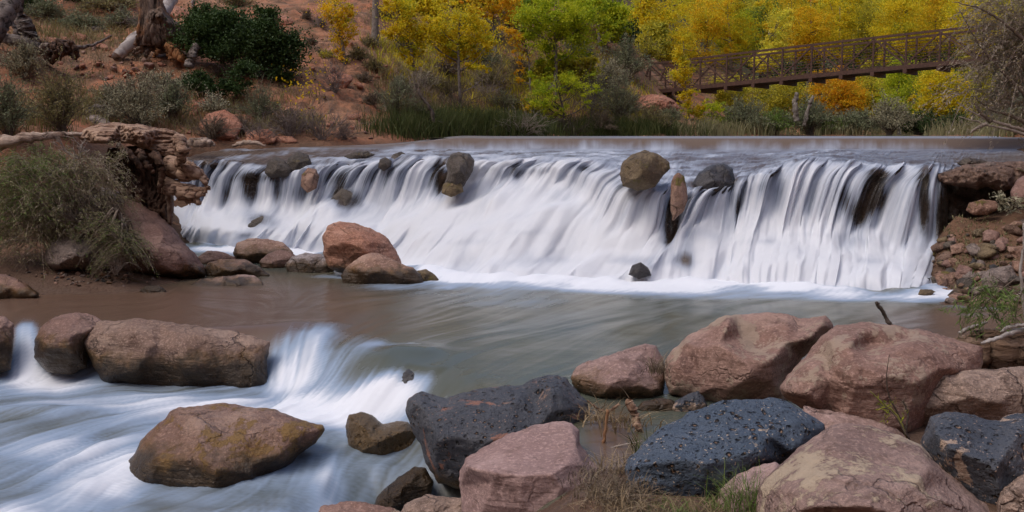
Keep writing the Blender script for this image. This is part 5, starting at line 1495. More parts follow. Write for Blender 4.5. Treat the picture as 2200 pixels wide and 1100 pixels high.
# --- shrubs: (px, py of foot, width, height, leaves, count, leaf size, aspect, label)
sh = [
    (1440, 262, 70, 36, 'sageg', 2200, .08, .3, 'grey brush growing over the red earth mound'), (1352, 250, 60, 50, 'khaki', 2600, .08, .3, 'khaki brush beside the red earth mound'),
    (1010, 60, 120, 50, 'olive', 3600, .10, .4, 'olive leafy brush high on the slope between yellow trees'), (960, 165, 80, 50, 'brown', 2600, .07, .35, 'brown brush beside the trunk of the wide yellow tree'),
    (1040, 150, 90, 60, 'sageg', 3200, .07, .35, 'grey green brush in the middle distance behind the wide yellow tree'), (880, 120, 70, 50, 'khaki', 2400, .08, .35, 'khaki brush on the slope beside the narrow yellow tree'),
    (1150, 245, 90, 50, 'olive', 3200, .06, .35, 'olive leafy brush in front of the lime sapling'), (1240, 130, 90, 60, 'sageg', 3600, .09, .35, 'grey green brush in the shade of the lime cottonwood'),
    (1270, 215, 80, 60, 'khaki', 3200, .07, .3, 'khaki brush between the lime cottonwood and the feathery bush'), (1000, 270, 90, 36, 'olive', 2600, .05, .3, 'low olive brush at the edge of the river grass'),
    (860, 205, 60, 44, 'sageg', 2000, .06, .35, 'dusty brush at the edge of the talus under the narrow yellow tree'), (1390, 130, 70, 50, 'olive', 3200, .10, .4, 'olive brush on the slope edge above the footbridge end'),
    (1100, 20, 100, 44, 'olive', 3200, .10, .4, 'olive brush near the top beside the lime cottonwood'), (830, 40, 80, 36, 'khaki', 2000, .09, .35, 'khaki brush high beside the bare grey trunk'),
    (55, 172, 110, 85, 'sage', 5200, .05, .5, 'rounded grey green shrub in front of the fallen dead log'),
    (20, 300, 110, 150, 'sageg', 5000, .055, .35, 'tall dusty green shrub at the picture edge above the driftwood'),
    (135, 292, 130, 150, 'khaki', 6500, .05, .35, 'tall khaki shrub with many fine upright stems'),
    (300, 280, 170, 120, 'sage', 7500, .05, .45, 'broad pale sage shrub behind the driftwood stump'),
    (372, 262, 110, 95, 'sageg', 4200, .05, .45, 'grey green shrub leaning beside the broad sage'),
    (255, 235, 90, 70, 'sage', 3600, .05, .5, 'pale sage clump on the red soil between two larger shrubs'),
    (350, 200, 120, 60, 'seed', 2600, .045, .6, 'small sage clump with whitish seed heads under the old trunk'),
    (408, 195, 70, 45, 'seed', 2200, .045, .6, 'pale shrub with cream seed heads against the dark green bush'),
    (462, 250, 65, 55, 'seed', 2400, .04, .6, 'silvery seed head shrub between red rocks'),
    (455, 300, 100, 60, 'brown', 2400, .04, .3, 'low brown brushy shrub beside the river above the stump'),
    (560, 262, 120, 75, 'sageg', 4200, .045, .35, 'grey green shrub below the dark green bush'),
    (520, 285, 80, 45, 'brown', 2200, .04, .3, 'brown grey low shrub near the river by the red rocks'),
    (620, 285, 110, 60, 'brown', 2600, .04, .3, 'brown twiggy shrub at the foot of the talus'),
    (85, 115, 90, 34, 'brown', 1800, .06, .35, 'dull brown brush behind the dead stump'),
    (180, 70, 160, 46, 'sageg', 4200, .08, .4, 'wide grey green brush above the red rock patch'),
    (270, 60, 120, 44, 'sageg', 3200, .08, .4, 'grey green brush beside the old trunk'),
    (100, 40, 130, 44, 'sageg', 3200, .09, .4, 'grey green brush near the leaning trunk'),
    (240, 20, 180, 40, 'khaki', 3600, .10, .4, 'khaki brush on the skyline of the slope'),
    (60, 20, 120, 40, 'dark', 3200, .10, .5, 'dark green brush at the top beside the leaning trunk'),
    (180, 0, 160, 30, 'dark', 3200, .10, .5, 'dark green thicket at the very top of the slope'),
    (290, 120, 90, 34, 'brown', 1500, .05, .35, 'low brown brush between the pale log and the red soil'),
    (510, 15, 90, 40, 'khaki', 1800, .08, .4, 'small thorny shrub above the dark green bush'),
    (770, 128, 70, 30, 'khaki', 1800, .06, .35, 'low olive tussock beside the thin yellow tree'),
    (800, 150, 60, 30, 'khaki', 1500, .06, .35, 'olive tussock under the bare grey trunk'),
    (700, 125, 40, 22, 'olive', 900, .06, .35, 'small olive tussock at the foot of the thin yellow tree'),
    (790, 100, 60, 24, 'khaki', 1200, .07, .35, 'dark olive tussock on the slope behind the thin yellow tree'),
    (660, 40, 34, 22, 'brown', 500, .07, .35, 'tiny brown tussock high on the red slope'),
    (668, 95, 30, 18, 'brown', 500, .06, .35, 'tiny brown tussock on the red slope over the dark green bush'),
    (780, 175, 60, 26, 'brown', 1300, .05, .35, 'brown tussock on the edge of the gully'),
    (800, 225, 50, 30, 'brown', 1300, .05, .35, 'small dark tussock on the sandstone talus'),
    (850, 255, 100, 90, 'sageg', 5000, .05, .3, 'dusty green willow shrub at the end of the talus'),
    (905, 275, 100, 55, 'grass', 4600, .06, .22, 'green reedy clump on the bank below the bare white twigs'),
    (910, 190, 90, 45, 'sage', 2600, .06, .3, 'grey dry shrub under the narrow yellow tree'),
    (960, 205, 90, 40, 'khaki', 2400, .06, .3, 'khaki shrub around the foot of the wide yellow tree'),
    (1060, 190, 110, 60, 'khaki', 3800, .06, .3, 'khaki brush behind the wide yellow tree'),
    (1080, 235, 100, 50, 'sageg', 3200, .05, .3, 'grey green brush above the river grass'),
    (930, 30, 90, 40, 'khaki', 2400, .09, .35, 'khaki brush on the slope between two yellow trees'),
    (1060, 90, 110, 44, 'brown', 3200, .08, .35, 'brown brush between the orange and the wide yellow tree'),
    (1120, 170, 90, 50, 'brown', 2800, .07, .35, 'brown grey brush below the sparse orange sapling'),
    (1100, 60, 90, 50, 'brown', 2800, .09, .35, 'bare looking brown brush beside the lime green cottonwood'),
    (1310, 200, 100, 80, 'sage', 5500, .08, .35, 'brown green shrub on the slope above the red mound'),
    (1345, 175, 110, 95, 'sageg', 6500, .09, .4, 'big rounded grey green bush beside the low end of the footbridge'),
    (1330, 265, 120, 110, 'sageg', 6500, .07, .25, 'tall feathery bush between the lime sapling and the red mound'),
    (1400, 280, 100, 60, 'khaki', 4200, .07, .25, 'olive brush in front of the red mound'),
    (1290, 285, 90, 50, 'brown', 3200, .06, .3, 'brown tangle at the bank beside the lime sapling'),
    (1440, 288, 90, 48, 'grass', 4200, .08, .22, 'green reeds at the bank under the low end of the footbridge'),
    (1600, 288, 130, 80, 'sageg', 6500, .10, .3, 'tall blue green bank shrub under the footbridge'),
    (1565, 286, 70, 50, 'green', 2600, .09, .3, 'green bank shrub beside the low yellow green bush tree'),
    (1665, 288, 90, 60, 'green', 3800, .10, .3, 'dark green bank shrub beside the grey stems'),
    (1740, 288, 130, 78, 'sageg', 6500, .10, .35, 'rounded grey green bank shrub below the orange tree'),
    (1835, 288, 110, 60, 'sageg', 5500, .10, .35, 'grey green bank shrub with a pale top'),
    (1910, 288, 120, 80, 'sage', 5500, .10, .35, 'pale sage bank shrub below the yellow green tree'),
    (1975, 288, 110, 54, 'dark', 4600, .10, .45, 'dark green bank shrub near the tamarisk'),
    (2050, 288, 110, 50, 'dark', 4600, .10, .45, 'dark shaded bank shrub under the tamarisk branches'),
    (1790, 288, 70, 40, 'green', 2600, .09, .35, 'low green shrub between two grey green bank shrubs'),
    (1500, 290, 60, 40, 'sageg', 2400, .08, .3, 'low grey green shrub at the foot of the slim pale tree'),
]
for i, (px, py, w, hh, kd, n, lf_, asp, lab) in enumerate(sh):
    Yv = None
    if px > 1420 and py > 270: Yv = 42.0
    shrub('shrub', lab, 'shrub', px, py, w, hh, kd, Yv, n=n, leaf=lf_, asp=asp, stems=int(30 + w * .35), seed=i, group='shrubs of the far bank and slope', sr=.006 + .0002 * (hit(px, py)[1] if Yv is None else 42), spread=1.05)

# --- the dark green bush: crowns on a gnarled stem
b = hit(520, 200)
tree('evergreen_bush', 'big dark green evergreen bush growing out beside the old trunk', 'bush', [(440, 50, 62, 38), (425, 80, 50, 34), (500, 55, 62, 42), (560, 85, 62, 50), (605, 110, 52, 46), (600, 155, 36, 36), (510, 100, 74, 34), (570, 45, 44, 30), (470, 110, 60, 24), (560, 130, 50, 30)], 'dark', [(560, 205), (545, 160), (520, 110), (500, 70)], Y=25.5, n=60000, leaf=.075, seed=120, tr=.07, limbs=30, nclump=260, cr=.42, tmat=barkd, deep=.8)
tree('evergreen_bush', 'low dark green bush with a pale neighbour under the big evergreen', 'bush', [(425, 175, 32, 26), (450, 190, 24, 16)], 'dark', [(430, 205), (430, 185), (430, 165)], Y=23.6, n=5200, leaf=.055, seed=121, tr=.03, nclump=40, cr=.4, tmat=barkd)
tree('evergreen_bush', 'second low dark green bush at the foot of the red slope', 'bush', [(505, 180, 34, 26), (530, 150, 28, 22), (480, 190, 24, 14)], 'dark', [(510, 215), (510, 190), (510, 165)], Y=23.8, n=6200, leaf=.055, seed=122, tr=.03, nclump=44, cr=.4, tmat=barkd)

# --- bare brush
bz = [(690, 300, 130, 70, 'purple grey bare brush at the foot of the sandstone talus'), (620, 300, 90, 60, 'bare brown twigs at the river beside the talus brush'),
      (740, 300, 60, 34, 'low bare brush hanging into the river'), (560, 305, 90, 40, 'bare grey brush behind the first rocks of the falls'),
      (510, 170, 80, 46, 'bare grey dead branches hanging under the dark green bush'), (470, 165, 50, 34, 'bare twigs beside the lower dark green bush'),
      (310, 60, 80, 36, 'purple grey brush behind the old trunk'), (890, 215, 60, 60, 'white bare twigs under the narrow yellow tree'),
      (1040, 210, 90, 44, 'white bare branch fan beside the wide yellow tree'), (1120, 292, 110, 50, 'pale bare branches bent into the river grass'),
      (1225, 292, 110, 50, 'dark tangle of roots and twigs under the lime sapling'), (690, 60, 40, 24, 'dry bush remains high on the slope'), (1290, 60, 70, 60, 'grey bare brush in the gully'),
      (1270, 250, 70, 70, 'bare grey brush beside the lime sapling'), (980, 240, 90, 44, 'bare brush at the dark undercut bank'), (720, 200, 60, 70, 'thin sapling twigs with last yellow leaves on the talus')]
for i, (px, py, w, hh, lab) in enumerate(bz):
    brush('bare_brush', lab, px, py, w, hh, seed=i, mat=twigp if 'white' in lab or 'pale' in lab else (barkd if 'dark' in lab else twigg), group='bare brush on the banks', stems=30, sr=.009 if py > 150 else .013)

# yellow leaves left on the talus sapling
r = np.random.default_rng(77)
V = []
for _ in range(150):
    px, py = r.normal(665, 28), r.normal(195, 34)
    V.append(hit(px, py) + [0, -.25, r.uniform(.05, .5)])
q, f = leaf_quads(np.array(V), .08, .06, r)
tag(link('leaf_litter', mesh('leaf_litter', q, f, False, {'lv': np.repeat(r.uniform(0, .8, len(V)), 4)}), L_['gold']), kind='stuff')


def blades(pts, hgt, wid, r, lean=.35, seg=4):
    """grass blades as bent tapering ribbons"""
    n = len(pts)
    t = np.linspace(0, 1, seg + 1)
    an = r.uniform(0, 2 * math.pi, n)
    d = np.stack([np.cos(an), np.sin(an), 0 * an], 1)
    ln = (hgt * r.uniform(.5, 1.2, n))
    ln_ = r.uniform(.2, 1.6, n) * lean
    c = pts[:, None] + d[:, None] * (ln * ln_)[:, None, None] * (t ** 2)[None, :, None] + np.array([0, 0, 1.0]) * (ln[:, None] * (t - .35 * ln_[:, None] * t ** 2))[..., None]
    an2 = r.uniform(0, 2 * math.pi, n)
    s = np.stack([np.cos(an2), np.sin(an2), 0 * an2], 1)
    w = wid * (1 - t ** 1.5 * .92)
    A = c + s[:, None] * w[None, :, None] / 2
    B = c - s[:, None] * w[None, :, None] / 2
    V = np.stack([A, B], 2).reshape(n, -1, 3)
    b = np.arange(n)[:, None] * (2 * (seg + 1)) + np.arange(seg)[None] * 2
    Fq = np.stack([b, b + 1, b + 3, b + 2], -1).reshape(-1, 4)
    return V.reshape(-1, 3), Fq, np.repeat(np.clip(r.normal(.45, .22, n), 0, 1), 2 * (seg + 1))


def turf(name, regions, kind, hgt, wid, seed, lean=.4):
    r = np.random.default_rng(seed)
    P_ = []
    for px, py, rx, ry, n in regions:
        Y0 = hit(px, py)
        k = max(6, n // 14)
        for _ in range(k):
            c = hit(px + r.normal() * rx * .6, py + r.normal() * ry * .6)
            m = 14
            q = c + np.concatenate([r.normal(0, .09, (m, 2)) * (1 + c[1] / 30), np.zeros((m, 1))], 1)
            P_.append(q)
    p = np.concatenate(P_)
    p[:, 2] = h(p[:, 0], p[:, 1]) - .02
    V, Fq, A = blades(p, hgt, wid, r, lean)
    return tag(link(name, mesh(name, V, Fq, False, {'lv': A}), L_[kind]), kind='stuff')


turf('river_grass', [(930, 285, 90, 8, 2600), (1010, 282, 90, 8, 2600), (1090, 283, 60, 8, 1800), (1150, 286, 80, 6, 1500), (1380, 287, 120, 4, 2200), (1300, 286, 60, 5, 1200), (1000, 265, 120, 10, 1200)], 'grass', .62, .02, 31)
turf('bank_reeds', [(1500 + k * 60, 289, 40, 1.2, 260) for k in range(12)], 'willow', .7, .03, 34)
turf('dry_grass', [(880, 180, 50, 40, 900), (920, 215, 90, 30, 1600), (1000, 190, 110, 30, 1500), (1150, 215, 110, 30, 1500), (980, 130, 110, 50, 1500), (1100, 120, 110, 50, 1500), (1260, 180, 60, 60, 1200), (880, 60, 90, 60, 900),
                     (150, 110, 170, 30, 1200), (320, 250, 200, 30, 1000), (560, 285, 200, 14, 500), (1330, 250, 80, 30, 1300)], 'dry', .32, .014, 32, .7)
turf('olive_brush', [(1000, 110, 150, 60, 1800), (1130, 190, 120, 50, 1600), (1240, 140, 80, 60, 1600), (900, 130, 70, 70, 900), (1330, 230, 90, 30, 1200)], 'olive', .42, .03, 36, .7)
turf('slope_brush', [(200, 70, 220, 40, 2200), (1000, 70, 160, 60, 2600), (1130, 160, 120, 60, 2200), (900, 190, 100, 40, 1600), (1280, 120, 70, 90, 2000), (300, 230, 260, 40, 1600), (80, 250, 150, 40, 1200), (560, 270, 160, 20, 900), (1330, 200, 90, 60, 1500)], 'khaki', .34, .022, 33, .6)

# ------------------------------------------------------------------ footbridge
steel = plainmat('rusty_steel', (.06, .030, .021), (.095, .048, .034), 9, .7, .35, .35)
deckm = plainmat('bridge_deck', (.06, .035, .026), (.09, .055, .04), 6, .85, .4)
A0 = P(1396, 198, 52.0); B0 = P(2093, 130.5, 43.0)
dv = (B0 - A0) / 11.0                       # one panel
hor = np.array([dv[0], dv[1], 0]); hor /= np.linalg.norm(hor)
back = np.array([-hor[1], hor[0], 0]) * 1.75
HT = 1.42
NP = 16


def bp(i, side=0, z=0.0):
    cam_ = -.0009 * (i - 6) ** 2 * 1.0      # slight camber
    return A0 + dv * i + back * side + np.array([0, 0, z + cam_ + .03])


br = tag(empty('footbridge', bp(0)), 'long rusty steel truss footbridge sloping up over the river', 'footbridge')


def part(name, build, mat=None, smooth=False):
    mb = MB(); build(mb)
    return link(name, mesh(name, np.concatenate(mb.v) - bp(0), [np.concatenate(mb.f4)] + ([np.concatenate(mb.f3)] if mb.f3 else []), smooth), mat or steel, br)


for sd in (0, 1):
    for z, nm, w, hh in ((HT, 'top_chord', .09, .10), (0, 'bottom_chord', .10, .20)):
        part(nm, lambda mb: [mb.box(bp(i, sd, z), bp(i + 1, sd, z), w, hh) for i in range(0 if z == 0 else 0, NP)])
    for z in (.28, .54, .82, 1.08):
        part('rail', lambda mb: [mb.box(bp(i if i else -.25 * z / HT + .0, sd, z) + back * (.03 if sd == 0 else -.03), bp(i + 1, sd, z) + back * (.03 if sd == 0 else -.03), .03, .03) for i in range(NP)])
    for i in range(NP + 1):
        part('post', lambda mb: mb.box(bp(i, sd, .1), bp(i, sd, HT - .05), .075, .075, hor))
    for i in range(NP):
        a, b = (i, i + 1) if (i % 2 == (0 if sd == 0 else 0)) else (i + 1, i)
        part('diagonal', lambda mb: mb.box(bp(a, sd, HT - .06), bp(b, sd, .1), .065, .065, back))
    part('end_brace', lambda mb: mb.box(bp(-.42, sd, .0), bp(0, sd, HT - .02), .08, .08, back))
    part('bottom_chord', lambda mb: mb.box(bp(-.5, sd, 0), bp(0, sd, 0), .10, .20))
part('deck', lambda mb: [mb.box(bp(i, .5, -.02), bp(i + 1, .5, -.02), 1.6, .06) for i in range(NP)] + [mb.box(bp(-.5, .5, -.02), bp(0, .5, -.02), 1.6, .06)], deckm)
for i in range(NP + 1):
    part('floor_beam', lambda mb: mb.box(bp(i, -.06, -.19), bp(i, 1.06, -.19), .16, .18))
rock('abutment_mound', 'red earth mound carrying the low end of the footbridge', 'mound',
     [(1350, 240), (1362, 220), (1380, 206), (1400, 202), (1430, 205), (1448, 216), (1462, 232), (1450, 246), (1360, 250)], hillrock, Y=float(hit(1400, 232)[1]) - .6, seed=200, res=60, T=.8, amp=.12, freq=4)
rock('rock', 'low red rock in the brush below the red earth mound', 'rock', [(1335, 250), (1360, 240), (1385, 246), (1392, 262), (1340, 266)], hillrock, Y=45, seed=201, res=30, amp=.06)
# far end of the bridge rests on the other bank
rock('rock', 'pale weathered rock with a white top in the bushes under the lime green cottonwood', 'rock', [(1178, 192), (1182, 172), (1188, 162), (1198, 160), (1202, 170), (1206, 188), (1200, 196)],
     rockmat('pale_rock', (.22, .14, .1), (.36, .3, .27), (.14, .08, .06), seed=22), Y=float(hit(1192, 200)[1]) - .2, seed=202, res=30)

# ------------------------------------------------------------------ dead wood
drift = woodmat('driftwood', (.25, .145, .098), (.41, .28, .20), (.16, .085, .055), (1, 0, 0), 1.2)
driftp = woodmat('pale_driftwood', (.34, .24, .18), (.46, .36, .29), (.22, .14, .10), (1, 0, 0), 1.2)
rootm = woodmat('dark_root_wood', (.07, .038, .025), (.12, .07, .048), (.03, .018, .012), (0, 0, 1), 1.0)
barkm = woodmat('cottonwood_bark', (.13, .085, .062), (.22, .16, .125), (.26, .11, .04), (0, 0, 1), .55, 1.6)
palelog = woodmat('bleached_log', (.28, .24, .225), (.42, .38, .365), (.20, .15, .125), (1, 0, 1), .6, .5)
greylog = woodmat('grey_log', (.13, .105, .09), (.22, .185, .165), (.08, .06, .05), (1, 0, 0), .8)


def wood_solid(name, outline, Y, mat, parent=None, **kw):
    V, T_ = solid(outline, Y=Y, **kw)
    if parent is not None:
        return link(name, mesh(name, V - np.array(parent.location), T_), mat, parent)
    c = V.mean(0)
    return link(name, mesh(name, V - c, T_), mat, None, c)


e = tag(empty('driftwood_stump', P(330, 470, 15.6)), 'huge weathered driftwood root stump overhanging the pool beside the red brown boulder', 'driftwood stump')
wood_solid('trunk', [(165, 292), (185, 275), (215, 264), (260, 264), (300, 268), (345, 276), (372, 280), (396, 290), (401, 303), (396, 318), (388, 330), (385, 352), (372, 350), (352, 335), (318, 322), (290, 312), (255, 308), (225, 310), (195, 308), (175, 304)], 15.4, drift, e, lean=.5, T=.45, back=.6, res=110, seed=70, amp=.035, soft=1, freq=5, sm_it=2, cuts=0, grain=(1.1, 8, 9, .16))
wood_solid('root_plate', [(232, 318), (300, 312), (352, 325), (385, 345), (380, 380), (370, 400), (372, 440), (368, 482), (352, 476), (330, 455), (300, 445), (262, 420), (240, 390), (222, 350)], 15.75, rootm, e, lean=.1, T=-.35, back=.5, res=90, seed=71, amp=.06, rnd_=-.6, freq=4, cuts=0, grain=(6, 6, 1.2, .12))
wood_solid('root_plate', [(366, 382), (372, 400), (374, 440), (370, 485), (360, 480), (358, 440), (352, 400)], 15.5, woodmat('root_edge_wood', (.16, .10, .075), (.24, .17, .135), (.10, .06, .04), (0, 0, 1)), e, lean=.0, T=.12, res=40, seed=72)


def root(pts, rad, par, mat, name='root', wob=.6, seed=0, Y=15.3, k=9):
    mb = MB()
    w = np.array([P(a, b, Y + c) for a, b, c in pts])
    p = smooth_path(w, 24)
    p += min(.012, .22 * float(np.mean(rad))) * np.random.default_rng(seed).normal(size=p.shape)
    mb.tube(p, np.interp(np.linspace(0, 1, 24), np.linspace(0, 1, len(rad)), rad), k, wob, seed=seed)
    v = np.concatenate(mb.v)
    if par is None:
        c = v.mean(0)
        return link(name, mesh(name, v - c, [np.concatenate(mb.f4), np.concatenate(mb.f3)]), mat, None, c)
    return link(name, mesh(name, v - np.array(par.location), [np.concatenate(mb.f4), np.concatenate(mb.f3)]), mat, par)


rs = [([(365, 352, .1), (390, 360, -.1), (420, 372, -.25), (438, 388, -.3), (446, 405, -.35)], [.14, .12, .09, .05, .02]),
      ([(368, 365, .1), (395, 374, -.1), (425, 380, -.2), (447, 384, -.3)], [.10, .09, .06, .02]),
      ([(350, 395, .1), (380, 404, -.1), (405, 418, -.2), (420, 428, -.2), (430, 437, -.25)], [.13, .13, .11, .07, .03]),
      ([(365, 398, .1), (400, 408, -.1), (430, 408, -.25), (452, 402, -.3)], [.09, .09, .05, .012]),
      ([(380, 350, .05), (402, 352, -.1), (420, 362, -.2), (440, 372, -.2)], [.07, .06, .05, .02]),
      ([(405, 412, -.15), (425, 418, -.25), (438, 416, -.3), (445, 410, -.3)], [.07, .05, .03, .01]),
      ([(372, 478, .0), (382, 482, -.1), (386, 484, -.1)], [.018, .015, .01]),
      ([(330, 330, -.1), (345, 350, -.25), (350, 380, -.25), (340, 410, -.2)], [.07, .06, .05, .03]),
      ([(300, 325, -.2), (310, 345, -.3), (330, 370, -.3)], [.06, .05, .03]),
      ([(255, 312, -.2), (280, 330, -.35), (300, 356, -.35), (312, 370, -.3)], [.05, .05, .04, .02]),
      ([(378, 300, -.4), (392, 316, -.45), (388, 336, -.4), (380, 352, -.3)], [.09, .10, .08, .05])]
for i, (pts, rad) in enumerate(rs):
    root(pts, rad, e, drift if i < 7 or i == 10 else rootm, seed=i)

t_ = tag(root([(-60, 318, .3), (0, 306, 0), (60, 297, 0), (130, 292, .2), (180, 288, .4)], [.09, .09, .07, .05, .03], None, driftp, 'driftwood_log', Y=15.2, seed=20), 'long pale log lying behind the drooping bush', 'log')
tag(root([(398, 308, 0), (425, 304, 0), (450, 306, 0), (462, 312, 0)], [.05, .09, .08, .03], None, driftp, 'driftwood_log', Y=20.9, seed=21), 'short pale driftwood piece on the river bank behind the stump', 'log')
tag(root([(500, 313, 0), (525, 307, 0), (550, 308, 0), (570, 314, 0)], [.03, .05, .04, .02], None, driftp, 'driftwood_log', Y=21.2, seed=22), 'curved pale driftwood piece on the bank above the first falls', 'log')
Yl = hit(255, 128)[1]
tag(root([(252, 122, -.1), (268, 105, 0), (292, 88, .1), (325, 55, .8), (350, 28, 1.3), (372, -8, 2.0)], [.15, .16, .19, .17, .17, .16], None, palelog, 'bleached_log', Y=Yl, seed=23, wob=.25, k=14), 'thick bleached log leaning behind the old cottonwood trunk', 'log')
tag(root([(-30, 105, 0), (-5, 55, 0), (20, 10, .3), (40, -40, .5)], [.24, .23, .2, .18], None, greylog, 'leaning_tree', Y=23.5, seed=24, wob=.2, k=14), 'pale leaning tree trunk at the upper picture corner', 'tree trunk')
tag(root([(42, 75, 0), (38, 40, 0), (40, 0, 0), (36, -40, 0)], [.14, .12, .1, .09], None, greylog, 'dead_tree', Y=26, seed=25, wob=.3), 'upright grey dead trunk beside the leaning pale trunk', 'tree trunk')
tag(root([(68, 88, 0), (58, 62, 0), (52, 45, 0)], [.22, .18, .15], None, greylog, 'dead_tree', Y=25, seed=26, wob=.5, k=12), 'short broken grey trunk behind the dead root ball', 'tree trunk')
tag(root([(-20, 78, 0), (20, 84, 0), (55, 92, 0), (85, 100, 0)], [.16, .14, .12, .08], None, greylog, 'fallen_log', Y=24.3, seed=27, wob=.5, k=10), 'grey fallen log lying above the rounded shrub', 'log')
tag(root([(95, 108, 0), (130, 100, 0), (170, 102, 0), (205, 94, .4), (240, 76, .8)], [.05, .06, .05, .035, .02], None, greylog, 'dead_branch', Y=24.6, seed=28, wob=.4), 'long thin dead branch curving from the root ball', 'branch')
tag(root([(-10, 10, 0), (20, 40, 0), (40, 80, 0)], [.06, .06, .05], None, greylog, 'dead_branch', Y=25, seed=29), 'dark thin branch crossing under the leaning pale trunk', 'branch')
e2 = tag(empty('dead_root_ball', P(120, 130, 24.0)), 'dark upturned root ball of the fallen log on the red soil', 'root ball')
wood_solid('root_plate', [(85, 112), (100, 96), (125, 84), (150, 86), (168, 100), (172, 122), (160, 130), (145, 118), (128, 128), (112, 140), (98, 132)], 24.0, rootm, e2, T=.3, back=.4, res=60, seed=73, amp=.10, freq=5)
for i, pts in enumerate([[(90, 104, -.2), (100, 96, -.3), (106, 108, -.3)], [(125, 88, -.3), (133, 104, -.4), (128, 130, -.3)], [(150, 90, -.3), (162, 108, -.3), (164, 128, -.2)], [(108, 98, -.3), (120, 108, -.4), (112, 138, -.3)]]):
    root(pts, [.07, .06, .03], e2, rootm if i else palelog, Y=24.0, seed=40 + i)

# old cottonwood trunk on its raised roots
e3 = tag(empty('old_cottonwood', P(345, 118, 26.5)), 'massive old cottonwood trunk with deeply furrowed bark and exposed roots', 'tree')
wood_solid('trunk', [(300, -160), (300, -60), (300, 20), (302, 60), (308, 90), (318, 108), (345, 116), (372, 110), (395, 104), (412, 92), (410, 74), (394, 58), (372, 40), (356, 22), (348, 0), (345, -60), (346, -160)], 26.3, barkm, e3, lean=.05, T=.6, back=.7, res=130, seed=74, amp=.03, freq=4, rnd_=.6, cuts=0, grain=(7, 7, .6, .14))
for i in range(9):                                             # furrowed ridges that run down into the roots
    x0 = 303 + i * 5
    root([(x0, -70, -.42 + .02 * abs(i - 4)), (x0 + 1, 20, -.5 + .02 * abs(i - 4)), (x0 + (i - 3) * 1.2, 62, -.6), (x0 + (i - 2.4) * 4.2, 98, -.6 + .02 * i)], [.05, .055, .07, .06], e3, barkm, 'bark_ridge', Y=26.3, seed=60 + i, wob=.7, k=6)
rt_or = woodmat('orange_root_wood', (.28, .12, .045), (.34, .17, .08), (.16, .07, .03), (0, 0, 1), .8)
for i, (pts, rad) in enumerate([([(365, 100, -.4), (378, 112, -.6), (392, 124, -.7), (402, 134, -.7)], [.14, .13, .12, .06]), ([(362, 102, -.4), (364, 116, -.5), (368, 130, -.6)], [.09, .08, .05]),
                               ([(312, 98, -.3), (316, 112, -.4), (314, 124, -.4)], [.09, .07, .04]), ([(340, 108, -.4), (334, 116, -.5), (329, 124, -.5)], [.05, .04, .03]),
                               ([(390, 95, -.2), (402, 104, -.3), (412, 104, -.3)], [.09, .09, .06]), ([(322, 100, -.3), (300, 104, -.3), (284, 112, -.3)], [.10, .06, .03]), ([(326, 104, -.3), (305, 110, -.3), (290, 116, -.3)], [.07, .05, .02])]):
    root(pts, rad, e3, rt_or if i in (0, 1, 3, 4) else barkm, Y=26.2, seed=80 + i)
tag(root([(422, 98, 0), (414, 118, -.2), (406, 144, -.3)], [.10, .10, .12], None, greylog, 'bush_stem', Y=25.0, seed=90, wob=.4), 'bent grey stem at the edge of the evergreen bush', 'tree trunk')
tag(root([(418, -20, 0), (414, 10, 0), (420, 22, 0), (426, 28, 0)], [.06, .06, .05, .04], None, palelog, 'white_branch', Y=30, seed=91), 'thin white dead branch above the evergreen bush', 'branch')
tag(root([(183, 244, 0), (205, 236, 0), (228, 233, 0), (246, 238, 0)], [.07, .08, .07, .04], None, greylog, 'fallen_log', Y=21.5, seed=92), 'dark grey log piece between shrubs above the driftwood stump', 'log')
tag(root([(55, 292, 0), (90, 282, 0), (125, 268, 0)], [.05, .06, .04], None, greylog, 'fallen_log', Y=19.0, seed=93), 'dark thin log at the foot of the khaki shrub', 'log')
tag(root([(1035, 38 + 0, 0), (1040, 60, 0), (1050, 110, 0)], [.05, .04, .03], None, greylog, 'dead_tree', Y=33, seed=94), 'thin grey stem behind the wide yellow tree', 'tree trunk')
tag(root([(1712, 262, 0), (1708, 228, 0), (1712, 200, 0)], [.12, .10, .08], None, bark, 'grey_stem', Y=41.5, seed=95), 'bare grey stem on the bank below the footbridge', 'tree trunk')
tag(root([(1728, 270, 0), (1735, 236, 0), (1748, 205, 0)], [.10, .08, .05], None, bark, 'grey_stem', Y=41.5, seed=96), 'slanting bare grey stem beside the upright one below the footbridge', 'tree trunk')
tag(root([(932, 262, 0), (925, 235, 0), (905, 205, 0), (893, 180, 0)], [.06, .05, .04, .02], None, barkd, 'bent_branch', Y=25.4, seed=97), 'dark bent stem leaning over the river grass', 'branch')

# right bank: log, birch branch, sticks
e4 = tag(root([(2015, 778, .1), (2040, 762, 0), (2090, 752, 0), (2150, 752, 0), (2260, 758, 0)], [.05, .10, .15, .155, .17], None, woodmat('brown_driftwood', (.20, .125, .08), (.30, .205, .145), (.12, .07, .045), (1, 0, 0), 1.6, 1.5), 'driftwood_log', Y=7.85, seed=100, wob=.35, k=20), 'brown split driftwood log resting on the boulders at the picture edge', 'log')
whiteb = plainmat('birch_bark', (.26, .23, .21), (.40, .37, .35), 26, .8, .4)
tag(root([(2108, 738, -.2), (2140, 728, -.2), (2175, 715, -.1), (2230, 698, 0)], [.010, .016, .02, .022], None, whiteb, 'white_branch', Y=7.6, seed=101, wob=.3), 'white bare branch lying above the driftwood log', 'branch')
tag(root([(2062, 716, 0), (2075, 708, 0), (2100, 700, 0), (2120, 692, 0)], [.014, .016, .013, .01], None, whiteb, 'white_branch', Y=7.9, seed=102, wob=.3), 'short thin pale branch behind the green sprig', 'branch')
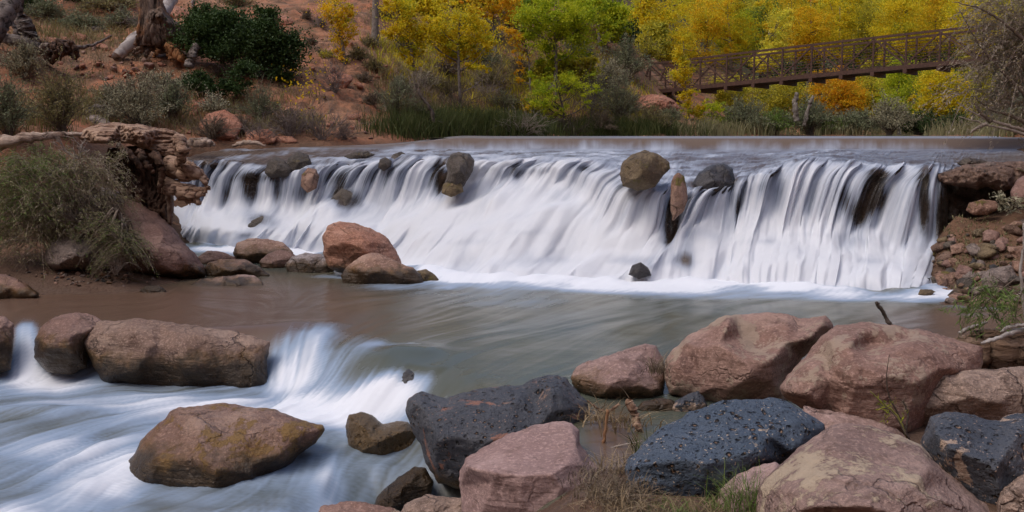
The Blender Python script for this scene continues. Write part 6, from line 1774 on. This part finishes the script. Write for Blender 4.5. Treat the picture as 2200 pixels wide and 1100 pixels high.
tag(root([(2150, 712, 0), (2170, 702, 0), (2230, 695, 0)], [.008, .013, .016], None, whiteb, 'white_branch', Y=7.5, seed=103, wob=.3), 'thin pale branch just above the white one', 'branch')
tag(root([(2210, 720, 0), (2198, 640, 0), (2192, 580, 0), (2200, 530, 0), (2198, 480, 0)], [.014, .012, .010, .008, .005], None, whiteb, 'upright_twig', Y=7.6, seed=104, wob=.3), 'upright pale twig at the picture edge', 'branch')
tag(root([(1917, 703, 0), (1908, 690, 0), (1898, 672, 0), (1886, 655, 0), (1882, 650, 0)], [.016, .018, .015, .017, .012], None, barkd, 'dead_stick', Y=8.6, seed=105, wob=.5), 'dark stick standing up behind the broad boulder', 'stick')

# ------------------------------------------------------------------ ledge and rubble of the far bank beside the falls
rock('ledge_rock', 'overhanging dripping rock ledge beside the last spout of the falls', 'rock ledge',
     [(2012, 372), (2040, 366), (2070, 352), (2120, 350), (2180, 348), (2290, 345), (2290, 410), (2230, 420), (2180, 405), (2150, 412), (2120, 400), (2100, 408), (2060, 400), (2030, 395), (2015, 388)], ledgemat, Y=15.2, seed=210, res=110, T=.35, amp=.10, freq=4.5, rnd_=.5, lean=.6)
rock('rock', 'flat dark stone lying on top of the ledge', 'stone', [(2055, 350), (2075, 338), (2110, 342), (2130, 350), (2100, 358), (2065, 357)], fallrock, Y=15.6, seed=211, res=36)
rock('stone', 'small grey stone beside the flat stone on the ledge', 'stone', [(2115, 356), (2122, 347), (2136, 348), (2142, 356), (2128, 361)], greyrock, Y=15.3, seed=212, res=24)
rock('rock', 'dark overhung rock wall in the shade under the ledge', 'rock wall', [(1995, 395), (2030, 385), (2110, 390), (2200, 395), (2290, 395), (2290, 480), (2200, 470), (2100, 465), (2030, 490), (2000, 520)], fallrock, Y=15.75, seed=213, res=90, T=.15, amp=.10, freq=4, lean=.1)
rock('rock', 'tan rock sitting under the ledge', 'rock', [(2075, 452), (2082, 436), (2110, 428), (2140, 432), (2150, 448), (2120, 462), (2090, 462)], rubmat, Y=14.75, seed=214, res=44)
rock('boulder', 'pink brown boulder under the ledge cut by the picture edge', 'boulder', [(2170, 412), (2185, 385), (2215, 370), (2290, 380), (2290, 450), (2200, 445), (2175, 432)], bankrock, Y=14.4, seed=215, res=50)
rub = [  # px, py, w, h, mat, label
    (2005, 545, 60, 34, 'r', 'angular brown rock where the last spout lands'), (2060, 535, 50, 30, 'r', 'square topped brown rock in the moss of the rubble bank'), (2035, 600, 70, 44, 'r', 'large tan rock at the middle of the rubble bank'),
    (2070, 590, 44, 50, 'p', 'slanting pink rock face in the rubble bank'), (2098, 562, 30, 24, 'd', 'round black wet stone with a glint in the rubble bank'), (2135, 575, 26, 16, 'd', 'small black stone beside the round one'), (2095, 530, 24, 18, 'r', 'brown cobble above the black stones'),
    (2150, 600, 110, 70, 'g', 'big grey brown rock of the rubble bank near the picture edge'), (2000, 585, 36, 26, 'w', 'dark wet rock at the edge of the foam'), (1985, 605, 34, 24, 'w', 'wet black rock in the foam at the end of the falls'), (1992, 560, 26, 18, 'w', 'small wet rock half in the last cascade'),
    (2020, 636, 60, 26, 'm', 'mossy yellow brown rock at the water'), (1990, 628, 40, 20, 'm', 'low mossy rock next to the end of the falls'), (2060, 640, 50, 24, 'r', 'brown rock at the waterline of the rubble bank'), (2105, 625, 50, 26, 'g', 'grey rock at the waterline of the rubble bank'),
    (2110, 650, 70, 20, 'r', 'flat brown rock at the pool shore'), (2160, 655, 60, 20, 'r', 'flat brown rock at the pool shore farther on'), (2190, 540, 60, 40, 'r', 'red brown rock high on the rubble bank'), (2150, 520, 40, 24, 'p', 'pinkish rock high on the rubble bank'), (2030, 515, 40, 20, 'm', 'mossy rock under the dripping ledge'),
    (2110, 500, 50, 20, 'm', 'flat mossy rock under the tan rock'), (2045, 565, 44, 24, 'r', 'brown rock beside the slanting pink face'), (2135, 550, 34, 20, 'p', 'pink cobble near the small black stone'), (2080, 610, 30, 20, 'd', 'black stone low in the rubble bank'), (2200, 640, 60, 30, 'g', 'grey rock at the shore by the upright twig')]
mm = {'r': rubmat, 'p': bankrock, 'd': darkstone, 'g': greyrock, 'w': darkstone, 'm': ochrock}
for i, (px, py, w, hh, k, lab) in enumerate(rub):
    rr_ = np.random.default_rng(i + 900)
    an = np.sort(rr_.uniform(0, 2 * math.pi, 9))
    ou = [(px + math.cos(a) * w / 2 * rr_.uniform(.75, 1.1), py + math.sin(a) * hh / 2 * rr_.uniform(.75, 1.1)) for a in an]
    Yr = hit(px, py + hh * .3, 12.2, 30)[1] if px > 2000 else float(YZ(py + hh * .4, .02))
    rock('rubble_rock', lab, 'rock', ou, mm[k], 'rubble rocks of the bank beside the falls', Y=min(Yr, 15.2), seed=300 + i, res=34, amp=.045, lean=.6)
# small stones between them: shared shapes
protos = []
for k in range(6):
    rr_ = np.random.default_rng(k + 1500)
    an = np.linspace(0, 2 * math.pi, 9)[:-1] + rr_.uniform(-.2, .2, 8)
    V, T_ = solid([(1100 + math.cos(a) * 50 * rr_.uniform(.7, 1.1), 400 + math.sin(a) * 34 * rr_.uniform(.7, 1.1)) for a in an], Y=10, res=12, seed=k + 40, amp=.05)
    c = V.mean(0); V = (V - c) / np.ptp(V[:, 0])
    protos.append(V @ np.array([[1, 0, 0], [0, 1, 0], [0, 0, 1.0]]))


def scatter(name, label, cat, group, n, gen, mats, smin, smax, seed):
    r = np.random.default_rng(seed)
    ms = {}
    for i in range(n):
        p = gen(r)
        k, m = int(r.integers(6)), mats[int(r.integers(len(mats)))]
        if (k, m.name) not in ms:
            me = mesh(name, protos[k], solid_T[k]); me.materials.append(m); ms[(k, m.name)] = me
        o = bpy.data.objects.new(name, ms[(k, m.name)])
        C.objects.link(o)
        s = smin * (smax / smin) ** (r.uniform() ** 1.6)
        o.location = [float(v) for v in p + np.array([0, 0, s * .12])]
        o.rotation_euler = (r.uniform(-.4, .4), r.uniform(-.4, .4), r.uniform(0, 6.28))
        o.scale = (s, s * r.uniform(.7, 1), s * r.uniform(.6, 1))
        tag(o, label, cat, group)


solid_T = []
for k in range(6):
    rr_ = np.random.default_rng(k + 1500)
    an = np.linspace(0, 2 * math.pi, 9)[:-1] + rr_.uniform(-.2, .2, 8)
    solid_T.append(solid([(1100 + math.cos(a) * 50 * rr_.uniform(.7, 1.1), 400 + math.sin(a) * 34 * rr_.uniform(.7, 1.1)) for a in an], Y=10, res=12, seed=k + 40, amp=.05)[1])
scatter('rubble_stone', 'small brown stone lying in the rubble bank beside the falls', 'stone', 'small stones of the rubble bank', 120,
        lambda r: hit(r.uniform(1990, 2210), 490 + 165 * r.uniform() ** .8, 12.2, 30), [ledgemat, rubmat, bankrock, fallrock, ochrock, greyrock], .06, .38, 5)
scatter('beach_pebble', 'small pebble on the brown beach by the pool', 'pebble', 'pebbles of the beach', 110,
        lambda r: hit(np.clip(r.normal(190, 70), 20, 330), 592 + 0.1 * r.normal() * 40 + r.uniform(-8, 20), 11.5, 20), [rubmat, bankrock, greyrock, darkstone], .03, .10, 6)
scatter('slope_stone', 'small red stone lying on the red soil slope', 'stone', 'stones on the red slope', 190,
        lambda r: hit(*[(r.uniform(90, 300), r.uniform(70, 150)), (r.uniform(600, 860), r.uniform(60, 300)), (r.uniform(150, 450), r.uniform(120, 175)), (r.uniform(400, 620), r.uniform(225, 305))][r.integers(4)], 17, 60), [hillrock, hillrock, bankrock], .07, .35, 7)
hr = [(105, 90, 50, 26, 'orange red flat rock behind the dead root ball'), (192, 64, 46, 22, 'angular red rock on the slope under the grey green brush'), (205, 98, 22, 22, 'round red brown rock on the bare soil'), (225, 102, 26, 20, 'second round red rock beside the first on the bare soil'),
      (170, 80, 40, 18, 'low red rock above the thin dead branch'), (380, 28, 60, 34, 'red brown rock behind the old trunk'), (728, 172, 60, 44, 'slanting flat red rock above the sandstone talus'), (418, 225, 50, 26, 'red rock beside the pale sage shrub'),
      (470, 272, 110, 70, 'broad red brown rock at the river behind the stump'), (520, 258, 60, 36, 'bright red rock between the shrubs by the river'), (560, 295, 80, 36, 'red rock touching the river at the first falls'), (440, 218, 40, 22, 'dark red rock under the dark green bush'),
      (570, 130, 50, 40, 'orange rock showing through the evergreen bush'), (95, 258, 50, 26, 'red rock behind the khaki shrub'), (215, 262, 60, 30, 'dark blue grey rock behind the driftwood stump'), (610, 300, 60, 20, 'low red rock at the water below the bare brush'), (610, 45, 40, 24, 'brown rock high on the red slope')]
for i, (px, py, w, hh, lab) in enumerate(hr):
    rr_ = np.random.default_rng(i + 2900)
    an = np.sort(np.linspace(0, 6.28, 10)[:-1] + rr_.uniform(-.25, .25, 9))
    sk = rr_.uniform(-.25, .25)
    ou = [(px + math.cos(a) * w / 2 * rr_.uniform(.8, 1.1), py + math.sin(a) * hh / 2 * rr_.uniform(.75, 1.1) + sk * math.cos(a) * hh) for a in an]
    rock('slope_rock', lab, 'rock', ou, greyrock if 'grey' in lab else hillrock, 'rocks on the red slope', Y=hit(px, py + hh * .35, 17)[1], seed=400 + i, res=36, amp=.05, lean=.8)

# ------------------------------------------------------------------ near bush over the beach
def drooping(name, label, cat, cells, kinds, Y, root_px, n_st, nleaf, leaf, asp, seed, sr=.006, len_=(60, 120), group=None, ang=None, mat=None, dz=1.0, twigs=True):
    """arching stems that start inside the given cells and bend outward and down"""
    r = np.random.default_rng(seed)
    base = P(root_px[0], root_px[1], Y)
    e = tag(empty(name, base), label, cat, group)
    s = Y / F
    wsum = np.array([c[2] * c[3] for c in cells], float); wsum /= wsum.sum()
    ci = r.choice(len(cells), n_st, p=wsum)
    cc = np.array(cells)[ci]
    st = np.stack([cc[:, 0] + r.normal(0, .5, n_st) * cc[:, 2], cc[:, 1] + r.normal(0, .5, n_st) * cc[:, 3]], 1)
    dY = r.normal(0, .22, n_st)
    a = P(st[:, 0], st[:, 1], Y + dY)
    th = r.uniform(-.6, math.pi + .6, n_st) if ang is None else r.normal(ang[0], ang[1], n_st)
    ln = r.uniform(*len_, n_st) * s
    d = np.stack([np.cos(th), -np.abs(r.normal(0, .5, n_st)), np.sin(th) * .8], 1)
    t = np.linspace(0, 1, 7)[None, :, None]
    p = a[:, None] + d[:, None] * ln[:, None, None] * t
    p[..., 2] -= (ln[:, None] * .75 * t[..., 0] ** 2) * dz
    v1, f1 = tubes(p, np.linspace(1, .3, 7)[None] * sr * r.uniform(.6, 1.4, (n_st, 1)))
    # limbs from the root to some of the stems
    pk = r.choice(n_st, 26, replace=False)
    mb = MB(); mb.add(v1, f1)
    for i in pk:
        m_ = (base + a[i]) / 2 + np.array([0, .05, .25])
        mb.tube(smooth_path([base, m_, a[i]], 8), np.linspace(.03, .008, 8), 5)
    mb_v = np.concatenate(mb.v) - base
    link('stem', mesh('stem', mb_v, [np.concatenate(mb.f4)] + [np.concatenate(mb.f3)]), mat or twigm, e)
    for ki, (kd, frac, sel) in enumerate(kinds):
        m = np.array([sel(q) for q in st])
        idx = np.where(m)[0]
        if not len(idx): continue
        nn = int(nleaf * frac)
        i = idx[r.integers(len(idx), size=nn)]
        u = r.uniform(.08, 1, nn) * 6
        k = np.minimum(u.astype(int), 5); w = (u - k)[:, None]
        c = p[i, k] * (1 - w) + p[i, k + 1] * w + r.normal(0, leaf * .4, (nn, 3))
        ax = p[i, k + 1] - p[i, k]; ax /= np.linalg.norm(ax, axis=1)[:, None] + 1e-9
        q, f = leaf_quads(c, leaf, leaf * asp, r, ax * 1.1 + r.normal(0, .45, (nn, 3)))
        A = np.clip(r.normal(.5, .2, n_st)[i] + r.normal(0, .12, nn), 0, 1)
        link('foliage', mesh('foliage', q - base, f, False, {'lv': np.repeat(A, 4)}), L_[kd], e)
    return e


cells = [(60, 360, 55, 30), (140, 350, 50, 20), (205, 340, 32, 14), (40, 430, 60, 40), (130, 420, 60, 45), (195, 400, 34, 34), (262, 345, 16, 8), (60, 500, 60, 35), (130, 490, 50, 35), (200, 460, 40, 30), (30, 380, 40, 30), (90, 450, 60, 40), (160, 380, 60, 30)]
drooping('willow_bush', 'big drooping grey green willow bush with a green flank under the driftwood stump', 'bush', cells,
         [('willow', .55, lambda q: True), ('willowg', .25, lambda q: q[0] < 130 and q[1] < 470), ('tam', .2, lambda q: q[0] > 120)], 14.9, (120, 540), 900, 34000, .065, .17, 5, sr=.0045, mat=plainmat('tan_twigs', (.16, .12, .085), (.24, .19, .14), 20))
drooping('willow_bush', 'smaller tuft of drooping willow on the red brown boulder above the beach', 'bush', [(250, 505, 28, 18), (285, 520, 22, 16), (230, 480, 22, 14), (260, 540, 24, 12)],
         [('willow', .7, lambda q: True), ('willowg', .3, lambda q: True)], 14.3, (262, 500), 260, 6500, .045, .17, 6, len_=(30, 70))
brush('bare_brush', 'tangle of bare grey driftwood twigs between the willow bush and the red brown boulder', 190, 500, 130, 70, 60, Y=14.5, mat=twigm, stems=34, sr=.02, group='bare brush on the banks')
brush('bare_brush', 'pale hanging rootlets over the dark hollow beside the red brown boulder', 250, 590, 60, 60, 61, Y=14.1, mat=twigp, stems=14, sr=.008, group='bare brush on the banks')
brush('bare_brush', 'bare twigs lying behind the driftwood stump', 170, 340, 90, 50, 62, Y=14.8, mat=twigp, stems=8, sr=.012, group='bare brush on the banks')
rock('boulder', 'pale grey boulder half hidden in the willow bush', 'boulder', [(178, 440), (195, 415), (225, 400), (255, 412), (270, 435), (240, 460), (200, 465)], greypool, Y=15.4, seed=76, res=50, T=.3)

# ------------------------------------------------------------------ tamarisk at the far end of the weir
tam_cells = [(2170, 20, 50, 40), (2130, 20, 34, 26), (2190, 90, 45, 45), (2150, 110, 36, 34), (2120, 150, 22, 20), (2175, 170, 44, 36), (2110, 185, 24, 14), (2150, 215, 40, 22), (2195, 230, 36, 30), (2080, 200, 22, 10), (2110, 80, 16, 20), (2220, 60, 40, 80), (2230, 160, 40, 80), (2300, 80, 60, 60), (2300, 180, 60, 60)]
drooping('tamarisk', 'large grey brown tamarisk overhanging the high end of the footbridge', 'bush', tam_cells,
         [('tam', .8, lambda q: True), ('khaki', .2, lambda q: True)], 21.5, (2250, 300), 800, 21000, .085, .26, 8, sr=.006, mat=twigp, len_=(35, 110), ang=(math.pi * .95, .7), dz=.5)
for i, pts in enumerate([[(2240, 300, 0), (2180, 282, 0), (2120, 268, 0), (2060, 250, 0)], [(2240, 290, 0), (2160, 268, 0), (2110, 252, 0), (2056, 220, 0)], [(2240, 282, 0), (2170, 248, 0), (2130, 236, 0), (2090, 205, 0)],
                         [(2240, 240, 0), (2160, 160, 0), (2100, 90, 0), (2060, 20, 0)], [(2240, 120, 0), (2170, 60, 0), (2110, 20, 0), (2050, 5, 0)], [(2120, 265, 0), (2100, 275, 0), (2085, 285, 0)], [(2130, 262, 0), (2105, 240, 0), (2095, 222, 0)]]):
    tag(root(pts, [.05, .035, .02, .008][:len(pts)], None, twigp if i in (0, 1, 5) else twigm, 'bare_branch', Y=21.0, seed=110 + i, wob=.2, k=6),
        ['long bare branch reaching low over the weir', 'bare branch just above the long low one', 'short bare branch inside the tamarisk', 'rising dark branch of the tamarisk thicket', 'top branch of the tamarisk thicket', 'downward fork under the long low branch', 'upward fork on the long low branch'][i], 'branch')

# ------------------------------------------------------------------ small plants between the near boulders
r = np.random.default_rng(55)


def tuft(name, label, px, py, Y, n, hgt, wid, kind, rad=.10, lean=.5, seed=0, cat='grass tuft', group=None):
    r = np.random.default_rng(seed)
    b = P(px, py, Y)
    if name != 'moss' and b[2] < float(h(b[0], b[1])):
        b = hit(px, py, 4.2, 15)
    p = b + np.concatenate([r.normal(0, rad, (n, 2)), np.zeros((n, 1))], 1)
    gz = h(p[:, 0], p[:, 1])
    p[:, 2] = gz if name == 'moss' else np.maximum(p[:, 2], gz - .01)
    if name == 'moss':
        p = p[proj(p)[0] > 2025]
    V, Fq, A = blades(p, hgt, wid, r, lean)
    return tag(link(name, mesh(name, V - b, Fq, False, {'lv': A}), L_[kind], None, b), label, cat, group, 'stuff' if name == 'moss' else None)


tuft('grass_tuft', 'green and straw grass tuft at the foot of the tan front boulder', 1600, 1100, 5.55, 260, .26, .006, 'willowg', .07, .7, 1)
tuft('grass_tuft', 'straw grass tuft below the blue basalt boulder', 1470, 1112, 5.7, 220, .10, .005, 'dry', .20, .9, 2)
tuft('grass_tuft', 'dark straw litter between the flat pink boulder and the blue basalt', 1318, 1062, 6.15, 420, .11, .008, 'brown', .10, 1.3, 3)
tuft('grass_tuft', 'pale straw tangle at the water edge beside the blue basalt', 1335, 1010, 6.5, 110, .16, .007, 'dry', .10, 1.6, 13)
tuft('grass_tuft', 'broken dry reeds lying before the dark straw litter', 1345, 1088, 5.9, 120, .13, .008, 'dry', .10, 1.5, 14)
tuft('grass_tuft', 'dry reeds with a few green blades in the side pool', 1345, 920, 7.2, 60, .26, .010, 'dry', .12, 1.0, 4)
for k_, (px_, py_, Y_, kd_, hh_, lb_) in enumerate([(1310, 1112, 5.9, 'dry', .16, 'straw tuft at the lower edge beside the flat pink boulder'), (1330, 1115, 5.75, 'brown', .17, 'dark straw tuft at the lower edge between pink and blue boulders'), (1390, 1112, 5.75, 'dry', .15, 'straw tuft under the corner of the blue basalt'),
        (1440, 1105, 5.75, 'willowg', .13, 'greenish grass tuft under the blue basalt'), (1520, 1112, 5.65, 'dry', .16, 'straw tuft before the low rounded pink stone'), (1285, 1030, 6.25, 'brown', .15, 'dark straw hanging at the flank of the flat pink boulder'), (1560, 1095, 5.6, 'willowg', .15, 'green grass fringe beside the low rounded pink stone')]):
    tuft('grass_tuft', lb_, px_, py_, Y_, 150, hh_ * .62, .006, kd_, .10, 1.2, 40 + k_)
tuft('grass_tuft', 'green blades leaning over the side pool', 1385, 985, 6.8, 26, .32, .009, 'grass', .05, .9, 5)
tuft('grass_tuft', 'broken straw heap at the bank of the side pool', 1290, 905, 7.3, 50, .18, .012, 'dry', .09, 1.3, 6)
tuft('moss', 'dark green moss on the middle of the rubble bank', 2090, 560, 14.0, 400, .05, .02, 'grass', .4, .9, 27)
tuft('moss', 'low green moss and grass under the dripping ledge', 2060, 500, 14.5, 500, .07, .018, 'willow', .4, .9, 7)
tuft('moss', 'yellow green moss on the rubble bank beside the last spout', 2120, 520, 14.2, 260, .05, .018, 'willow', .35, .9, 8)
tuft('grass_tuft', 'small green grass at the lower picture corner', 2190, 1080, 5.4, 60, .12, .006, 'grass', .05, .6, 9)
tuft('grass_tuft', 'flattened dry straw wrapped at the tip of the pinkish wedge boulder', 1415, 800, 7.75, 90, .2, .007, 'brown', .05, 1.2, 10)
tag(root([(1300, 1000, 0), (1298, 960, 0), (1300, 925, 0), (1305, 880, 0)], [.012, .012, .011, .010], None, plainmat('dry_reed', (.24, .12, .06), (.34, .2, .11), 14), 'dry_reed', Y=6.9, seed=130, wob=.2), 'upright orange brown reed stalk beside the flat pink boulder', 'reed')
tag(root([(1352, 862, 0), (1362, 890, 0), (1375, 930, -.05)], [.03, .032, .028], None, drift, 'driftwood_piece', Y=7.2, seed=131, wob=.3), 'short flat piece of driftwood standing in the side pool', 'driftwood')
tag(root([(1245, 985, 0), (1300, 965, 0), (1380, 948, 0)], [.004, .006, .004], None, twigp, 'reed_stalk', Y=6.8, seed=132), 'thin straw lying over the side pool', 'reed')
tag(root([(1240, 1000, 0), (1310, 990, 0), (1345, 1000, 0)], [.004, .006, .004], None, twigp, 'reed_stalk', Y=6.7, seed=133), 'second thin straw nearer the blue basalt', 'reed')
tag(root([(1330, 868, 0), (1300, 885, 0), (1262, 862, 0)], [.012, .013, .006], None, drift, 'driftwood_piece', Y=7.4, seed=134, wob=.4), 'bent pale driftwood twig beside the side pool', 'driftwood')
for i, (pts, lab) in enumerate([([(1955, 950, 0), (1935, 900, 0), (1910, 850, 0), (1905, 800, 0), (1912, 760, 0)], 'tall thin twig rising before the broad pink boulder'), ([(1950, 940, 0), (1925, 890, 0), (1890, 860, 0), (1870, 840, 0)], 'yellow green twig bending over the boulders'),
                                ([(1945, 930, 0), (1950, 890, 0), (1940, 860, 0)], 'short dark twig between the boulders')]):
    brn = root(pts, [.009, .007, .005, .003, .002][:len(pts)], None, barkd if i != 1 else plainmat('green_twig', (.2, .2, .05), (.3, .28, .08)), 'thin_twig', Y=6.6, seed=140 + i, wob=.1)
    tag(brn, lab, 'twig')


def sprig(name, label, stem, Y, n, leaf, asp, kind, seed, sub=8, mat=None, sl=.25, down=-.6, r0=.006):
    """a thin branch with side shoots and long leaves"""
    r = np.random.default_rng(seed)
    w = smooth_path([P(a, b, Y) for a, b in stem], 14)
    e = tag(empty(name, w[0]), label, 'plant')
    mb = MB(); mb.tube(w, np.linspace(r0, r0 * .4, 14), 5)
    pts, ax = [], []
    for k in range(sub):
        a = w[r.integers(3, 14)]
        d = np.array([r.normal(0, .7), r.normal(0, .4), down + r.normal(0, .5)]); d /= np.linalg.norm(d)
        p = a + d * np.linspace(0, sl * r.uniform(.5, 1.2), 6)[:, None]
        mb.tube(p, np.linspace(r0 * .4, r0 * .15, 6), 4)
        for q in p[1:]:
            pts.append(q); ax.append(d)
    v = np.concatenate(mb.v) - w[0]
    link('stem', mesh('stem', v, [np.concatenate(mb.f4), np.concatenate(mb.f3)]), mat or twigm, e)
    pts, ax = np.array(pts), np.array(ax)
    i = r.integers(len(pts), size=n)
    q, f = leaf_quads(pts[i] + r.normal(0, leaf * .3, (n, 3)), leaf, leaf * asp, r, ax[i] + r.normal(0, .45, (n, 3)))
    link('foliage', mesh('foliage', q - w[0], f, False, {'lv': np.repeat(r.uniform(0, 1, n), 4)}), L_[kind], e)
    return e


sprig('willow_sprig', 'drooping green willow sprig above the white branch', [(2230, 640), (2180, 625), (2130, 615), (2095, 635), (2080, 660)], 7.7, 330, .085, .12, 'willowg', 1, 12, sl=.26)
sprig('willow_sprig', 'fan of narrow green leaves in front of the pool shore', [(2180, 600), (2130, 640), (2105, 670)], 7.8, 260, .085, .12, 'willowg', 2, 9, sl=.22)
sprig('willow_sprig', 'sparse green sprig hanging by the upright twig', [(2230, 590), (2200, 620), (2185, 660), (2180, 700)], 7.5, 130, .075, .12, 'willowg', 3, 8, sl=.2)
sprig('willow_sprig', 'small blue green sprig before the rubble bank', [(2200, 640), (2160, 610), (2130, 590)], 7.9, 70, .06, .16, 'sageg', 4, 5, sl=.14)
sprig('tamarisk_sprig', 'pale feathery branch reaching in at the picture edge under the ledge', [(2260, 470), (2210, 455), (2170, 440), (2140, 425)], 8.0, 420, .035, .3, 'seed', 5, 16, sl=.12, down=.2)
sprig('grass_sprig', 'yellow green leaves growing from the broad boulder', [(1925, 745), (1912, 720), (1900, 705)], 7.6, 46, .06, .14, 'lime', 6, 5, sl=.10)
sprig('grass_sprig', 'yellow green leafy twig tip before the broad boulder', [(1950, 940), (1920, 890), (1885, 865)], 6.5, 60, .045, .14, 'lime', 7, 6, sl=.10, down=.3)
